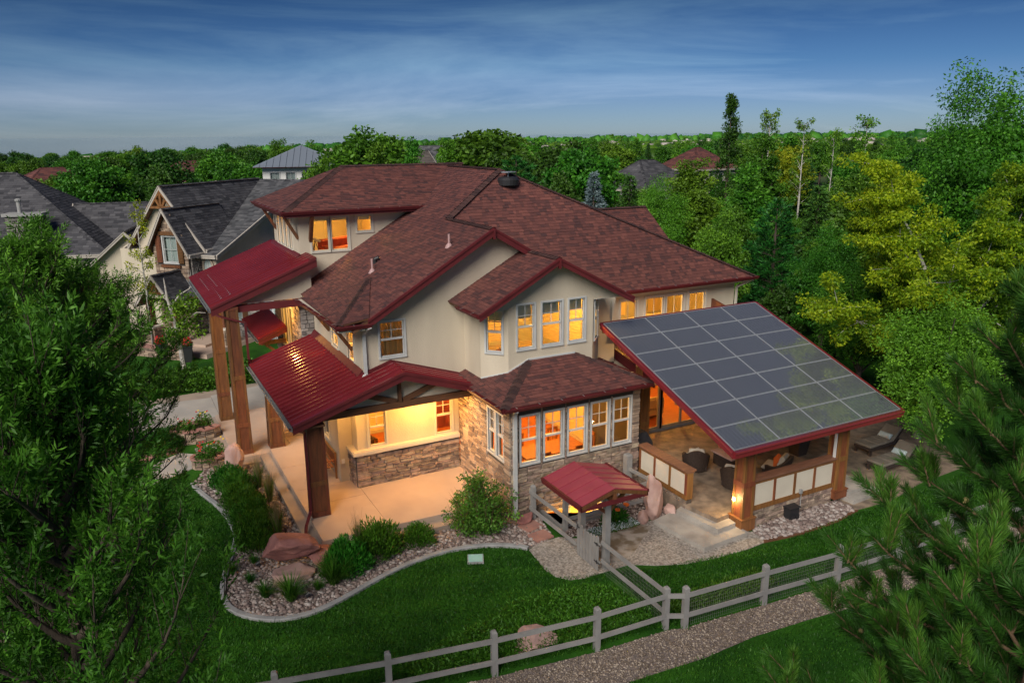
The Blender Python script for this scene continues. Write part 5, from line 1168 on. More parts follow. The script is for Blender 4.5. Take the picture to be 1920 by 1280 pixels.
t = thing('telescope', 'telescope on a tripod in the tower window', 'telescope', (-3.0, 11.0, 6.86)); mb = MB(); mb.tube([(-3.2, 11.0, 7.95), (-2.75, 10.9, 7.75)], [.06, .05], 10); mb.build('tube', 'white_paint', t)
for a in range(3): mb = MB(); mb.tube([(-2.95, 10.95, 7.8), (-2.95+.3*math.cos(a*2.1), 10.95+.25*math.sin(a*2.1), 6.86)], .015, 6); mb.build('leg', 'black_iron', t)
# porch bench
t = thing('porch_bench', 'slatted wooden bench against the porch wall', 'bench', (-4.5, 5.6, .34))
for k in range(4): mb = MB(); mb.box(-4.78+k*.13, 4.95, .76, -4.68+k*.13, 6.35, .79); mb.build('seat_slat', 'wood_light', t)
for k in range(9): mb = MB(); mb.box(-4.24, 5.02+k*.15, .82, -4.215, 5.09+k*.15, 1.22); mb.build('back_slat', 'wood_light', t)
for z in (.80, 1.22): mb = MB(); mb.box(-4.25, 4.95, z, -4.20, 6.35, z+.06); mb.build('back_rail', 'wood_light', t)
for y in (4.93, 6.33):
    for x in (-4.76, -4.25): mb = MB(); mb.box(x, y, .34, x+.06, y+.06, 1.0 if x < -4.5 else 1.3); mb.build('leg', 'wood_light', t)
    mb = MB(); mb.box(-4.78, y-.005, 1.0, -4.19, y+.065, 1.04); mb.build('armrest', 'wood_light', t)
# ================================================================== rail fence, gate and gate roof
def post(x, y, parent, h=1.16, w=.135, rz=0.0):
    mb = MB(); ca, sa = math.cos(rz), math.sin(rz)
    r = lambda k, z: [(x+a*ca-b*sa, y+a*sa+b*ca, z) for a, b in ((-k, -k), (k, -k), (k, k), (-k, k))]
    mb.prism(r(w/2, -.1), r(w/2, h-.05)); mb.prism(r(w/2, h-.05), r(w/2-.03, h)); return mb.build('post', 'fence_paint', parent)
def rails(a, b, parent, zs=(.38, .93), off=.0, h=.12, t=.04):
    d = Vector((b[0]-a[0], b[1]-a[1], 0)).normalized(); s = Vector((d.y, -d.x, 0))
    for z in zs:
        mb = MB(); p, q = Vector((*a, z))+s*off, Vector((*b, z+random.uniform(-.012, .012)))+s*off; mb.bar(p, q, t, h); mb.build('rail', 'fence_paint', parent)
def wires(a, b, parent, z0=.05, z1=.95, st=.06):
    mb = MB(); A, B = Vector((*a, 0)), Vector((*b, 0)); n = int((B-A).length/st); d = (B-A).normalized()
    for i in range(n):
        p = A+d*(i*st); mb.face([p+Vector((0, 0, z0)), p+d*.004+Vector((0, 0, z0)), p+d*.004+Vector((0, 0, z1)), p+Vector((0, 0, z1))])
    for k in range(10):
        z = z0+k*(z1-z0)/9; mb.face([A+Vector((0, 0, z)), B+Vector((0, 0, z)), B+Vector((0, 0, z+.004)), A+Vector((0, 0, z+.004))])
    mb.build('wire_mesh', 'fence_paint', parent, kind='stuff')
FP = [(-10.7, -4.85), (-8.32, -5.40), (-6.06, -5.90), (-3.74, -6.32), (-1.23, -6.67), (.72, -6.76), (1.15, -6.97), (3.58, -7.16), (6.03, -7.37), (8.4, -7.48), (10.5, -7.52), (12.6, -7.54), (15.0, -7.5)]
fn = thing('rail_fence', 'long grey two-rail fence between lawn and gravel strip', 'fence', (2.5, -6.9, 0))
for i, p in enumerate(FP):
    a = FP[max(i-1, 0)]; b = FP[min(i+1, len(FP)-1)]; post(*p, fn, rz=math.atan2(b[1]-a[1], b[0]-a[0]))
for a, b in zip(FP, FP[1:]): rails(a, b, fn, off=.05)
for a, b in list(zip(FP, FP[1:]))[6:]: wires(a, b, fn)
fg = thing('rail_fence', 'short grey fence run joining the gate to the long fence', 'fence', (.73, -5.3, 0))
rails((.72, -3.92), (.75, -6.72), fg, off=-.03); wires((.75, -4.0), (.77, -6.7), fg)
fh = thing('rail_fence', 'grey fence run between the stone wall and the gate, beside the window well', 'fence', (.7, -1.5, 0))
for p in ((.64, -.27), (1.12, -1.42)): post(*p, fh)
rails((.60, -.20), (.68, -2.80), fh, off=.05)
fi = thing('rail_fence', 'grey fence guarding the front of the window well', 'fence', (2.2, -1.4, 0))
rails((1.12, -1.44), (4.2, -1.5), fi, off=.0); post(4.25, -1.45, fi); 
fk = thing('rail_fence', 'short grey fence between the patio wall and the window well', 'fence', (4.5, -.6, 0))
post(4.28, .06-.3, fk, 1.45, .22); rails((4.35, -.2), (4.45, -1.40), fk, off=.1, zs=(.95,)); 
gate = thing('picket_gate', 'grey picket gate with round-topped pickets and black hinges under the red roof', 'gate', (.71, -3.4, 0))
for k in range(7):
    y = -2.88-k*.158; z1 = 1.12-.10*math.sin(math.pi*k/6); mb = MB(); w = .12
    pr = [(-w/2, .06), (w/2, .06), (w/2, z1-.06), (w*.32, z1-.015), (0, z1), (-w*.32, z1-.015), (-w/2, z1-.06)]
    mb.prism([(.655, y+a, b) for a, b in pr], [(.682, y+a, b) for a, b in pr]); mb.build('picket', 'fence_paint', gate)
for z in (.3, .85): mb = MB(); mb.box(.683, -3.92, z-.05, .72, -2.82, z+.05); mb.build('rail', 'fence_paint', gate)
for z in (.32, .86):
    mb = MB(); mb.box(.645, -3.98, z-.015, .655, -3.70, z+.015); mb.prism([(.643, -3.78, z), (.643, -3.84, z+.06), (.643, -3.90, z), (.643, -3.84, z-.06)], [(.654, -3.78, z), (.654, -3.84, z+.06), (.654, -3.90, z), (.654, -3.84, z-.06)]); mb.build('hinge', 'black_iron', gate)
mb = MB(); mb.box(.645, -2.95, .93, .655, -2.78, .96); mb.box(.645, -2.88, .88, .653, -2.85, 1.02); mb.build('latch', 'black_iron', gate)
arb = thing('gate_roof', 'small red metal gable roof on grey posts over the picket gate', 'arbor', (.9, -3.3, 0))
for y in (-2.55, -3.80): post(.98, y, arb, 2.35, .17)
mb = MB(); GX0, GXM, GX1, GY0, GY1, GZ0, GZ1 = -.12, .93, 2.0, -4.22, -2.20, 2.33, 2.62
def gp(name, poly):
    dk = seam_roof(name, poly, None, arb, mname='gate_metal', step=.41, seam=.03, th=.05)
gp('roof', [(GX0, GY0, GZ0), (GXM, GY0, GZ1), (GXM, GY1, GZ1), (GX0, GY1, GZ0)]); gp('roof', [(GXM, GY0, GZ1), (GX1, GY0, GZ0), (GX1, GY1, GZ0), (GXM, GY1, GZ1)])
for x, o in ((GX0, (-1, 0, 0)), (GX1, (1, 0, 0))): fascia((x, GY1+.02, GZ0), (x, GY0-.02, GZ0), arb, h=.14, t=.03, out=o)
for y, o in ((GY0, (0, -1, 0)), (GY1, (0, 1, 0))):
    mb = MB(); mb.box(GX0-.02, y-.02 if y == GY0 else y-.02, GZ0-.15, GX1+.02, y+.02, GZ0-.02); mb.build('tie_beam', 'maroon', arb)
    for x in (GX0, GX1): mb = MB(); mb.bar((x, y, GZ0-.06), (GXM, y, GZ1-.07), .05, .10); mb.build('rake_board', 'wood', arb)
    mb = MB(); mb.box(GXM-.05, y-.018, GZ0-.02, GXM+.05, y+.018, GZ1-.1); mb.build('king_post', 'wood', arb)
mb = MB(); mb.box(.90, GY0+.02, GZ0-.14, 1.06, GY1-.02, GZ0); mb.build('beam', 'wood', arb)
for y in (-2.55, -3.80):
    for s in (-1, 1): mb = MB(); mb.bar((.98+s*.05, y, 1.75), (.98+s*.62, y, 2.24), .06, .09); mb.build('brace', 'wood', arb)
# ================================================================== neighbouring houses
def gable_roof(parent, x0, x1, y0, y1, ez, rise, axis, sh, ov=.4, expo=.18, width=.4, fc='taupe_stucco', seed=1, ends=(0, 1)):
    """Two lapped-shingle slopes over a block; axis is the ridge direction."""
    X0, X1, Y0, Y1 = x0-ov, x1+ov, y0-ov, y1+ov
    if axis == 'y':
        xm = (x0+x1)/2; d = rise/(xm-x0)*ov; E, T = ez-d, ez+rise
        ps_ = ([(X0, Y0, E), (xm, Y0, T), (xm, Y1, T), (X0, Y1, E)], [(X1, Y0, E), (X1, Y1, E), (xm, Y1, T), (xm, Y0, T)])
        for y, o in [((Y0, (0, -1, 0)), (Y1, (0, 1, 0)))[q] for q in ends]:
            fascia((X0, y, E), (xm, y, T), parent, h=.22, t=.05, mname=fc, out=o); fascia((xm, y, T), (X1, y, E), parent, h=.22, t=.05, mname=fc, out=o)
        for x, o in ((X0, (-1, 0, 0)), (X1, (1, 0, 0))): fascia((x, Y0, E), (x, Y1, E), parent, h=.18, t=.1, mname=fc, out=o)
        rd = ((xm, Y0, T), (xm, Y1, T))
    else:
        ym = (y0+y1)/2; d = rise/(ym-y0)*ov; E, T = ez-d, ez+rise
        ps_ = ([(X0, Y0, E), (X1, Y0, E), (X1, ym, T), (X0, ym, T)], [(X0, Y1, E), (X0, ym, T), (X1, ym, T), (X1, Y1, E)])
        for x, o in [((X0, (-1, 0, 0)), (X1, (1, 0, 0)))[q] for q in ends]:
            fascia((x, Y0, E), (x, ym, T), parent, h=.22, t=.05, mname=fc, out=o); fascia((x, ym, T), (x, Y1, E), parent, h=.22, t=.05, mname=fc, out=o)
        for y, o in ((Y0, (0, -1, 0)), (Y1, (0, 1, 0))): fascia((X0, y, E), (X1, y, E), parent, h=.18, t=.1, mname=fc, out=o)
        rd = ((X0, ym, T), (X1, ym, T))
    for k, p in enumerate(ps_): shingles('roof', p, parent, sh, expo=expo, width=width, seed=seed+k)
    ridge_cap(*rd, parent, mname=sh)
def gable_walls(parent, x0, x1, y0, y1, z0, ez, rise, axis, wm, holes={}):
    """Four walls, the two at the ridge ends carried up into gables; holes per side f, r, b, l."""
    sides = {'f': ((x0, y0), (x1, y0)), 'r': ((x1, y0+.16), (x1, y1-.16)), 'b': ((x1, y1), (x0, y1)), 'l': ((x0, y1-.16), (x0, y0+.16))}; W = {}
    for s, (a, b) in sides.items():
        w = Wall(a, b); gab = (axis == 'y' and s in 'fb') or (axis == 'x' and s in 'lr')
        tops = [(0, ez-.05), (w.len/2, ez+rise-.12), (w.len, ez-.05)] if gab else ez-.05
        wo = w.solid('wall', wm, parent, z0, tops, holes.get(s, [])); W[s] = (w, wo)
    return W
def hip_roof(parent, x0, x1, y0, y1, ez, rise, sh, expo=.25, width=.5, seed=1, ov=.5, ridge=None):
    X0, X1, Y0, Y1 = x0-ov, x1+ov, y0-ov, y1+ov; T = ez+rise
    if X1-X0 >= Y1-Y0:
        k = (Y1-Y0)/2; a, b = (X0+k, Y0+k, T), (X1-k, Y0+k, T)
        ps_ = ([(X0, Y0, ez), (X1, Y0, ez), b, a], [(X1, Y0, ez), (X1, Y1, ez), b], [(X1, Y1, ez), (X0, Y1, ez), a, b], [(X0, Y1, ez), (X0, Y0, ez), a])
    else:
        k = (X1-X0)/2; a, b = (X0+k, Y0+k, T), (X0+k, Y1-k, T)
        ps_ = ([(X0, Y0, ez), (X1, Y0, ez), a], [(X1, Y0, ez), (X1, Y1, ez), b, a], [(X1, Y1, ez), (X0, Y1, ez), b], [(X0, Y1, ez), (X0, Y0, ez), a, b])
    for i, p in enumerate(ps_):
        if len({tuple(q) for q in p}) < len(p): p = [q for j, q in enumerate(p) if q not in p[:j]]
        shingles('roof', p, parent, sh, expo=expo, width=width, seed=seed+i)
    for c in ((X0, Y0, ez), (X0, Y1, ez)): ridge_cap(c, a if (X1-X0 >= Y1-Y0 or c[1] == Y0) else b, parent, mname=sh)
    for c in ((X1, Y0, ez), (X1, Y1, ez)): ridge_cap(c, b if (X1-X0 >= Y1-Y0 or c[1] == Y1) else a, parent, mname=sh)
    if (Vector(b)-Vector(a)).length > .3: ridge_cap(a, b, parent, mname=sh)
    for p, q, o in (((X0, Y0), (X1, Y0), (0, -1, 0)), ((X0, Y0), (X0, Y1), (-1, 0, 0)), ((X1, Y0), (X1, Y1), (1, 0, 0)), ((X0, Y1), (X1, Y1), (0, 1, 0))): fascia((*p, ez), (*q, ez), parent, h=.2, t=.08, mname='taupe_stucco', out=o)
# ---- house with the stone gable across the drive
n1 = thing('neighbour_house', 'cream and stone house with steep dark grey gables and a timber truss across the drive', 'house')
B = n1
hw = (.75, 1.75, 4.65, 6.15)
gable_walls(B, -2.7, 2.3, 1.2, 9.5, 0, 5.9, 3.1, 'y', 'stucco')
gable_roof(B, -2.7, 2.3, 1.2, 9.5, 5.9, 3.1, 'y', 'shingle_dark', ov=.45, seed=40, ends=(0,))
W = gable_walls(B, -.3, 2.2, -.1, 4.0, 0, 5.75, 2.05, 'y', 'mortar', {'f': [hw]})
gable_roof(B, -.3, 2.2, -.1, 4.0, 5.75, 2.05, 'y', 'shingle_dark', ov=.35, seed=42, ends=(0,))
wf, wo = W['f']; rs = [r for r in stone_rects(2.5, 0, 7.7, [pad(hw, .12), (hw[0]-.5, hw[1]+.5, hw[2]-.05, hw[3]+.05)], .10, .22, .22, .5, 61) if r[3] < 5.75+2.05*(1-abs((r[0]+r[1])/2-1.25)/1.25)-.12]
stone_face(wf, rs, wo, False, 61, loose='stone_loose'); window(wf, *hw, B, style='fixed', grid=(2, 2), cas=.09)
mb = MB(); wf.slab(mb, hw[0]+.02, hw[1]-.02, hw[2], hw[3], -.22, -.2); mb.build('curtain', 'blue_curtain', B)
for u in (hw[0]-.48, hw[1]+.10):
    mb = MB(); wf.slab(mb, u, u+.38, hw[2]-.02, hw[3]+.02, .06, .11)
    for k in range(9): wf.slab(mb, u+.05, u+.33, hw[2]+.1+k*.17, hw[2]+.1+k*.17+.11, .11, .125)
    mb.build('shutter', 'wood', B)
mb = MB(); wf.slab(mb, hw[0]-.2, hw[1]+.2, hw[3]+.1, hw[3]+.32, .05, .12); mb.build('lintel', 'wood', B); mb = MB(); wf.slab(mb, hw[0]-.2, hw[1]+.2, hw[2]-.3, hw[2]-.14, .05, .14); mb.build('sill', 'wood', B)
wr_, wo = W['r']; stone_face(wr_, stone_rects(.85, 0, 5.6, [], .10, .22, .22, .5, 62), wo, False, 62, loose='stone_grey')
mb = MB(); y = .78; xo = -.2      # timber truss in the upper gable
for a, b in (((-1.1, 7.75), (1.1, 7.75)), ((0, 7.75), (0, 8.85)), ((-.8, 7.8), (-.08, 8.6)), ((.8, 7.8), (.08, 8.6)), ((-.1, 7.8), (-.4, 8.3)), ((.1, 7.8), (.4, 8.3))): mb.bar((xo+a[0], y, a[1]), (xo+b[0], y, b[1]), .14, .14, up=(0, 1, 0))
mb.build('gable_truss', 'wood_light', B)
wov = gable_walls(B, -4.0, 3.3, .9, 19, 0, 5.2, 3.7, 'x', 'stucco')
gable_roof(B, -.2, 3.3, .9, 19, 5.2, 3.7, 'x', 'shingle_grey', ov=.35, seed=44, ends=(1,))  # paler shingle than the main gable: the lit slope is put into colour
W3, w3o = wov['f']
mb = MB(); c = Vector(W3.pt(6.72, 4.35, .03)); n = 24      # oval window
ring = [[(c.x+rx*math.cos(t*6.2832/n), c.y-d, c.z+rz_*math.sin(t*6.2832/n)) for t in range(n)] for rx, rz_, d in ((.42, .58, 0), (.42, .58, .05), (.28, .42, .05), (.28, .42, 0))]
for a, b in zip(ring, ring[1:]):
    for t in range(n): mb.face([a[t], a[(t+1) % n], b[(t+1) % n], b[t]])
ow = mb.build('oval_window', 'soffit', B); mb = MB(); mb.face(ring[3]); mb.build('pane', 'blue_curtain', ow); mb = MB(); mb.box(c.x-.02, c.y-.03, c.z-.4, c.x+.02, c.y-.01, c.z+.4); mb.box(c.x-.27, c.y-.03, c.z-.02, c.x+.27, c.y-.01, c.z+.02); mb.build('glazing_bars', 'white_frame', ow)
gable_walls(B, 3.3, 5.0, 6.0, 10.0, 0, 4.4, 1.0, 'y', 'stucco'); gable_roof(B, 3.3, 5.0, 6.0, 10.0, 4.4, 1.0, 'y', 'shingle_grey', ov=.3, seed=46)
# entry porch
gable_roof(B, .35, 2.55, -2.0, -.15, 2.9, 1.35, 'y', 'shingle_dark', ov=.3, seed=48)
shingles('roof', [(2.2, -1.0, 2.9), (5.4, -1.0, 2.9), (5.2, .88, 4.1), (2.2, .88, 4.1)], B, 'shingle_dark', expo=.18, width=.4, seed=50)
mb = MB(); mb.prism([(.4, -1.98, 2.9), (2.5, -1.98, 2.9), (1.45, -1.98, 4.15)], [(.4, -1.88, 2.9), (2.5, -1.88, 2.9), (1.45, -1.88, 4.15)]); mb.build('porch_gable', 'stucco', B)
mb = MB()
for a, b in (((.75, 3.2), (2.15, 3.2)), ((1.45, 3.2), (1.45, 4.05)), ((1.0, 3.22), (1.4, 3.8)), ((1.9, 3.22), (1.5, 3.8))): mb.bar((a[0], -2.03, a[1]), (b[0], -2.03, b[1]), .12, .12, up=(0, 1, 0))
mb.build('gable_truss', 'wood_light', B)
for x, y in ((.55, -1.75), (2.35, -1.75), (4.9, -.8)):
    mb = MB(); mb.box(x-.16, y-.16, 1.2, x+.16, y+.16, 2.95); mb.build('porch_post', 'wood', B)
    pb = MB(); pb.frustum((x, y), .8, .72, 0, 1.12); pr_ = pb.build('stone_pier', 'mortar', B); cb = MB(); cb.frustum((x, y), .9, .86, 1.12, 1.2); cb.build('pier_cap', 'stucco_trim', pr_)
    for a, b in (((x-.4, y-.4), (x+.4, y-.4)), ((x+.4, y-.4), (x+.4, y+.4)), ((x-.4, y+.4), (x-.4, y-.4))): w_ = Wall(a, b); stone_face(w_, stone_rects(.8, 0, 1.12, [], .08, .18, .18, .4, 63), pr_, False, 63)
wq = Wall((2.36, .85), (6.2, .85)); hq = (1.5, 2.5, 1.1, 2.6); wqo = wq.solid('wall', 'mortar', B, 0, 3.6, [hq]); stone_face(wq, stone_rects(3.84, 0, 3.6, [pad(hq, .12)], .1, .22, .22, .5, 64), wqo, False, 64, loose='stone_grey'); window(wq, *hq, B, grid=(2, 2), cas=.09)
mb = MB(); wq.slab(mb, hq[0], hq[1], hq[2], hq[3], -.22, -.2); mb.build('curtain', 'blue_curtain', B)
for u in (hq[0]-.5, hq[1]+.12): mb = MB(); wq.slab(mb, u, u+.36, hq[2], hq[3], .06, .11); mb.build('shutter', 'wood', B)
mb = MB(); mb.prism([(-.4, -3.2, 0), (5.6, -3.2, 0), (5.6, .8, 0), (-.4, .8, 0)], [(-.3, -3.1, .22), (5.5, -3.1, .22), (5.5, .8, .22), (-.3, .8, .22)]); mb.build('entry_terrace', 'porch_concrete', B)
mb = MB(); mb.box(2.75, -1.9, .22, 4.4, .8, .36); mb.build('entry_step', 'porch_concrete', B)
for a, b, h in (((-1.6, -3.9), (4.2, -3.9), .55), ((4.2, -3.9), (5.0, -3.9), .95)):
    w_ = Wall(a, b); o = w_.solid('garden_wall', 'mortar', B, 0, h, [], .35); stone_face(w_, stone_rects(w_.len, 0, h, [], .08, .18, .2, .5, 65), o, False, 65); mb = MB(); w_.slab(mb, -.04, w_.len+.04, h, h+.07, -.4, .1); mb.build('wall_cap', 'flagstone', o)
mb = MB()      # deck railing at its far side
for k in range(26): mb.box(6.6+k*.12, .1, .5, 6.64+k*.12, .14, 1.4)
mb.box(6.5, .08, 1.4, 9.8, .18, 1.5); mb.build('deck_railing', 'white_paint', B)
mb = MB(); mb.box(6.2, 1.2, 0, 10.5, 4.5, 3.2); mb.build('side_wing', 'grey_siding', B); w_ = Wall((6.2, 1.2), (10.5, 1.2)); mb = MB(); w_.slab(mb, .6, 1.5, 1.6, 2.7, .0, .03); sd_ = mb.build('window', 'white_frame', B); mb = MB(); w_.slab(mb, .68, 1.42, 1.68, 2.62, .031, .036); mb.build('pane', 'blue_curtain', sd_)
n1.location = (-7.5, 30.6, 0); n1.rotation_euler = (0, 0, R(-48))
# ---- dark hip-roofed house further left
n2 = thing('neighbour_house', 'low house with a broad dark grey hip roof and stone chimney at the left', 'house')
gable_walls(n2, -9, 9, -7, 7, 0, 3.9, .01, 'x', 'taupe_stucco'); hip_roof(n2, -9, 9, -7, 7, 3.9, 5.4, 'shingle_dark', seed=70)
gable_walls(n2, 6, 18, -4, 4, 0, 3.6, .01, 'x', 'taupe_stucco'); gable_roof(n2, 6, 18, -4, 4, 3.6, 3.3, 'x', 'shingle_dark', expo=.25, width=.5, seed=74)
gable_walls(n2, 8.5, 13.5, -9, -2, 0, 3.4, 2.2, 'y', 'stucco'); gable_roof(n2, 8.5, 13.5, -9, -2, 3.4, 2.2, 'y', 'shingle_brown', expo=.25, width=.5, seed=76)
gable_walls(n2, -6, -1, -11, -5, 0, 3.4, 2.4, 'y', 'stucco'); gable_roof(n2, -6, -1, -11, -5, 3.4, 2.4, 'y', 'shingle_brown', expo=.25, width=.5, seed=78)
mb = MB(); mb.box(3.0, -6.6, 2, 5.2, -5.3, 6.6); ch = mb.build('chimney', 'mortar', n2); w_ = Wall((3.0, -6.6), (5.2, -6.6)); stone_face(w_, stone_rects(2.2, 4, 6.5, [], .1, .2, .2, .5, 79), ch, False, 79, loose='stone_grey')
mb = MB(); mb.box(2.85, -6.75, 6.6, 5.35, -5.15, 6.8); mb.build('chimney_cap', 'kerb_concrete', ch); mb = MB(); mb.tube([(3.8, -6, 6.8), (3.8, -6, 7.6)], .14, 10); mb.lathe((3.8, -6, 7.6), [(.2, 0), (.22, .12), (.1, .18)], 10); mb.build('flue', 'kerb_concrete', ch)
n2.location = (-17.5, 51, 0); n2.rotation_euler = (0, 0, R(-14))
# ---- far houses standing among the trees
def far_house(label, loc, rz, w, d, ez, rise, wm, sh, kind='hip', wins=True, metal=False):
    t = thing('far_house', label, 'house', (0, 0, 0), 'houses among the trees')
    hs_ = [(x, x+.9, ez-1.9, ez-.7) for x in np.arange(1.0, w-1.5, 2.1)] if wins else []
    W = gable_walls(t, -w/2, w/2, -d/2, d/2, 0, ez, rise if kind == 'gable' else .01, 'x', wm, {'f': hs_, 'l': [h for h in hs_ if h[1] < d-.5]})
    for s in 'fl':
        for h in (hs_ if s == 'f' else [h for h in hs_ if h[1] < d-.5]):
            window(W[s][0], *h, t, style='fixed', grid=None); mb = MB(); W[s][0].slab(mb, h[0], h[1], h[2], h[3], -.25, -.2); mb.build('curtain', 'blue_curtain', t)
    if kind == 'hip': hip_roof(t, -w/2, w/2, -d/2, d/2, ez, rise, sh, expo=.4, width=.8, seed=int(abs(loc[0])*3)+1)
    else: gable_roof(t, -w/2, w/2, -d/2, d/2, ez, rise, 'x', sh, expo=.4, width=.8, seed=int(abs(loc[0])*3)+1)
    t.location = (loc[0], loc[1], ground_z(*loc[:2])+(loc[2] if len(loc) > 2 else 0)); t.rotation_euler = (0, 0, rz); return t
# house with the pale metal hip roof
n3 = thing('far_house', 'cream two-storey house with a pale grey metal hip roof behind the left neighbour', 'house')
hs_ = [(.7, 1.6, 7.1, 8.4), (2.2, 3.1, 7.1, 8.4), (3.7, 4.6, 7.1, 8.4), (5.2, 6.1, 7.1, 8.4)]
W = gable_walls(n3, -3.5, 3.5, -3.5, 3.5, 0, 8.9, .01, 'x', 'white_paint', {'f': hs_, 'l': hs_})
for s in 'fl':
    for h in hs_: window(W[s][0], *h, n3, style='fixed', grid=(2, 1)); mb = MB(); W[s][0].slab(mb, h[0], h[1], h[2], h[3], -.25, -.2); mb.build('curtain', 'blue_curtain', n3)
E_, T_, k_ = 8.95, 10.9, 4.3
for p in ([(-k_, -k_, E_), (k_, -k_, E_), (0, 0, T_)], [(k_, -k_, E_), (k_, k_, E_), (0, 0, T_)], [(k_, k_, E_), (-k_, k_, E_), (0, 0, T_)], [(-k_, k_, E_), (-k_, -k_, E_), (0, 0, T_)]): seam_roof('roof', p, None, n3, mname='standing_grey', step=.6, seam=.06)
n3.location = (8.5, 62, ground_z(8.5, 62)); n3.rotation_euler = (0, 0, R(-18))
far_house('house with a dark purple-grey hip roof among the trees right of the blue spruce', (52, 62), .3, 11, 8, 5.2, 3.4, 'white_paint', 'shingle_dark')
far_house('house with a red hip roof peeping over the trees', (74, 78), .1, 9, 8, 6.5, 3.2, 'taupe_stucco', 'shingle_red')
far_house('long house with a grey roof showing between the right-hand trees', (95, 42), -.4, 13, 8, 6.2, 3.0, 'grey_siding', 'shingle_grey', 'gable')
far_house('house with a red roof just behind the left ridge trees', (4, 125), .2, 12, 9, 4.8, 3.2, 'taupe_stucco', 'shingle_red')
far_house('brown-roofed house beside the red one behind the tower ridge', (34, 108), .1, 13, 9, 6.0, 3.3, 'stucco', 'shingle_brown', 'gable')
far_house('house with a brick-red roof far left above the dark hip roof', (-16, 118), .4, 12, 9, 4.6, 3.0, 'taupe_stucco', 'shingle_red')
far_house('red-roofed house at the extreme left among dark trees', (-27, 96), .2, 11, 9, 4.4, 3.0, 'taupe_stucco', 'shingle_red')
far_house('grey gabled house behind the round tree left of the ridge', (48, 128), -.2, 14, 9, 6.5, 3.4, 'grey_siding', 'shingle_grey', 'gable')
# ================================================================== plants
def tree_parts(name_leaf, V, F, T, lm, wood, wm, name_wood='trunk', crown='crown'):
    return np_mesh(crown, V, F, lm, T), wood.mesh(name_wood, wm, smooth=True)
def clumps_to_leaves(cc, cr, per, ln, wd, g, droop=.25, out=.6, flat=1.0, tone_c=None):
    """Leaves spread through clump volumes, pointing outwards with some droop."""
    n = len(cc); k = np.repeat(np.arange(n), per); N = len(k)
    d = rnd_dirs(N, g); u = g.random(N)**(1/2.2)
    off = d*(cr[k]*u)[:, None]; off[:, 2] *= flat
    p = cc[k]+off; dr = d*out+rnd_dirs(N, g)*.8; dr[:, 2] -= droop
    v, f = leaves(p, dr, ln*g.uniform(.7, 1.3, N), wd*g.uniform(.7, 1.3, N), g)
    tc_ = (g.random(n) if tone_c is None else tone_c)[k]
    return v, f, np.clip(tc_*.55+.22+g.normal(0, .16, N), 0, 1)
def branch_tubes(mb, pts, g, r0, up=.5):
    for a, b in pts:
        a, b = np.array(a), np.array(b); m_ = (a+b)/2+np.array([0, 0, np.linalg.norm(b-a)*.08]); mb.tube([a, m_, b], [r0, r0*.65, r0*.25], 5, cap=False)
def make_round(seed, h=10.0, rx=2.9, nc=80, per=80, ln=.30, wd=.17, lm='leaf_green', zc=.60, lump=.30, base=.24, taper=0.0):
    g = np.random.default_rng(seed); rz = h*(1-zc)*1.0
    d = rnd_dirs(nc, g); d[:, 2] = np.where(d[:, 2] < -.55, -d[:, 2], d[:, 2])
    ph = g.uniform(0, 6.28, 6); az = np.arctan2(d[:, 1], d[:, 0])
    lum = 1+lump*.5*np.sin(az*2+ph[0])+lump*.5*np.sin(az*3+ph[1]+d[:, 2]*3)
    rad = (g.uniform(.35, 1.0, nc)**.5)*lum
    cc = d*np.array([rx, rx, rz])*rad[:, None]*.86+np.array([0, 0, h*zc])
    k_ = np.where(cc[:, 2] < h*zc, 1-.25*(h*zc-cc[:, 2])/(h*zc), 1); cc[:, :2] *= k_[:, None]
    if taper: cc[:, :2] *= np.clip(1+taper*.75-taper*1.5*(cc[:, 2]/h)**1.1, .12, 2)[:, None]
    cr = g.uniform(.16, .32, nc)*rx*.95*(1-.45*taper*np.clip(cc[:, 2]/h-.5, 0, 1))
    v, f, t = clumps_to_leaves(cc, cr, per, ln, wd, g, flat=.75)
    nf = nc*per//7; q = rnd_dirs(nf, g)*np.array([rx*.72, rx*.72, rz*.72])*(g.random(nf)**.4)[:, None]+np.array([0, 0, h*zc])
    if taper: q[:, :2] *= np.clip(1+taper*.75-taper*1.5*(q[:, 2]/h)**1.1, .12, 2)[:, None]
    v2, f2 = leaves(q, rnd_dirs(nf, g), ln*1.9, wd*2.4, g); t2 = g.uniform(.1, .6, nf)
    V = np.concatenate([v, v2]); F = np.arange(len(V)).reshape(-1, 4); T = np.concatenate([t, t2])
    mb = MB(); mb.tube([(0, 0, -.3), (.05, .03, h*.18), (-.04, .05, h*.4), (.03, -.02, h*.72)], [h*.024, h*.02, h*.013, h*.004], 8)
    branch_tubes(mb, [((0, 0, h*g.uniform(.2, .45)), cc[i]*.92) for i in g.choice(nc, 14, replace=False)], g, h*.008)
    return np_mesh('crown', V, F, lm, T), mb.mesh('trunk', 'bark', smooth=True)
def make_poplar(seed, h=14.0, r=1.5, lm='leaf_dark'):
    g = np.random.default_rng(seed); nc = 110; z = g.uniform(.12, 1, nc); prof = np.sin(np.clip(z, 0, 1)**.75*math.pi*.93+.12)**.8
    a = g.uniform(0, 6.28, nc); rr = r*prof*g.uniform(.3, 1, nc)
    cc = np.column_stack([rr*np.cos(a), rr*np.sin(a), z*h]); v, f, t = clumps_to_leaves(cc, g.uniform(.35, .6, nc), 60, .26, .14, g, droop=-.4)
    mb = MB(); mb.tube([(0, 0, -.3), (0, 0, h*.5), (0, 0, h*.95)], [.25, .14, .03], 8); return np_mesh('crown', v, f, lm, t), mb.mesh('trunk', 'bark', smooth=True)
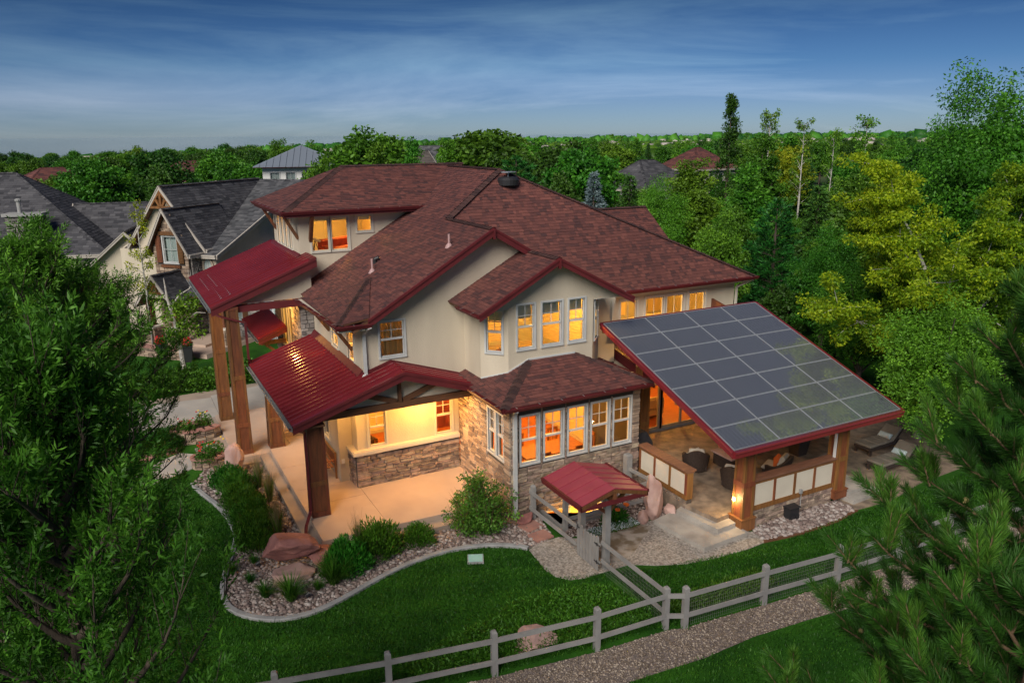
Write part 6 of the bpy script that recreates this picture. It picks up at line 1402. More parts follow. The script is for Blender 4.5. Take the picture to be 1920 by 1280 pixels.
def make_sparse(seed, h=12.0, r=1.6, lm='leaf_mid', n=34, bark='bark_pale', per=26, ln=.2, wd=.13):
    g = np.random.default_rng(seed); mb = MB(); mb.tube([(0, 0, -.3), (.08, .04, h*.4), (-.05, .06, h*.75), (.02, 0, h)], [.14, .11, .06, .015], 8)
    cc = []
    for i in range(n):
        z = h*g.uniform(.38, 1.0); a = g.uniform(0, 6.28); rr = r*(1.15-z/h*.65)*g.uniform(.4, 1.0); e = np.array([rr*math.cos(a), rr*math.sin(a), z+rr*.5])
        s = np.array([0, 0, z-rr*.25]); mb.tube([s, (s+e)/2+np.array([0, 0, .05]), e], [.035, .02, .008], 5, cap=False); cc += [e, s*.35+e*.65]
    cc = np.array(cc); v, f, t = clumps_to_leaves(cc, g.uniform(.22, .45, len(cc)), per, ln, wd, g); return np_mesh('crown', v, f, lm, t), mb.mesh('trunk', bark, smooth=True)
def make_conifer(seed, h=10.0, r=2.2, lm='leaf_pine', whorls=22, open_=.25, droop=.15, per=90, ln=.34, wd=.05, pointed=True):
    g = np.random.default_rng(seed); mb = MB(); mb.tube([(0, 0, -.3), (0, 0, h*.5), (0, 0, h*.98)], [h*.02, h*.013, .02], 8); P = []; D = []
    for w in range(whorls):
        t = w/(whorls-1); z = h*(.08+.90*t); L = r*((1-t)**(.8 if pointed else .45)+.05)*g.uniform(.8, 1.15); nb = int(5+4*(1-t))
        for b in range(nb):
            a = 6.28*b/nb+w*1.9+g.uniform(-.3, .3); l = L*g.uniform(.65, 1.12); dz = (.32 if not pointed else .12)-droop
            e = np.array([l*math.cos(a), l*math.sin(a), l*dz]); s = np.array([0, 0, z]); mb.tube([s, s+e], [.03*(1-t)+.012, .006], 4, cap=False)
            n = int(per*(l/r)*g.uniform(.8, 1.2))+14; u = g.uniform(.18 if open_ < .3 else .4, 1.03, n); side = g.normal(0, .16*l*.55+.05, n)
            q = s+e[None]*u[:, None]+np.column_stack([-math.sin(a)*side, math.cos(a)*side, g.normal(-.03, .06, n)-np.abs(side)*.2])
            P.append(q); dd = np.tile(e/np.linalg.norm(e), (n, 1))*.9+rnd_dirs(n, g)*.65; dd[:, 2] += .25 if not pointed else -.05; D.append(dd)
    P = np.concatenate(P); D = np.concatenate(D); n = len(P); v, f = leaves(P, D, ln*g.uniform(.7, 1.3, n), wd*g.uniform(1.0, 2.4, n), g)
    return np_mesh('crown', v, f, lm, np.clip(g.normal(.45, .24, n), 0, 1)), mb.mesh('trunk', 'bark', smooth=True)
def plant_tree(name, kind, x, y, h, label, group, wide=1.0, rz=None, z=None):
    me_c, me_t, h0 = kind; s = h/h0; t = thing(name, label, 'tree', (x, y, ground_z(x, y) if z is None else z), group)
    t.scale = (s*wide, s*wide, s); t.rotation_euler = (0, 0, random.uniform(0, 6.28) if rz is None else rz)
    link(bpy.data.objects.new('trunk', me_t), t); link(bpy.data.objects.new('crown', me_c), t); return t
K = {}
for i in range(4): K['green%d' % i] = (*make_round(100+i, lm='leaf_green', rx=2.9+.3*(i % 2), nc=86, per=84), 10.0)
for i in range(4): K['mid%d' % i] = (*make_round(110+i, lm='leaf_mid', rx=2.7+.3*(i % 2), nc=80, per=84, lump=.42), 10.0)
for i in range(2): K['dark%d' % i] = (*make_round(120+i, lm='leaf_dark', rx=3.0, nc=80, per=84), 10.0)
K['fine0'] = (*make_round(130, lm='leaf_green', rx=3.1, nc=150, per=120, ln=.19, wd=.11), 10.0); K['fine1'] = (*make_round(131, lm='leaf_mid', rx=2.9, nc=150, per=120, ln=.19, wd=.11, lump=.45), 10.0); K['fine2'] = (*make_round(132, lm='leaf_green', rx=2.7, nc=150, per=120, ln=.17, wd=.10, lump=.5), 10.0)
K['xfine'] = (*make_round(129, lm='leaf_green', rx=2.8, nc=260, per=150, ln=.115, wd=.062, lump=.55), 10.0); K['xfine1'] = (*make_round(128, lm='leaf_mid', rx=2.9, nc=260, per=130, ln=.12, wd=.06, lump=.55), 10.0)
for i in range(3): K['pyr%d' % i] = (*make_round(135+i, lm=('leaf_green', 'leaf_dark', 'leaf_mid')[i], rx=2.2, nc=150, per=110, ln=.19, wd=.11, zc=.52, lump=.5, taper=.62), 10.0)
K['lime'] = (*make_round(133, lm='leaf_lime', rx=2.8, nc=60, per=60, ln=.24, wd=.13), 10.0)
K['poplar'] = (*make_poplar(140), 14.0); K['sparse0'] = (*make_sparse(141, r=2.0), 12.0); K['sparse1'] = (*make_sparse(142, r=1.6, n=26), 12.0); K['sparse_lime'] = (*make_sparse(143, h=12, r=1.7, lm='leaf_lime', n=24), 12.0)
K['pine0'] = (*make_conifer(150, h=10, r=2.4, whorls=20, pointed=False, open_=.4, droop=.0, per=110), 10.0); K['pine1'] = (*make_conifer(151, h=10, r=2.0, whorls=24, pointed=True, per=110), 10.0)
K['spruce'] = (*make_conifer(152, h=9, r=2.1, whorls=26, lm='leaf_spruce', per=130, ln=.30, wd=.045), 9.0)
def at(px, D):   # compass heading of a tree seen at that column of the photograph, and its distance, give its place on the land
    h = yaw+math.atan((px-960)/1457.2); return CX+D*math.sin(h), CY+D*math.cos(h)
def top_h(py, D): return 11.74+math.tan(math.atan((640-py)/1457.2)-pitch)*D
# ---- single trees one can tell apart
SPECIAL = [
 (700, 232, 78, 'green0', 'round_tree', 'round green tree rising behind the tower ridge, left of the two tall ones', 1.35),
 (915, 228, 84, 'green1', 'round_tree', 'broad round green tree rising behind the roof ridge, right of the two tall ones', 1.55),
 (1113, 322, 56, 'spruce', 'blue_spruce', 'blue spruce standing behind the main roof', .95),
 (1358, 192, 92, 'poplar', 'poplar_tree', 'tall narrow dark poplar standing above the horizon', .9),
 (1430, 222, 84, 'sparse0', 'sparse_tree', 'thin open-crowned tree just right of the tall poplar', .9),
 (1492, 236, 84, 'sparse1', 'sparse_tree', 'thin tree behind the yellow-green crown', .9),
 (1548, 256, 80, 'sparse0', 'sparse_tree', 'thin tree between the two other bare-topped ones at right', .8),
 (1606, 232, 82, 'sparse1', 'sparse_tree', 'thin open tree right of centre of the wood, tallest of its neighbours', 1.1),
 (1456, 262, 88, 'lime', 'lime_tree', 'yellow-green round tree in the right distance', 1.1),
 (612, 290, 66, 'mid0', 'round_tree', 'light green tree beside the pale metal roof', .8),
 (1640, 330, 66, 'pine0', 'pine_tree', 'dark pine left of the yellow tree', .9),
 (1455, 372, 47, 'pine0', 'pine_tree', 'tall dark pine with dense needles behind the solar roof', 1.0),
 (1530, 345, 50, 'pine1', 'pine_tree', 'pointed dark pine behind the solar roof, right of the tall one', 1.1),
 (1400, 322, 55, 'pyr0', 'cottonwood_tree', 'large leafy green tree behind the right roof corner', 1.3),
 (1295, 312, 60, 'pyr2', 'cottonwood_tree', 'large light green tree in the wood behind the right hip', 1.35),
 (1240, 340, 54, 'xfine1', 'cottonwood_tree', 'leafy tree close behind the small rear gable', .9),
 (1180, 330, 62, 'pine1', 'pine_tree', 'dark pine right of the blue spruce', 1.2),
 (1060, 330, 62, 'dark0', 'round_tree', 'dark tree left of the blue spruce', .9),
 (1600, 345, 44, 'pyr0', 'cottonwood_tree', 'green tree between the solar roof and the yellow tree', 1.3),
 (1350, 405, 42, 'fine1', 'cottonwood_tree', 'green tree right behind the eave of the upstairs windows', .8),
 (1560, 430, 40, 'xfine', 'cottonwood_tree', 'low leafy tree at the upper right corner of the solar roof', .9),
 (1850, 178, 45, 'xfine', 'cottonwood_tree', 'tall dark green tree at the top right behind the yellow one', 1.0),
 (1790, 232, 52, 'xfine', 'cottonwood_tree', 'green tree showing left of the tall top-right tree', .9),
 (1925, 300, 40, 'pine0', 'pine_tree', 'dark conifer at the right edge', 1.1),
 (1480, 520, 41, 'dark1', 'dark_shrub_tree', 'dark low tree behind the solar roof ridge', 1.1),
]
for (px, py, D, k, nm, lb, wd) in SPECIAL:
    x, y = at(px, D); plant_tree(nm, K[k], x, y, top_h(py, D)-ground_z(x, y), lb, 'trees told apart by shape', wd)
# ---- the canopy behind, tree by tree
g = np.random.default_rng(77); placed = [(at(s[0], s[2])) for s in SPECIAL]; count = 0
HOUSES = [(-7.9, 33, 11), (-17.5, 51, 15), (-6, 46, 9), (8.5, 62, 6), (52, 62, 8), (74, 78, 8), (95, 42, 9), (4, 125, 8), (34, 108, 8), (-16, 118, 8), (-27, 96, 8), (48, 128, 8)]
ZONES = [(120, 'above the left hip roof'), (300, 'above the low grey roofs'), (520, 'left of the pale metal roof'), (700, 'behind the tower roof'), (960, 'behind the main ridge'), (1180, 'behind the right slope'), (1350, 'behind the rear gable'), (1520, 'above the solar roof'), (1700, 'left of the yellow tree'), (9999, 'behind the yellow tree')]
LOOK = {'green': 'round green tree', 'mid': 'bright green bushy tree', 'dark': 'dark green round tree', 'pine': 'dark pointed conifer', 'fine': 'large leafy green tree', 'pyr0': 'pyramid-shaped green tree', 'pyr1': 'dark pyramid-shaped tree', 'pyr2': 'light green pyramid-shaped tree'}
def wood_label(kk, px, D, h):
    z = next(t for lim, t in ZONES if px < lim); lk = LOOK.get(kk, LOOK.get(kk.rstrip('0123456789')))
    dp = 'front canopy' if D < 85 else ('middle canopy' if D < 150 else 'far canopy')
    return ('low ' if h < 7 else ('tall ' if h > 10 else ''))+lk+' in the '+dp+' '+z
kinds = ['green0', 'green1', 'green2', 'green3', 'mid0', 'mid1', 'mid2', 'mid3', 'dark0', 'dark1', 'pine1', 'pyr0', 'pyr1', 'pyr2', 'pine0']
tries = 0
while count < 265 and tries < 30000:
    tries += 1; px = g.uniform(-120, 2040); D = 44*(300/44)**(g.random()**.85); x, y = at(px, D)
    if px < 700 and D < 74: continue
    if 700 <= px < 1180 and D < 60: continue
    if px >= 1180 and (x < 22 and y < 25): continue
    if any(math.hypot(x-a, y-b) < c for a, b, c in HOUSES): continue
    if any(math.hypot(x-a, y-b) < (3.6 if D < 120 else 4.8) for a, b in placed): continue
    # keep the view of the far houses open
    if any(abs(math.degrees(math.atan2(x-CX, y-CY)-math.atan2(a-CX, b-CY))) < 3.0 and math.hypot(a-CX, b-CY)-26 < D < math.hypot(a-CX, b-CY) for a, b, c in HOUSES[3:]): hmax = 6.0
    else: hmax = 99
    hz = 258+14*max(0, (700-px)/700); py = g.uniform(hz+4, hz+46) if D < 130 else g.uniform(hz+2, hz+16)
    if px > 1180 and D < 75: py = g.uniform(290, 440)
    h = top_h(py, D)-ground_z(x, y); h = min(max(h, 4.5), 12.5 if px > 1180 else 11.0, hmax)
    z_ = 'wood left of the neighbour houses' if px < 520 else ('wood behind the house' if px < 1180 else 'wood at right')
    kk = kinds[g.integers(0, len(kinds))] if px > 520 else kinds[g.choice([0, 1, 2, 3, 4, 8, 9, 8, 9])]
    if px > 1180 and D < 75: kk = ['fine0', 'fine1', 'fine2', 'pine1', 'pyr0', 'pyr1', 'pyr2', 'pine0'][g.integers(0, 8)]
    plant_tree('wood_tree', K[kk], x, y, h, wood_label(kk, px, D, h), z_, g.uniform(.85, 1.3)); placed.append((x, y)); count += 1
# ---- beyond them the wood and town read as one mass
def far_mass(n, dmin, dmax, smin, smax, mname, name, label, seed, box=False, zf=.5):
    g = np.random.default_rng(seed); hd = np.radians(g.uniform(-14, 70, n)); D = dmin*(dmax/dmin)**(g.random(n)**.8); x = CX+D*np.sin(hd); y = CY+D*np.cos(hd)
    z = np.array([ground_z(a, b) for a, b in zip(x, y)]); s = g.uniform(smin, smax, n)
    bv, bf = (np.array([(-1, -1, 0), (1, -1, 0), (1, 1, 0), (-1, 1, 0), (-1, -1, 1), (1, -1, 1), (1, 1, 1), (-1, 1, 1), (0, -1, 1.6), (0, 1, 1.6)], float)*np.array([1, .7, .7]), np.array([(0, 1, 5), (0, 5, 4), (1, 2, 6), (1, 6, 5), (3, 0, 4), (3, 4, 7), (4, 5, 8), (6, 7, 9), (5, 6, 9), (5, 9, 8), (7, 4, 8), (7, 8, 9)])) if box else (ICO_V, ICO_F)
    v = bv[None]*(s[:, None, None])*(1 if box else (1+g.uniform(-.35, .35, (n, len(bv), 1))))*np.array([1, 1, 1 if box else 1.05])
    a = g.uniform(0, 6.28, n)[:, None]; v = np.stack([v[..., 0]*np.cos(a)-v[..., 1]*np.sin(a)+x[:, None], v[..., 0]*np.sin(a)+v[..., 1]*np.cos(a)+y[:, None], v[..., 2]+z[:, None]+(0 if box else (s*zf)[:, None])], -1).reshape(-1, 3)
    f = (bf[None]+(np.arange(n)*len(bv))[:, None, None]).reshape(-1, 3); np_obj(name, v, f, mname, tone=np.repeat(g.random(n), len(bf)), kind='stuff', label=label)
far_mass(9000, 240, 2200, 2.2, 4.6, 'leaf_green', 'far_wood', 'distant tree canopy running to the horizon', 301)
far_mass(7000, 1600, 9000, 6, 16, 'leaf_green', 'far_wood', 'tree belts on the far plain near the horizon', 302, zf=.2)
far_mass(900, 320, 6500, 3.0, 7.0, 'taupe_stucco', 'far_town', 'scattered houses of the far town on the plain', 303, box=True)
# ---- two pale-barked aspens before the neighbour house
asp = (*make_sparse(160, h=9, r=1.7, lm='leaf_mid', n=30, per=40, ln=.15, wd=.12), 9.0)
plant_tree('aspen_tree', K['sparse_lime'], -8.6, 27.2, 8.4, 'white-trunked aspen with yellow-green top before the neighbour house', 'aspens by the drive', .8, 1.0)
t = thing('aspen_tree', 'white-trunked aspen with a bare crooked limb nearest the drive', 'tree', (-7.55, 20.9, 0), 'aspens by the drive'); mb = MB()
mb.tube([(-7.55, 20.9, -.2), (-7.62, 20.9, 1.6), (-7.75, 20.9, 3.0), (-7.95, 20.9, 4.2), (-8.0, 20.9, 5.2)], [.13, .11, .09, .06, .02], 8); mb.tube([(-7.65, 20.9, 2.3), (-7.2, 20.8, 3.1), (-6.7, 20.7, 3.4), (-6.3, 20.6, 3.35)], [.06, .045, .03, .012], 6)
mb.tube([(-7.85, 20.9, 3.7), (-7.4, 20.9, 4.3), (-6.9, 20.8, 4.6), (-6.5, 20.7, 5.3)], [.055, .04, .03, .01], 6)
for k in range(12): a = k*.5; mb.tube([(-6.8, 20.8, 4.7), (-6.6+.5*math.cos(a)*.6, 20.8+.4*math.sin(a), 5.2+.05*k)], [.012, .004], 4, cap=False)
mb.build('trunk', 'bark_pale', t)
gg = np.random.default_rng(161); cc = np.column_stack([gg.uniform(-8.4, -6.6, 26), gg.uniform(20.2, 21.6, 26), gg.uniform(2.2, 4.3, 26)]); v, f, tn = clumps_to_leaves(cc, gg.uniform(.25, .45, 26), 70, .13, .11, gg); np_obj('crown', v, f, 'leaf_mid', t, tn, local=False)
# ---- yellow-green locust at right
def locust(seed, h=11.5, r=5.6):
    g = np.random.default_rng(seed); mb = MB(); mb.tube([(0, 0, -.2), (.1, .1, 2.0), (-.1, .15, 3.4)], [.26, .2, .16], 9); tips = []
    for i in range(13):
        a = i*2.4+g.uniform(-.3, .3); el = g.uniform(.35, 1.25); L = (r if el < .8 else h*.62)*g.uniform(.7, 1.0); p0 = np.array([-.1, .15, g.uniform(2.4, 4.4)])
        pts = [p0]; d = np.array([math.cos(a)*math.cos(el), math.sin(a)*math.cos(el), math.sin(el)])
        for k in range(5): pts.append(pts[-1]+d*L/5+g.normal(0, .12, 3)); d = d*.9+np.array([0, 0, .10])+g.normal(0, .08, 3); d /= np.linalg.norm(d)
        mb.tube(pts, [.12, .09, .07, .045, .025, .01], 6, cap=False)
        for k in range(1, 6):
            for j in range(5):
                q = pts[k]; dd = d*.5+rnd_dirs(1, g)[0]*.9; dd[2] *= .5; dd /= np.linalg.norm(dd); l = g.uniform(.7, 1.5); e = q+dd*l; mb.tube([q, (q+e)/2+np.array([0, 0, .06]), e], [.02, .012, .004], 4, cap=False)
                for s in np.linspace(.3, 1.05, 6): tips.append(q+dd*l*s+g.normal(0, .12, 3))
    tips = np.array(tips); n = len(tips); hz = np.clip((tips[:, 2]-3.5)/(h-4), 0, 1); rad = np.hypot(tips[:, 0], tips[:, 1])/r; young = .5+.5*np.sin(np.arctan2(tips[:, 1], tips[:, 0])*1.0+1.6)
    tone = np.clip(-.05+.55*hz+.35*rad*young+.35*young+g.normal(0, .12, n), 0, 1); v, f, t = clumps_to_leaves(tips, g.uniform(.22, .42, n), 100, .125, .058, g, droop=.35, flat=.65, tone_c=np.clip((tone-.22)/.55, 0, 1))
    return (np_mesh('crown', v, f, 'leaf_locust', t), mb.mesh('trunk', 'bark_pale', smooth=True), h)
x, y = at(1775, 33); plant_tree('locust_tree', locust(170), x, y, 11.6, 'yellow-green locust tree with fine leaves at the right', None, 1.0, 2.9)
x, y = at(1640, 36); plant_tree('green_tree', K['xfine1'], x, y, 6.2, 'fresh green low tree below the yellow locust, beside the loungers', None, 1.25)
x, y = at(1790, 29); plant_tree('green_tree', K['xfine1'], x, y, 6.6, 'mid-green bushy tree between the locust and the near pine', None, 1.2)
# ---- shrubs round the house
def shrub_mesh(seed, r=.5, h=.7, n=1500, ln=.09, wd=.03, lm='leaf_shrub', up=.8, stems=10):
    g = np.random.default_rng(seed); d = rnd_dirs(n, g); d[:, 2] = np.abs(d[:, 2]); u = g.random(n)**.35; az = np.arctan2(d[:, 1], d[:, 0]); lum = 1+.12*np.sin(az*3+seed)+.1*np.sin(az*5+d[:, 2]*6)
    p = d*np.array([r, r, h])*(u*lum)[:, None]; p[:, 2] += .03; dr = d*.7+rnd_dirs(n, g)*.5; dr[:, 2] += up; v, f = leaves(p, dr, ln*g.uniform(.7, 1.4, n), wd*g.uniform(.7, 1.4, n), g)
    mb = MB()
    for i in range(stems): a = i*2.4; mb.tube([(0, 0, -.02), (r*.3*math.cos(a), r*.3*math.sin(a), h*.4), (r*.7*math.cos(a), r*.7*math.sin(a), h*.8)], [.012, .009, .004], 4, cap=False)
    return np_mesh('foliage', v, f, lm, np.clip(g.normal(.5, .24, n), 0, 1)), mb.mesh('stems', 'bark_twig')
def put_shrub(name, ms, x, y, label, group, s=1.0, sz=None, cat='shrub', z=0.0):
    t = thing(name, label, cat, (x, y, z), group); t.scale = (s, s, sz or s); t.rotation_euler = (0, 0, random.uniform(0, 6.28)); link(bpy.data.objects.new('stems', ms[1]), t); link(bpy.data.objects.new('foliage', ms[0]), t); return t
SH = [shrub_mesh(200+i, .62, .72, 4200, .10, .026, 'leaf_shrub') for i in range(3)]
row = [(-7.55, 6.95, .95), (-7.35, 6.1, 1.0), (-7.38, 5.3, 1.0), (-7.30, 4.45, 1.05), (-7.32, 3.6, 1.05), (-7.35, 2.8, 1.0), (-7.42, 2.1, .95)]
ordn = ['first', 'second', 'third', 'fourth', 'fifth', 'sixth', 'last']
for i, (x, y, s) in enumerate(row): put_shrub('spirea_shrub', SH[i % 3], x, y, 'green shrub, %s from the portico in the row along the lawn kerb' % ordn[i], 'shrub row along the kerb', s)
put_shrub('round_shrub', SH[0], -5.45, -.45, 'large round green shrub at the porch corner, left of the pair', 'shrubs before the porch', 1.12, 1.2)
put_shrub('round_shrub', SH[1], -4.4, -.02, 'large round green shrub at the porch corner, right of the pair', 'shrubs before the porch', 1.12, 1.3)
put_shrub('round_shrub', shrub_mesh(205, .5, .6, 3000, .07, .03, 'leaf_shrub'), -3.15, .0, 'small round shrub alone before the porch step', 'shrubs before the porch', 1.0)
lil = thing('lilac_bush', 'big loose bush with twiggy top at the stone corner', 'bush', (-1.25, -.12, 0)); gg = np.random.default_rng(210); mb = MB(); cc = []
for i in range(70):
    a = gg.uniform(0, 6.28); el = gg.uniform(.25, 1.5); L = gg.uniform(1.0, 1.75)*(1 if el < 1 else .95); e = np.array([-1.25+math.cos(a)*math.cos(el)*L*.85, -.12+math.sin(a)*math.cos(el)*L*.72, math.sin(el)*L+.15]); s = np.array([-1.25+.15*math.cos(a), -.12+.15*math.sin(a), 0.0])
    mb.tube([s, (s+e)/2+gg.normal(0, .06, 3), e], [.016, .011, .004], 4, cap=False); cc += [e, s*.3+e*.7, s*.55+e*.45]
    for j in range(3): q = e+gg.normal(0, .16, 3)+np.array([0, 0, .12]); mb.tube([s*.25+e*.75, q], [.006, .002], 3, cap=False)
mb.build('stems', 'bark_twig', lil); cc = np.array(cc); v, f, tn = clumps_to_leaves(cc, gg.uniform(.14, .26, len(cc)), 36, .085, .055, gg); np_obj('foliage', v, f, 'leaf_lilac', lil, tn, local=False)
def tuft(seed, n, h, spread, lm, wd=.012):
    g = np.random.default_rng(seed); a = g.uniform(0, 6.28, n); r0 = g.random(n)*.08; lean = g.random(n)*spread; d0 = np.column_stack([np.cos(a)*lean, np.sin(a)*lean, np.ones(n)]); L = h*g.uniform(.6, 1.15, n)
    b = np.column_stack([np.cos(a)*r0, np.sin(a)*r0, np.zeros(n)]); m_ = b+unit(d0)*L[:, None]*.55; e = m_+unit(d0+np.column_stack([np.cos(a)*lean, np.sin(a)*lean, -lean*.8]))*L[:, None]*.5; s = np.column_stack([-np.sin(a), np.cos(a), np.zeros(n)])*wd/2
    v = np.stack([b-s, b+s, m_+s, m_-s, e+s*.2, e-s*.2], 1).reshape(-1, 3); k = np.arange(n)[:, None]*6; f = np.concatenate([k+np.array([[0, 1, 2, 3]]), k+np.array([[3, 2, 4, 5]])])
    return np_mesh('blades', v, f, lm, np.tile(np.clip(g.normal(.5, .25, n), 0, 1), 2))
def put_tuft(me, x, y, label, group, s=1.0, plume=None):
    t = thing('grass_clump', label, 'grass clump', (x, y, 0), group); t.scale = (s, s, s); link(bpy.data.objects.new('blades', me), t)
    if plume: link(bpy.data.objects.new('plumes', plume), t)
    return t
TG, TS, TP = tuft(220, 260, .62, .75, 'leaf_shrub', .016), tuft(221, 220, .85, .28, 'leaf_lilac', .010), tuft(222, 120, 1.25, .22, 'straw', .010)
for (x, y, s, lb) in ((-5.95, -.95, 1.25, 'large daylily clump below the round shrubs'), (-7.15, -1.2, 1.15, 'daylily clump in front of the propping rock'), (-7.72, -.75, .75, 'small daylily clump left of the propping rock'), (-6.4, -1.05, .5, 'tiny green clump between the two daylily clumps'), (-7.95, .2, .5, 'tiny green clump near the kerb bend'), (-7.68, 1.15, .45, 'tiny green clump by the garden spotlight'), (-8.3, .9, .55, 'tiny green clump at the left kerb')): put_tuft(TG, x, y, lb, 'daylily clumps in the rock bed', s)
for (x, y, s, lb) in ((-6.62, 6.15, .95, 'feathery grass clump nearest the portico step'), (-6.5, 4.9, .95, 'feathery grass clump half way along the ledge'), (-6.75, 2.3, 1.05, 'feathery grass clump behind the shrub row near the downspout'), (-4.85, .35, .9, 'feathery grass with straw plumes at the porch corner')): put_tuft(TS, x, y, lb, 'feather grasses beside the porch', s, TP)
# low spreading ground cover by the fence
JUN = [(-5.6, -5.15), (-4.4, -4.85), (-3.5, -4.75), (-2.7, -4.35), (-2.0, -4.2), (-.9, -4.25), (-.05, -4.4), (.55, -4.8), (.62, -6.45), (-1.2, -6.45), (-3.6, -6.1), (-5.4, -5.75)]
gg = np.random.default_rng(230); c = gg.uniform(np.min(JUN, 0), np.max(JUN, 0), (60000, 2)); c = c[inpoly(c[:, 0], c[:, 1], JUN)][:26000]; n = len(c)
hh = .10+.16*(np.sin(c[:, 0]*2.3+1)*np.sin(c[:, 1]*2.9)*.5+.5)+gg.normal(0, .03, n); d = np.column_stack([gg.normal(-.3, .7, n), gg.normal(-.2, .7, n), gg.uniform(.2, 1.1, n)]); v, f = leaves(np.column_stack([c, np.clip(hh*gg.uniform(.4, 1, n), .01, 1)]), d, gg.uniform(.06, .14, n), gg.uniform(.02, .035, n), gg)
np_obj('ground_cover', v, f, 'leaf_juniper', tone=np.clip(gg.normal(.5, .25, n), 0, 1), kind='stuff', label='low bright green ground cover along the inside of the fence')
FL2 = [(1.15, -4.3), (1.9, -5.2), (2.2, -6.7), (1.0, -6.7)]; c = gg.uniform((1.25, -6.75), (4.6, -5.9), (2600, 2)); n = len(c); v, f = leaves(np.column_stack([c, gg.uniform(0, .14, n)]), np.column_stack([gg.normal(0, .6, n), gg.normal(0, .6, n), np.ones(n)]), .12, .03, gg)
np_obj('ground_cover', v, f, 'leaf_juniper', tone=np.clip(gg.normal(.4, .25, n), 0, 1), kind='stuff', label='loose ground cover inside the fence right of the gate run')
# hedge beyond the drive
hd_ = thing('hedge', 'low green hedge along the far side of the drive', 'hedge', (-8, 19.4, 0)); n = 26000; u = gg.random(n); c = np.column_stack([-22+u*17.6, gg.uniform(18.4, 20.8, n)+.03*(-22+u*17.6)]); v, f = leaves(np.column_stack([c, gg.uniform(.1, .75, n)+.12*np.sin(c[:, 0]*2.1)]), np.column_stack([gg.normal(0, .6, n), gg.normal(-.2, .6, n), gg.uniform(0, 1, n)]), .16, .07, gg); np_obj('foliage', v, f, 'leaf_shrub', hd_, np.clip(gg.normal(.45, .25, n), 0, 1), local=False)
jb = shrub_mesh(240, .9, .55, 4200, .12, .035, 'leaf_dark', up=.2); put_shrub('juniper_bush', jb, -9.35, 11.9, 'dark spreading bush between the drive and the flagstone edging', None, 1.1)
# raised beds with roses
def raised_bed(label, loc, a0, a1, r, h, seed):
    t = thing('raised_bed', label, 'raised bed', loc, 'raised rose beds'); pts = [Vector((loc[0]+r*math.cos(R(a)), loc[1]+r*.62*math.sin(R(a)), 0)) for a in np.linspace(a0, a1, 13)]
    for i, (p, q) in enumerate(zip(pts, pts[1:])):
        w_ = Wall((q.x, q.y), (p.x, p.y)) if False else Wall((p.x, p.y), (q.x, q.y)); o = w_.solid('stone_wall', 'mortar', t, 0, h, [], .2); stone_face(w_, stone_rects(w_.len, 0, h, [], .07, .14, .15, .35, seed+i), o, False, seed+i)
        cb = MB(); w_.slab(cb, -.02, w_.len+.012, h, h+.06, -.26, .08); cb.build('cap_stone', 'flagstone', t)
    mb = MB(); mb.face([(p.x, p.y, h-.06) for p in pts]); mb.build('soil', 'mulch', t); return t
raised_bed('curved stone bed with red coping at the drive corner', (-7.95, 12.1, 0), 60, 330, .95, .5, 400); raised_bed('small stone bed with red coping beside the portico ledge', (-7.85, 9.05, 0), 40, 340, .62, .38, 420)
def rose(x, y, z, label, seed, s=1.0, yellow=False):
    g = np.random.default_rng(seed); t = thing('rose_bush', label, 'rose bush', (x, y, z), 'rose bushes'); n = 700; d = rnd_dirs(n, g); d[:, 2] = abs(d[:, 2]); p = d*np.array([.36, .36, .55])*s*(g.random(n)**.5)[:, None]; v, f = leaves(p, d+rnd_dirs(n, g), .07, .045, g); np_obj('foliage', v, f, 'leaf_shrub', t, np.clip(g.normal(.45, .25, n), 0, 1))
    for k in range(6):
        mb = MB(); a = g.uniform(0, 6.28); r_ = g.uniform(.1, .34)*s; mb.lathe((r_*math.cos(a), r_*math.sin(a), g.uniform(.35, .62)*s), [(.010, 0), (.034, .014), (.038, .035), (.02, .05)], 7); mb.build('bloom', 'flower_yellow' if (yellow and k % 2) else 'rose_red', t, local=True)
for i, (x, y, z, lb, yl) in enumerate(((-7.65, 12.4, .44, 'yellow and red rose bush in the curved bed by the drive', True), (-8.35, 11.9, .44, 'red rose at the left end of the curved bed', False), (-7.6, 9.2, .32, 'yellow and red rose in the small bed beside the portico', True), (-8.05, 8.75, .32, 'red rose at the lower corner of the small bed', False), (-7.95, 9.75, .05, 'red rose between the two raised beds', False))): rose(x, y, z, lb, 500+i, 1.0, yl)
# flowers behind the gate
t = thing('poppy_plant', 'orange poppies in the flower bed behind the gate', 'flowers', (2.75, -1.75, 0)); n = 900; d = rnd_dirs(n, gg); d[:, 2] = abs(d[:, 2]); v, f = leaves(d*np.array([.5, .35, .45])*(gg.random(n)**.5)[:, None], d+rnd_dirs(n, gg)*.6, .12, .03, gg); np_obj('foliage', v, f, 'leaf_shrub', t, np.clip(gg.normal(.45, .25, n), 0, 1))
for k in range(6): mb = MB(); a = k*1.1; mb.lathe((.38*math.cos(a), .28*math.sin(a), .5+.05*(k % 3)), [(.015, 0), (.075, .03), (.085, .07), (.04, .05)], 8); mb.build('bloom', 'flower_orange', t, local=True)
c = gg.uniform((1.35, -2.25), (3.3, -1.85), (3000, 2)); c[:, 1] -= (c[:, 0]-1.35)*.02; n = len(c); v, f = leaves(np.column_stack([c, gg.uniform(0, .1, n)]), np.column_stack([gg.normal(0, .6, n), gg.normal(0, .6, n), np.ones(n)]), .06, .035, gg); np_obj('creeping_flowers', v[:len(v)//2], f[:n//2], 'leaf_shrub', tone=np.clip(gg.normal(.4, .2, n//2), 0, 1), kind='stuff', label='green leaves of the creeping flower mat beside the path')
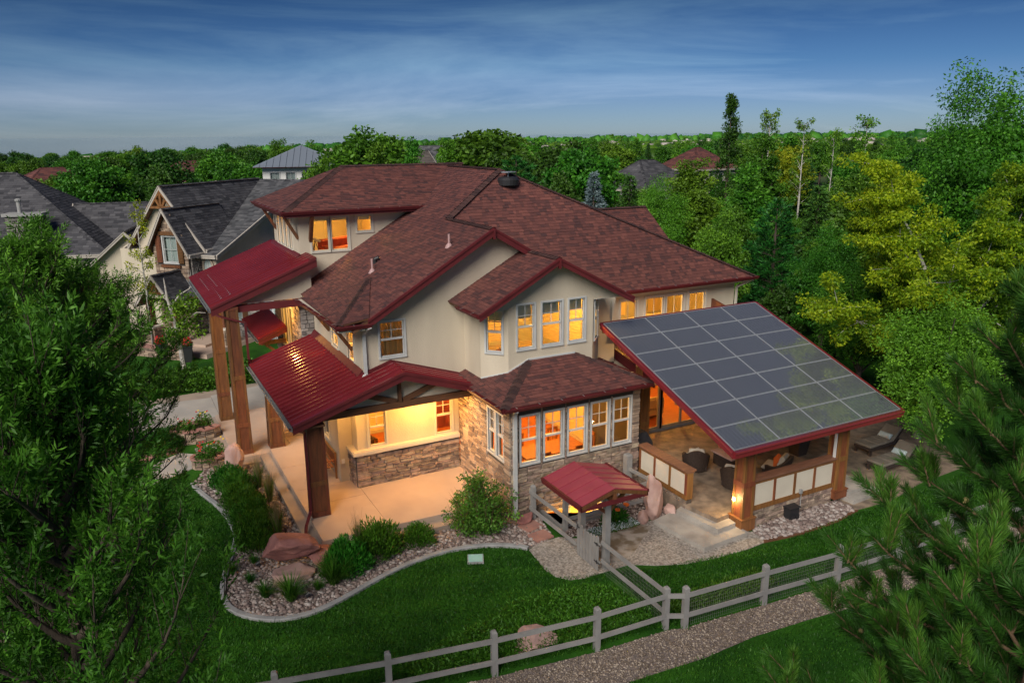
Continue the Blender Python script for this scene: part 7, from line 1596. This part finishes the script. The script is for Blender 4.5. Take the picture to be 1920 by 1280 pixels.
m2 = n//2; v2, f2 = leaves(np.column_stack([c[m2:], gg.uniform(.06, .13, n-m2)]), np.column_stack([gg.normal(0, .8, n-m2), gg.normal(0, .8, n-m2), np.ones(n-m2)]), .035, .03, gg); np_obj('creeping_flowers', v2, f2, 'flower_pale', tone=gg.random(n-m2), kind='stuff', label='tiny pale blue blossoms of the mat beside the path')
# planters by the neighbour steps
for (x, y, lb) in ((-8.3, 25.4, 'tall black planter with red flowers, left by the neighbour steps'), (-7.1, 24.3, 'tall black planter with red flowers, right by the neighbour steps')):
    t = thing('flower_planter', lb, 'planter', (x, y, 0), 'planters by the neighbour steps'); mb = MB(); mb.frustum((x, y), .36, .55, 0, .85); mb.frustum((x, y), .60, .60, .85, .9); mb.build('pot', 'planter', t)
    n = 300; d = rnd_dirs(n, gg); d[:, 2] = abs(d[:, 2]); v, f = leaves(d*.32*(gg.random(n)**.4)[:, None]+np.array([x, y, .9]), d, .09, .06, gg); np_obj('foliage', v, f, 'leaf_shrub', t, gg.random(n), local=False); v, f = leaves(rnd_dirs(120, gg)*.25+np.array([x, y, 1.12]), rnd_dirs(120, gg), .08, .08, gg); np_obj('blooms', v, f, 'rose_red', t, gg.random(120), local=False)
# ---- near ash tree at left
def ash(seed, h=10.2, r=2.2, limbs=54, shoots=13):
    """Upswept limbs, side shoots and compound leaves of seven to nine lance-shaped leaflets."""
    g = np.random.default_rng(seed); mb = MB(); mb.tube([(0, 0, -.2), (.05, .05, h*.3), (-.05, .1, h*.6), (.1, 0, h*.9)], [.2, .16, .1, .03], 9); RB, RD, RT = [], [], []
    for i in range(limbs):
        z0 = h*(.20+.72*(i/limbs)**.62); a = i*2.4+g.uniform(-.4, .4); zt = (z0/h-.2)/.72; L = r*max(.34, math.sin(math.pi*(.25+.66*zt)))*g.uniform(.72, 1.12); el = .35+.55*i/limbs; p = np.array([0, 0, z0]); d = np.array([math.cos(a)*math.cos(el), math.sin(a)*math.cos(el), math.sin(el)]); pts = [p]
        for k in range(5): pts.append(pts[-1]+d*L/5); d = d+np.array([0, 0, .13])+g.normal(0, .10, 3); d /= np.linalg.norm(d)
        mb.tube(pts, [.05, .04, .03, .02, .012, .005], 5, cap=False); bt = g.random()
        for s in range(shoots):
            q = s/(shoots-1); k = min(int(.8+q*4.2), 4); b = pts[k]+(pts[k+1]-pts[k])*g.random(); dd = d*.55+rnd_dirs(1, g)[0]*.6+np.array([0, 0, .75]); dd /= np.linalg.norm(dd); l = g.uniform(.28, .62); e = b+dd*l; mb.tube([b, e], [.008, .003], 4, cap=False)
            for m_ in range(9):
                u = .15+.85*(m_/8)**.6; RB.append(b+dd*l*u); o = rnd_dirs(1, g)[0]; o -= dd*(o@dd); o /= np.linalg.norm(o); RD.append(dd*(.55+.5*u)+o*.75+np.array([0, 0, .12])); RT.append(bt*.35+.15+.4*u*g.random())
    RB, RD, RT = np.array(RB), unit(np.array(RD)), np.array(RT); n = len(RB); sd = unit(np.cross(RD, rnd_dirs(n, g))); P, D_, T_ = [], [], []
    Lr = g.uniform(.13, .22, n)
    for j, (u, side) in enumerate(((.35, 1), (.35, -1), (.62, 1), (.62, -1), (.86, 1), (.86, -1), (1.0, 0))):
        P.append(RB+RD*(Lr*u)[:, None]); D_.append(RD*(.75 if side else 1.0)+sd*side*.75+g.normal(0, .12, (n, 3))-np.array([0, 0, .08])); T_.append(np.clip(RT+g.normal(.08, .10, n), 0, 1))
    P, D_, T_ = np.concatenate(P), np.concatenate(D_), np.concatenate(T_); v, f = leaves(P, D_, g.uniform(.06, .115, len(P)), g.uniform(.018, .031, len(P)), g, fold=.25)
    return np_mesh('crown', v, f, 'leaf_ash', T_), mb.mesh('trunk', 'bark', smooth=True), h
AS = ash(600); x, y = at(25, 7.4); plant_tree('ash_tree', AS, x, y, 10.3, 'near ash tree with long bright leaflets filling the lower left', None, .80, .6)
AS2 = ash(601, 10.0, 2.9, 66, 14); x, y = at(20, 17.0); plant_tree('ash_tree', AS2, x, y, 10.0, 'darker ash tree behind the near one at the left edge', None, 1.05, 1.9)
x, y = at(125, 19.5); plant_tree('ash_tree', AS2, x, y, 8.9, 'ash tree standing at the lawn edge beside the front walk', None, 1.1, 4.1)
x, y = at(-80, 10.5); plant_tree('ash_tree', AS, x, y, 9.6, 'ash tree cut off by the left edge of the picture', None, 1.2, 3.3)
# ---- near pine at right
def near_pine(seed, h=10.6, r=3.2, whorls=15):
    g = np.random.default_rng(seed); mb = MB(); mb.tube([(0, 0, -.2), (.05, 0, h*.5), (0, .05, h*.97)], [.16, .10, .02], 9); NB, ND, NT, cones = [], [], [], []
    def shoot(b, d, l, tone, tip):
        n = int(380*l/.35); u = g.random(n); o = rnd_dirs(n, g); d = d/np.linalg.norm(d); o -= d[None]*(o@d)[:, None]; o = unit(o); NB.append(b+d[None]*(u*l)[:, None]); ND.append(d[None]*(.75+.35*u)[:, None]+o*(.75-.25*tip)); NT.append(np.clip(tone+g.normal(0, .13, n), 0, 1)); mb.tube([b, b+d*l], [.010, .005], 5, cap=False)
    for w in range(whorls):
        t = w/(whorls-1); z = h*(.56+.42*t); nb = 6 if t < .8 else 5
        for b in range(nb):
            a = 6.28*b/nb+w*.9+g.uniform(-.25, .25); L = r*(.62-.52*t)*g.uniform(.75, 1.1)+.2; p = np.array([0, 0, z]); d = np.array([math.cos(a), math.sin(a), .18+.5*t]); pts = [p]; k = max(3, int(L/.3))
            for i in range(k): d = d/np.linalg.norm(d); pts.append(pts[-1]+d*L/k); d = d+np.array([0, 0, .10])+g.normal(0, .06, 3)
            mb.tube(pts, np.linspace(.035*(1-t)+.014, .008, len(pts)), 6, cap=False)
            for i in range(1, len(pts)-1):
                if i < len(pts)*.15: continue
                for s in (-1, 1):
                    sdv = np.cross(d, (0, 0, 1)); dd = d*.8+sdv*s*.9+np.array([0, 0, .35])+g.normal(0, .12, 3); shoot(pts[i], dd, g.uniform(.16, .34), .30, 0)
                shoot(pts[i], pts[i+1]-pts[i], np.linalg.norm(pts[i+1]-pts[i]), .25, 0)
            shoot(pts[-1], d, g.uniform(.2, .3), .45, .4); up = np.array([d[0]*.2, d[1]*.2, 1.0])
            for j in range(g.integers(1, 4)): shoot(pts[-1]+g.normal(0, .02, 3), up+g.normal(0, .22, 3), g.uniform(.16, .34), .72, .8)
            if g.random() < .4: cones.append(pts[-2]+g.normal(0, .03, 3))
    NB, ND, NT = np.concatenate(NB), np.concatenate(ND), np.concatenate(NT); n = len(NB); v, f = leaves(NB, ND, g.uniform(.085, .14, n), np.full(n, .0048), g, fold=0)
    return np_mesh('needles', v, f, 'needle_near', NT), mb.mesh('trunk', 'bark_twig', smooth=True), cones, h
nd, tk, cones, _ = near_pine(700)
def put_pine(x, y, h, label, rz):
    s = h/10.6; t = thing('near_pine', label, 'tree', (x, y, 0)); t.scale = (s, s, s); t.rotation_euler = (0, 0, rz); link(bpy.data.objects.new('trunk', tk), t); link(bpy.data.objects.new('needles', nd), t)
    cm_ = MB(); cm_.lathe((0, 0, 0), [(.008, -.035), (.022, -.02), (.024, 0), (.014, .025), (.003, .04)], 8); me = cm_.mesh('cone', 'cone')
    for i, c in enumerate(cones): o = bpy.data.objects.new('cone', me); o.location = c; o.rotation_euler = (1.2, i, i*.7); link(o, t)
x, y = at(2075, 6.6); put_pine(x, y, 10.35, 'near pine with upright pale candles at the right', .4)
x, y = at(2080, 5.0); put_pine(x, y, 9.15, 'lower near pine reaching in from the bottom right corner', 2.2)
# ================================================================== evening haze over the plain
mb = MB(); mb.box(-15000, -15000, -560, 15000, 15000, 17.0); hz = mb.build('haze', None, None, kind='stuff', label='thin blue evening haze over the far plain')
hm = bpy.data.materials.new('haze_air'); hm.use_nodes = True; n_, l_ = hm.node_tree.nodes, hm.node_tree.links; n_.remove(n_['Principled BSDF'])
pv = n_.new('ShaderNodeVolumePrincipled'); pv.inputs['Color'].default_value = (.40, .68, 1.0, 1); pv.inputs['Density'].default_value = 1.6e-5; pv.inputs['Anisotropy'].default_value = .2
l_.new(pv.outputs[0], n_['Material Output'].inputs['Volume']); hz.data.materials.append(hm)
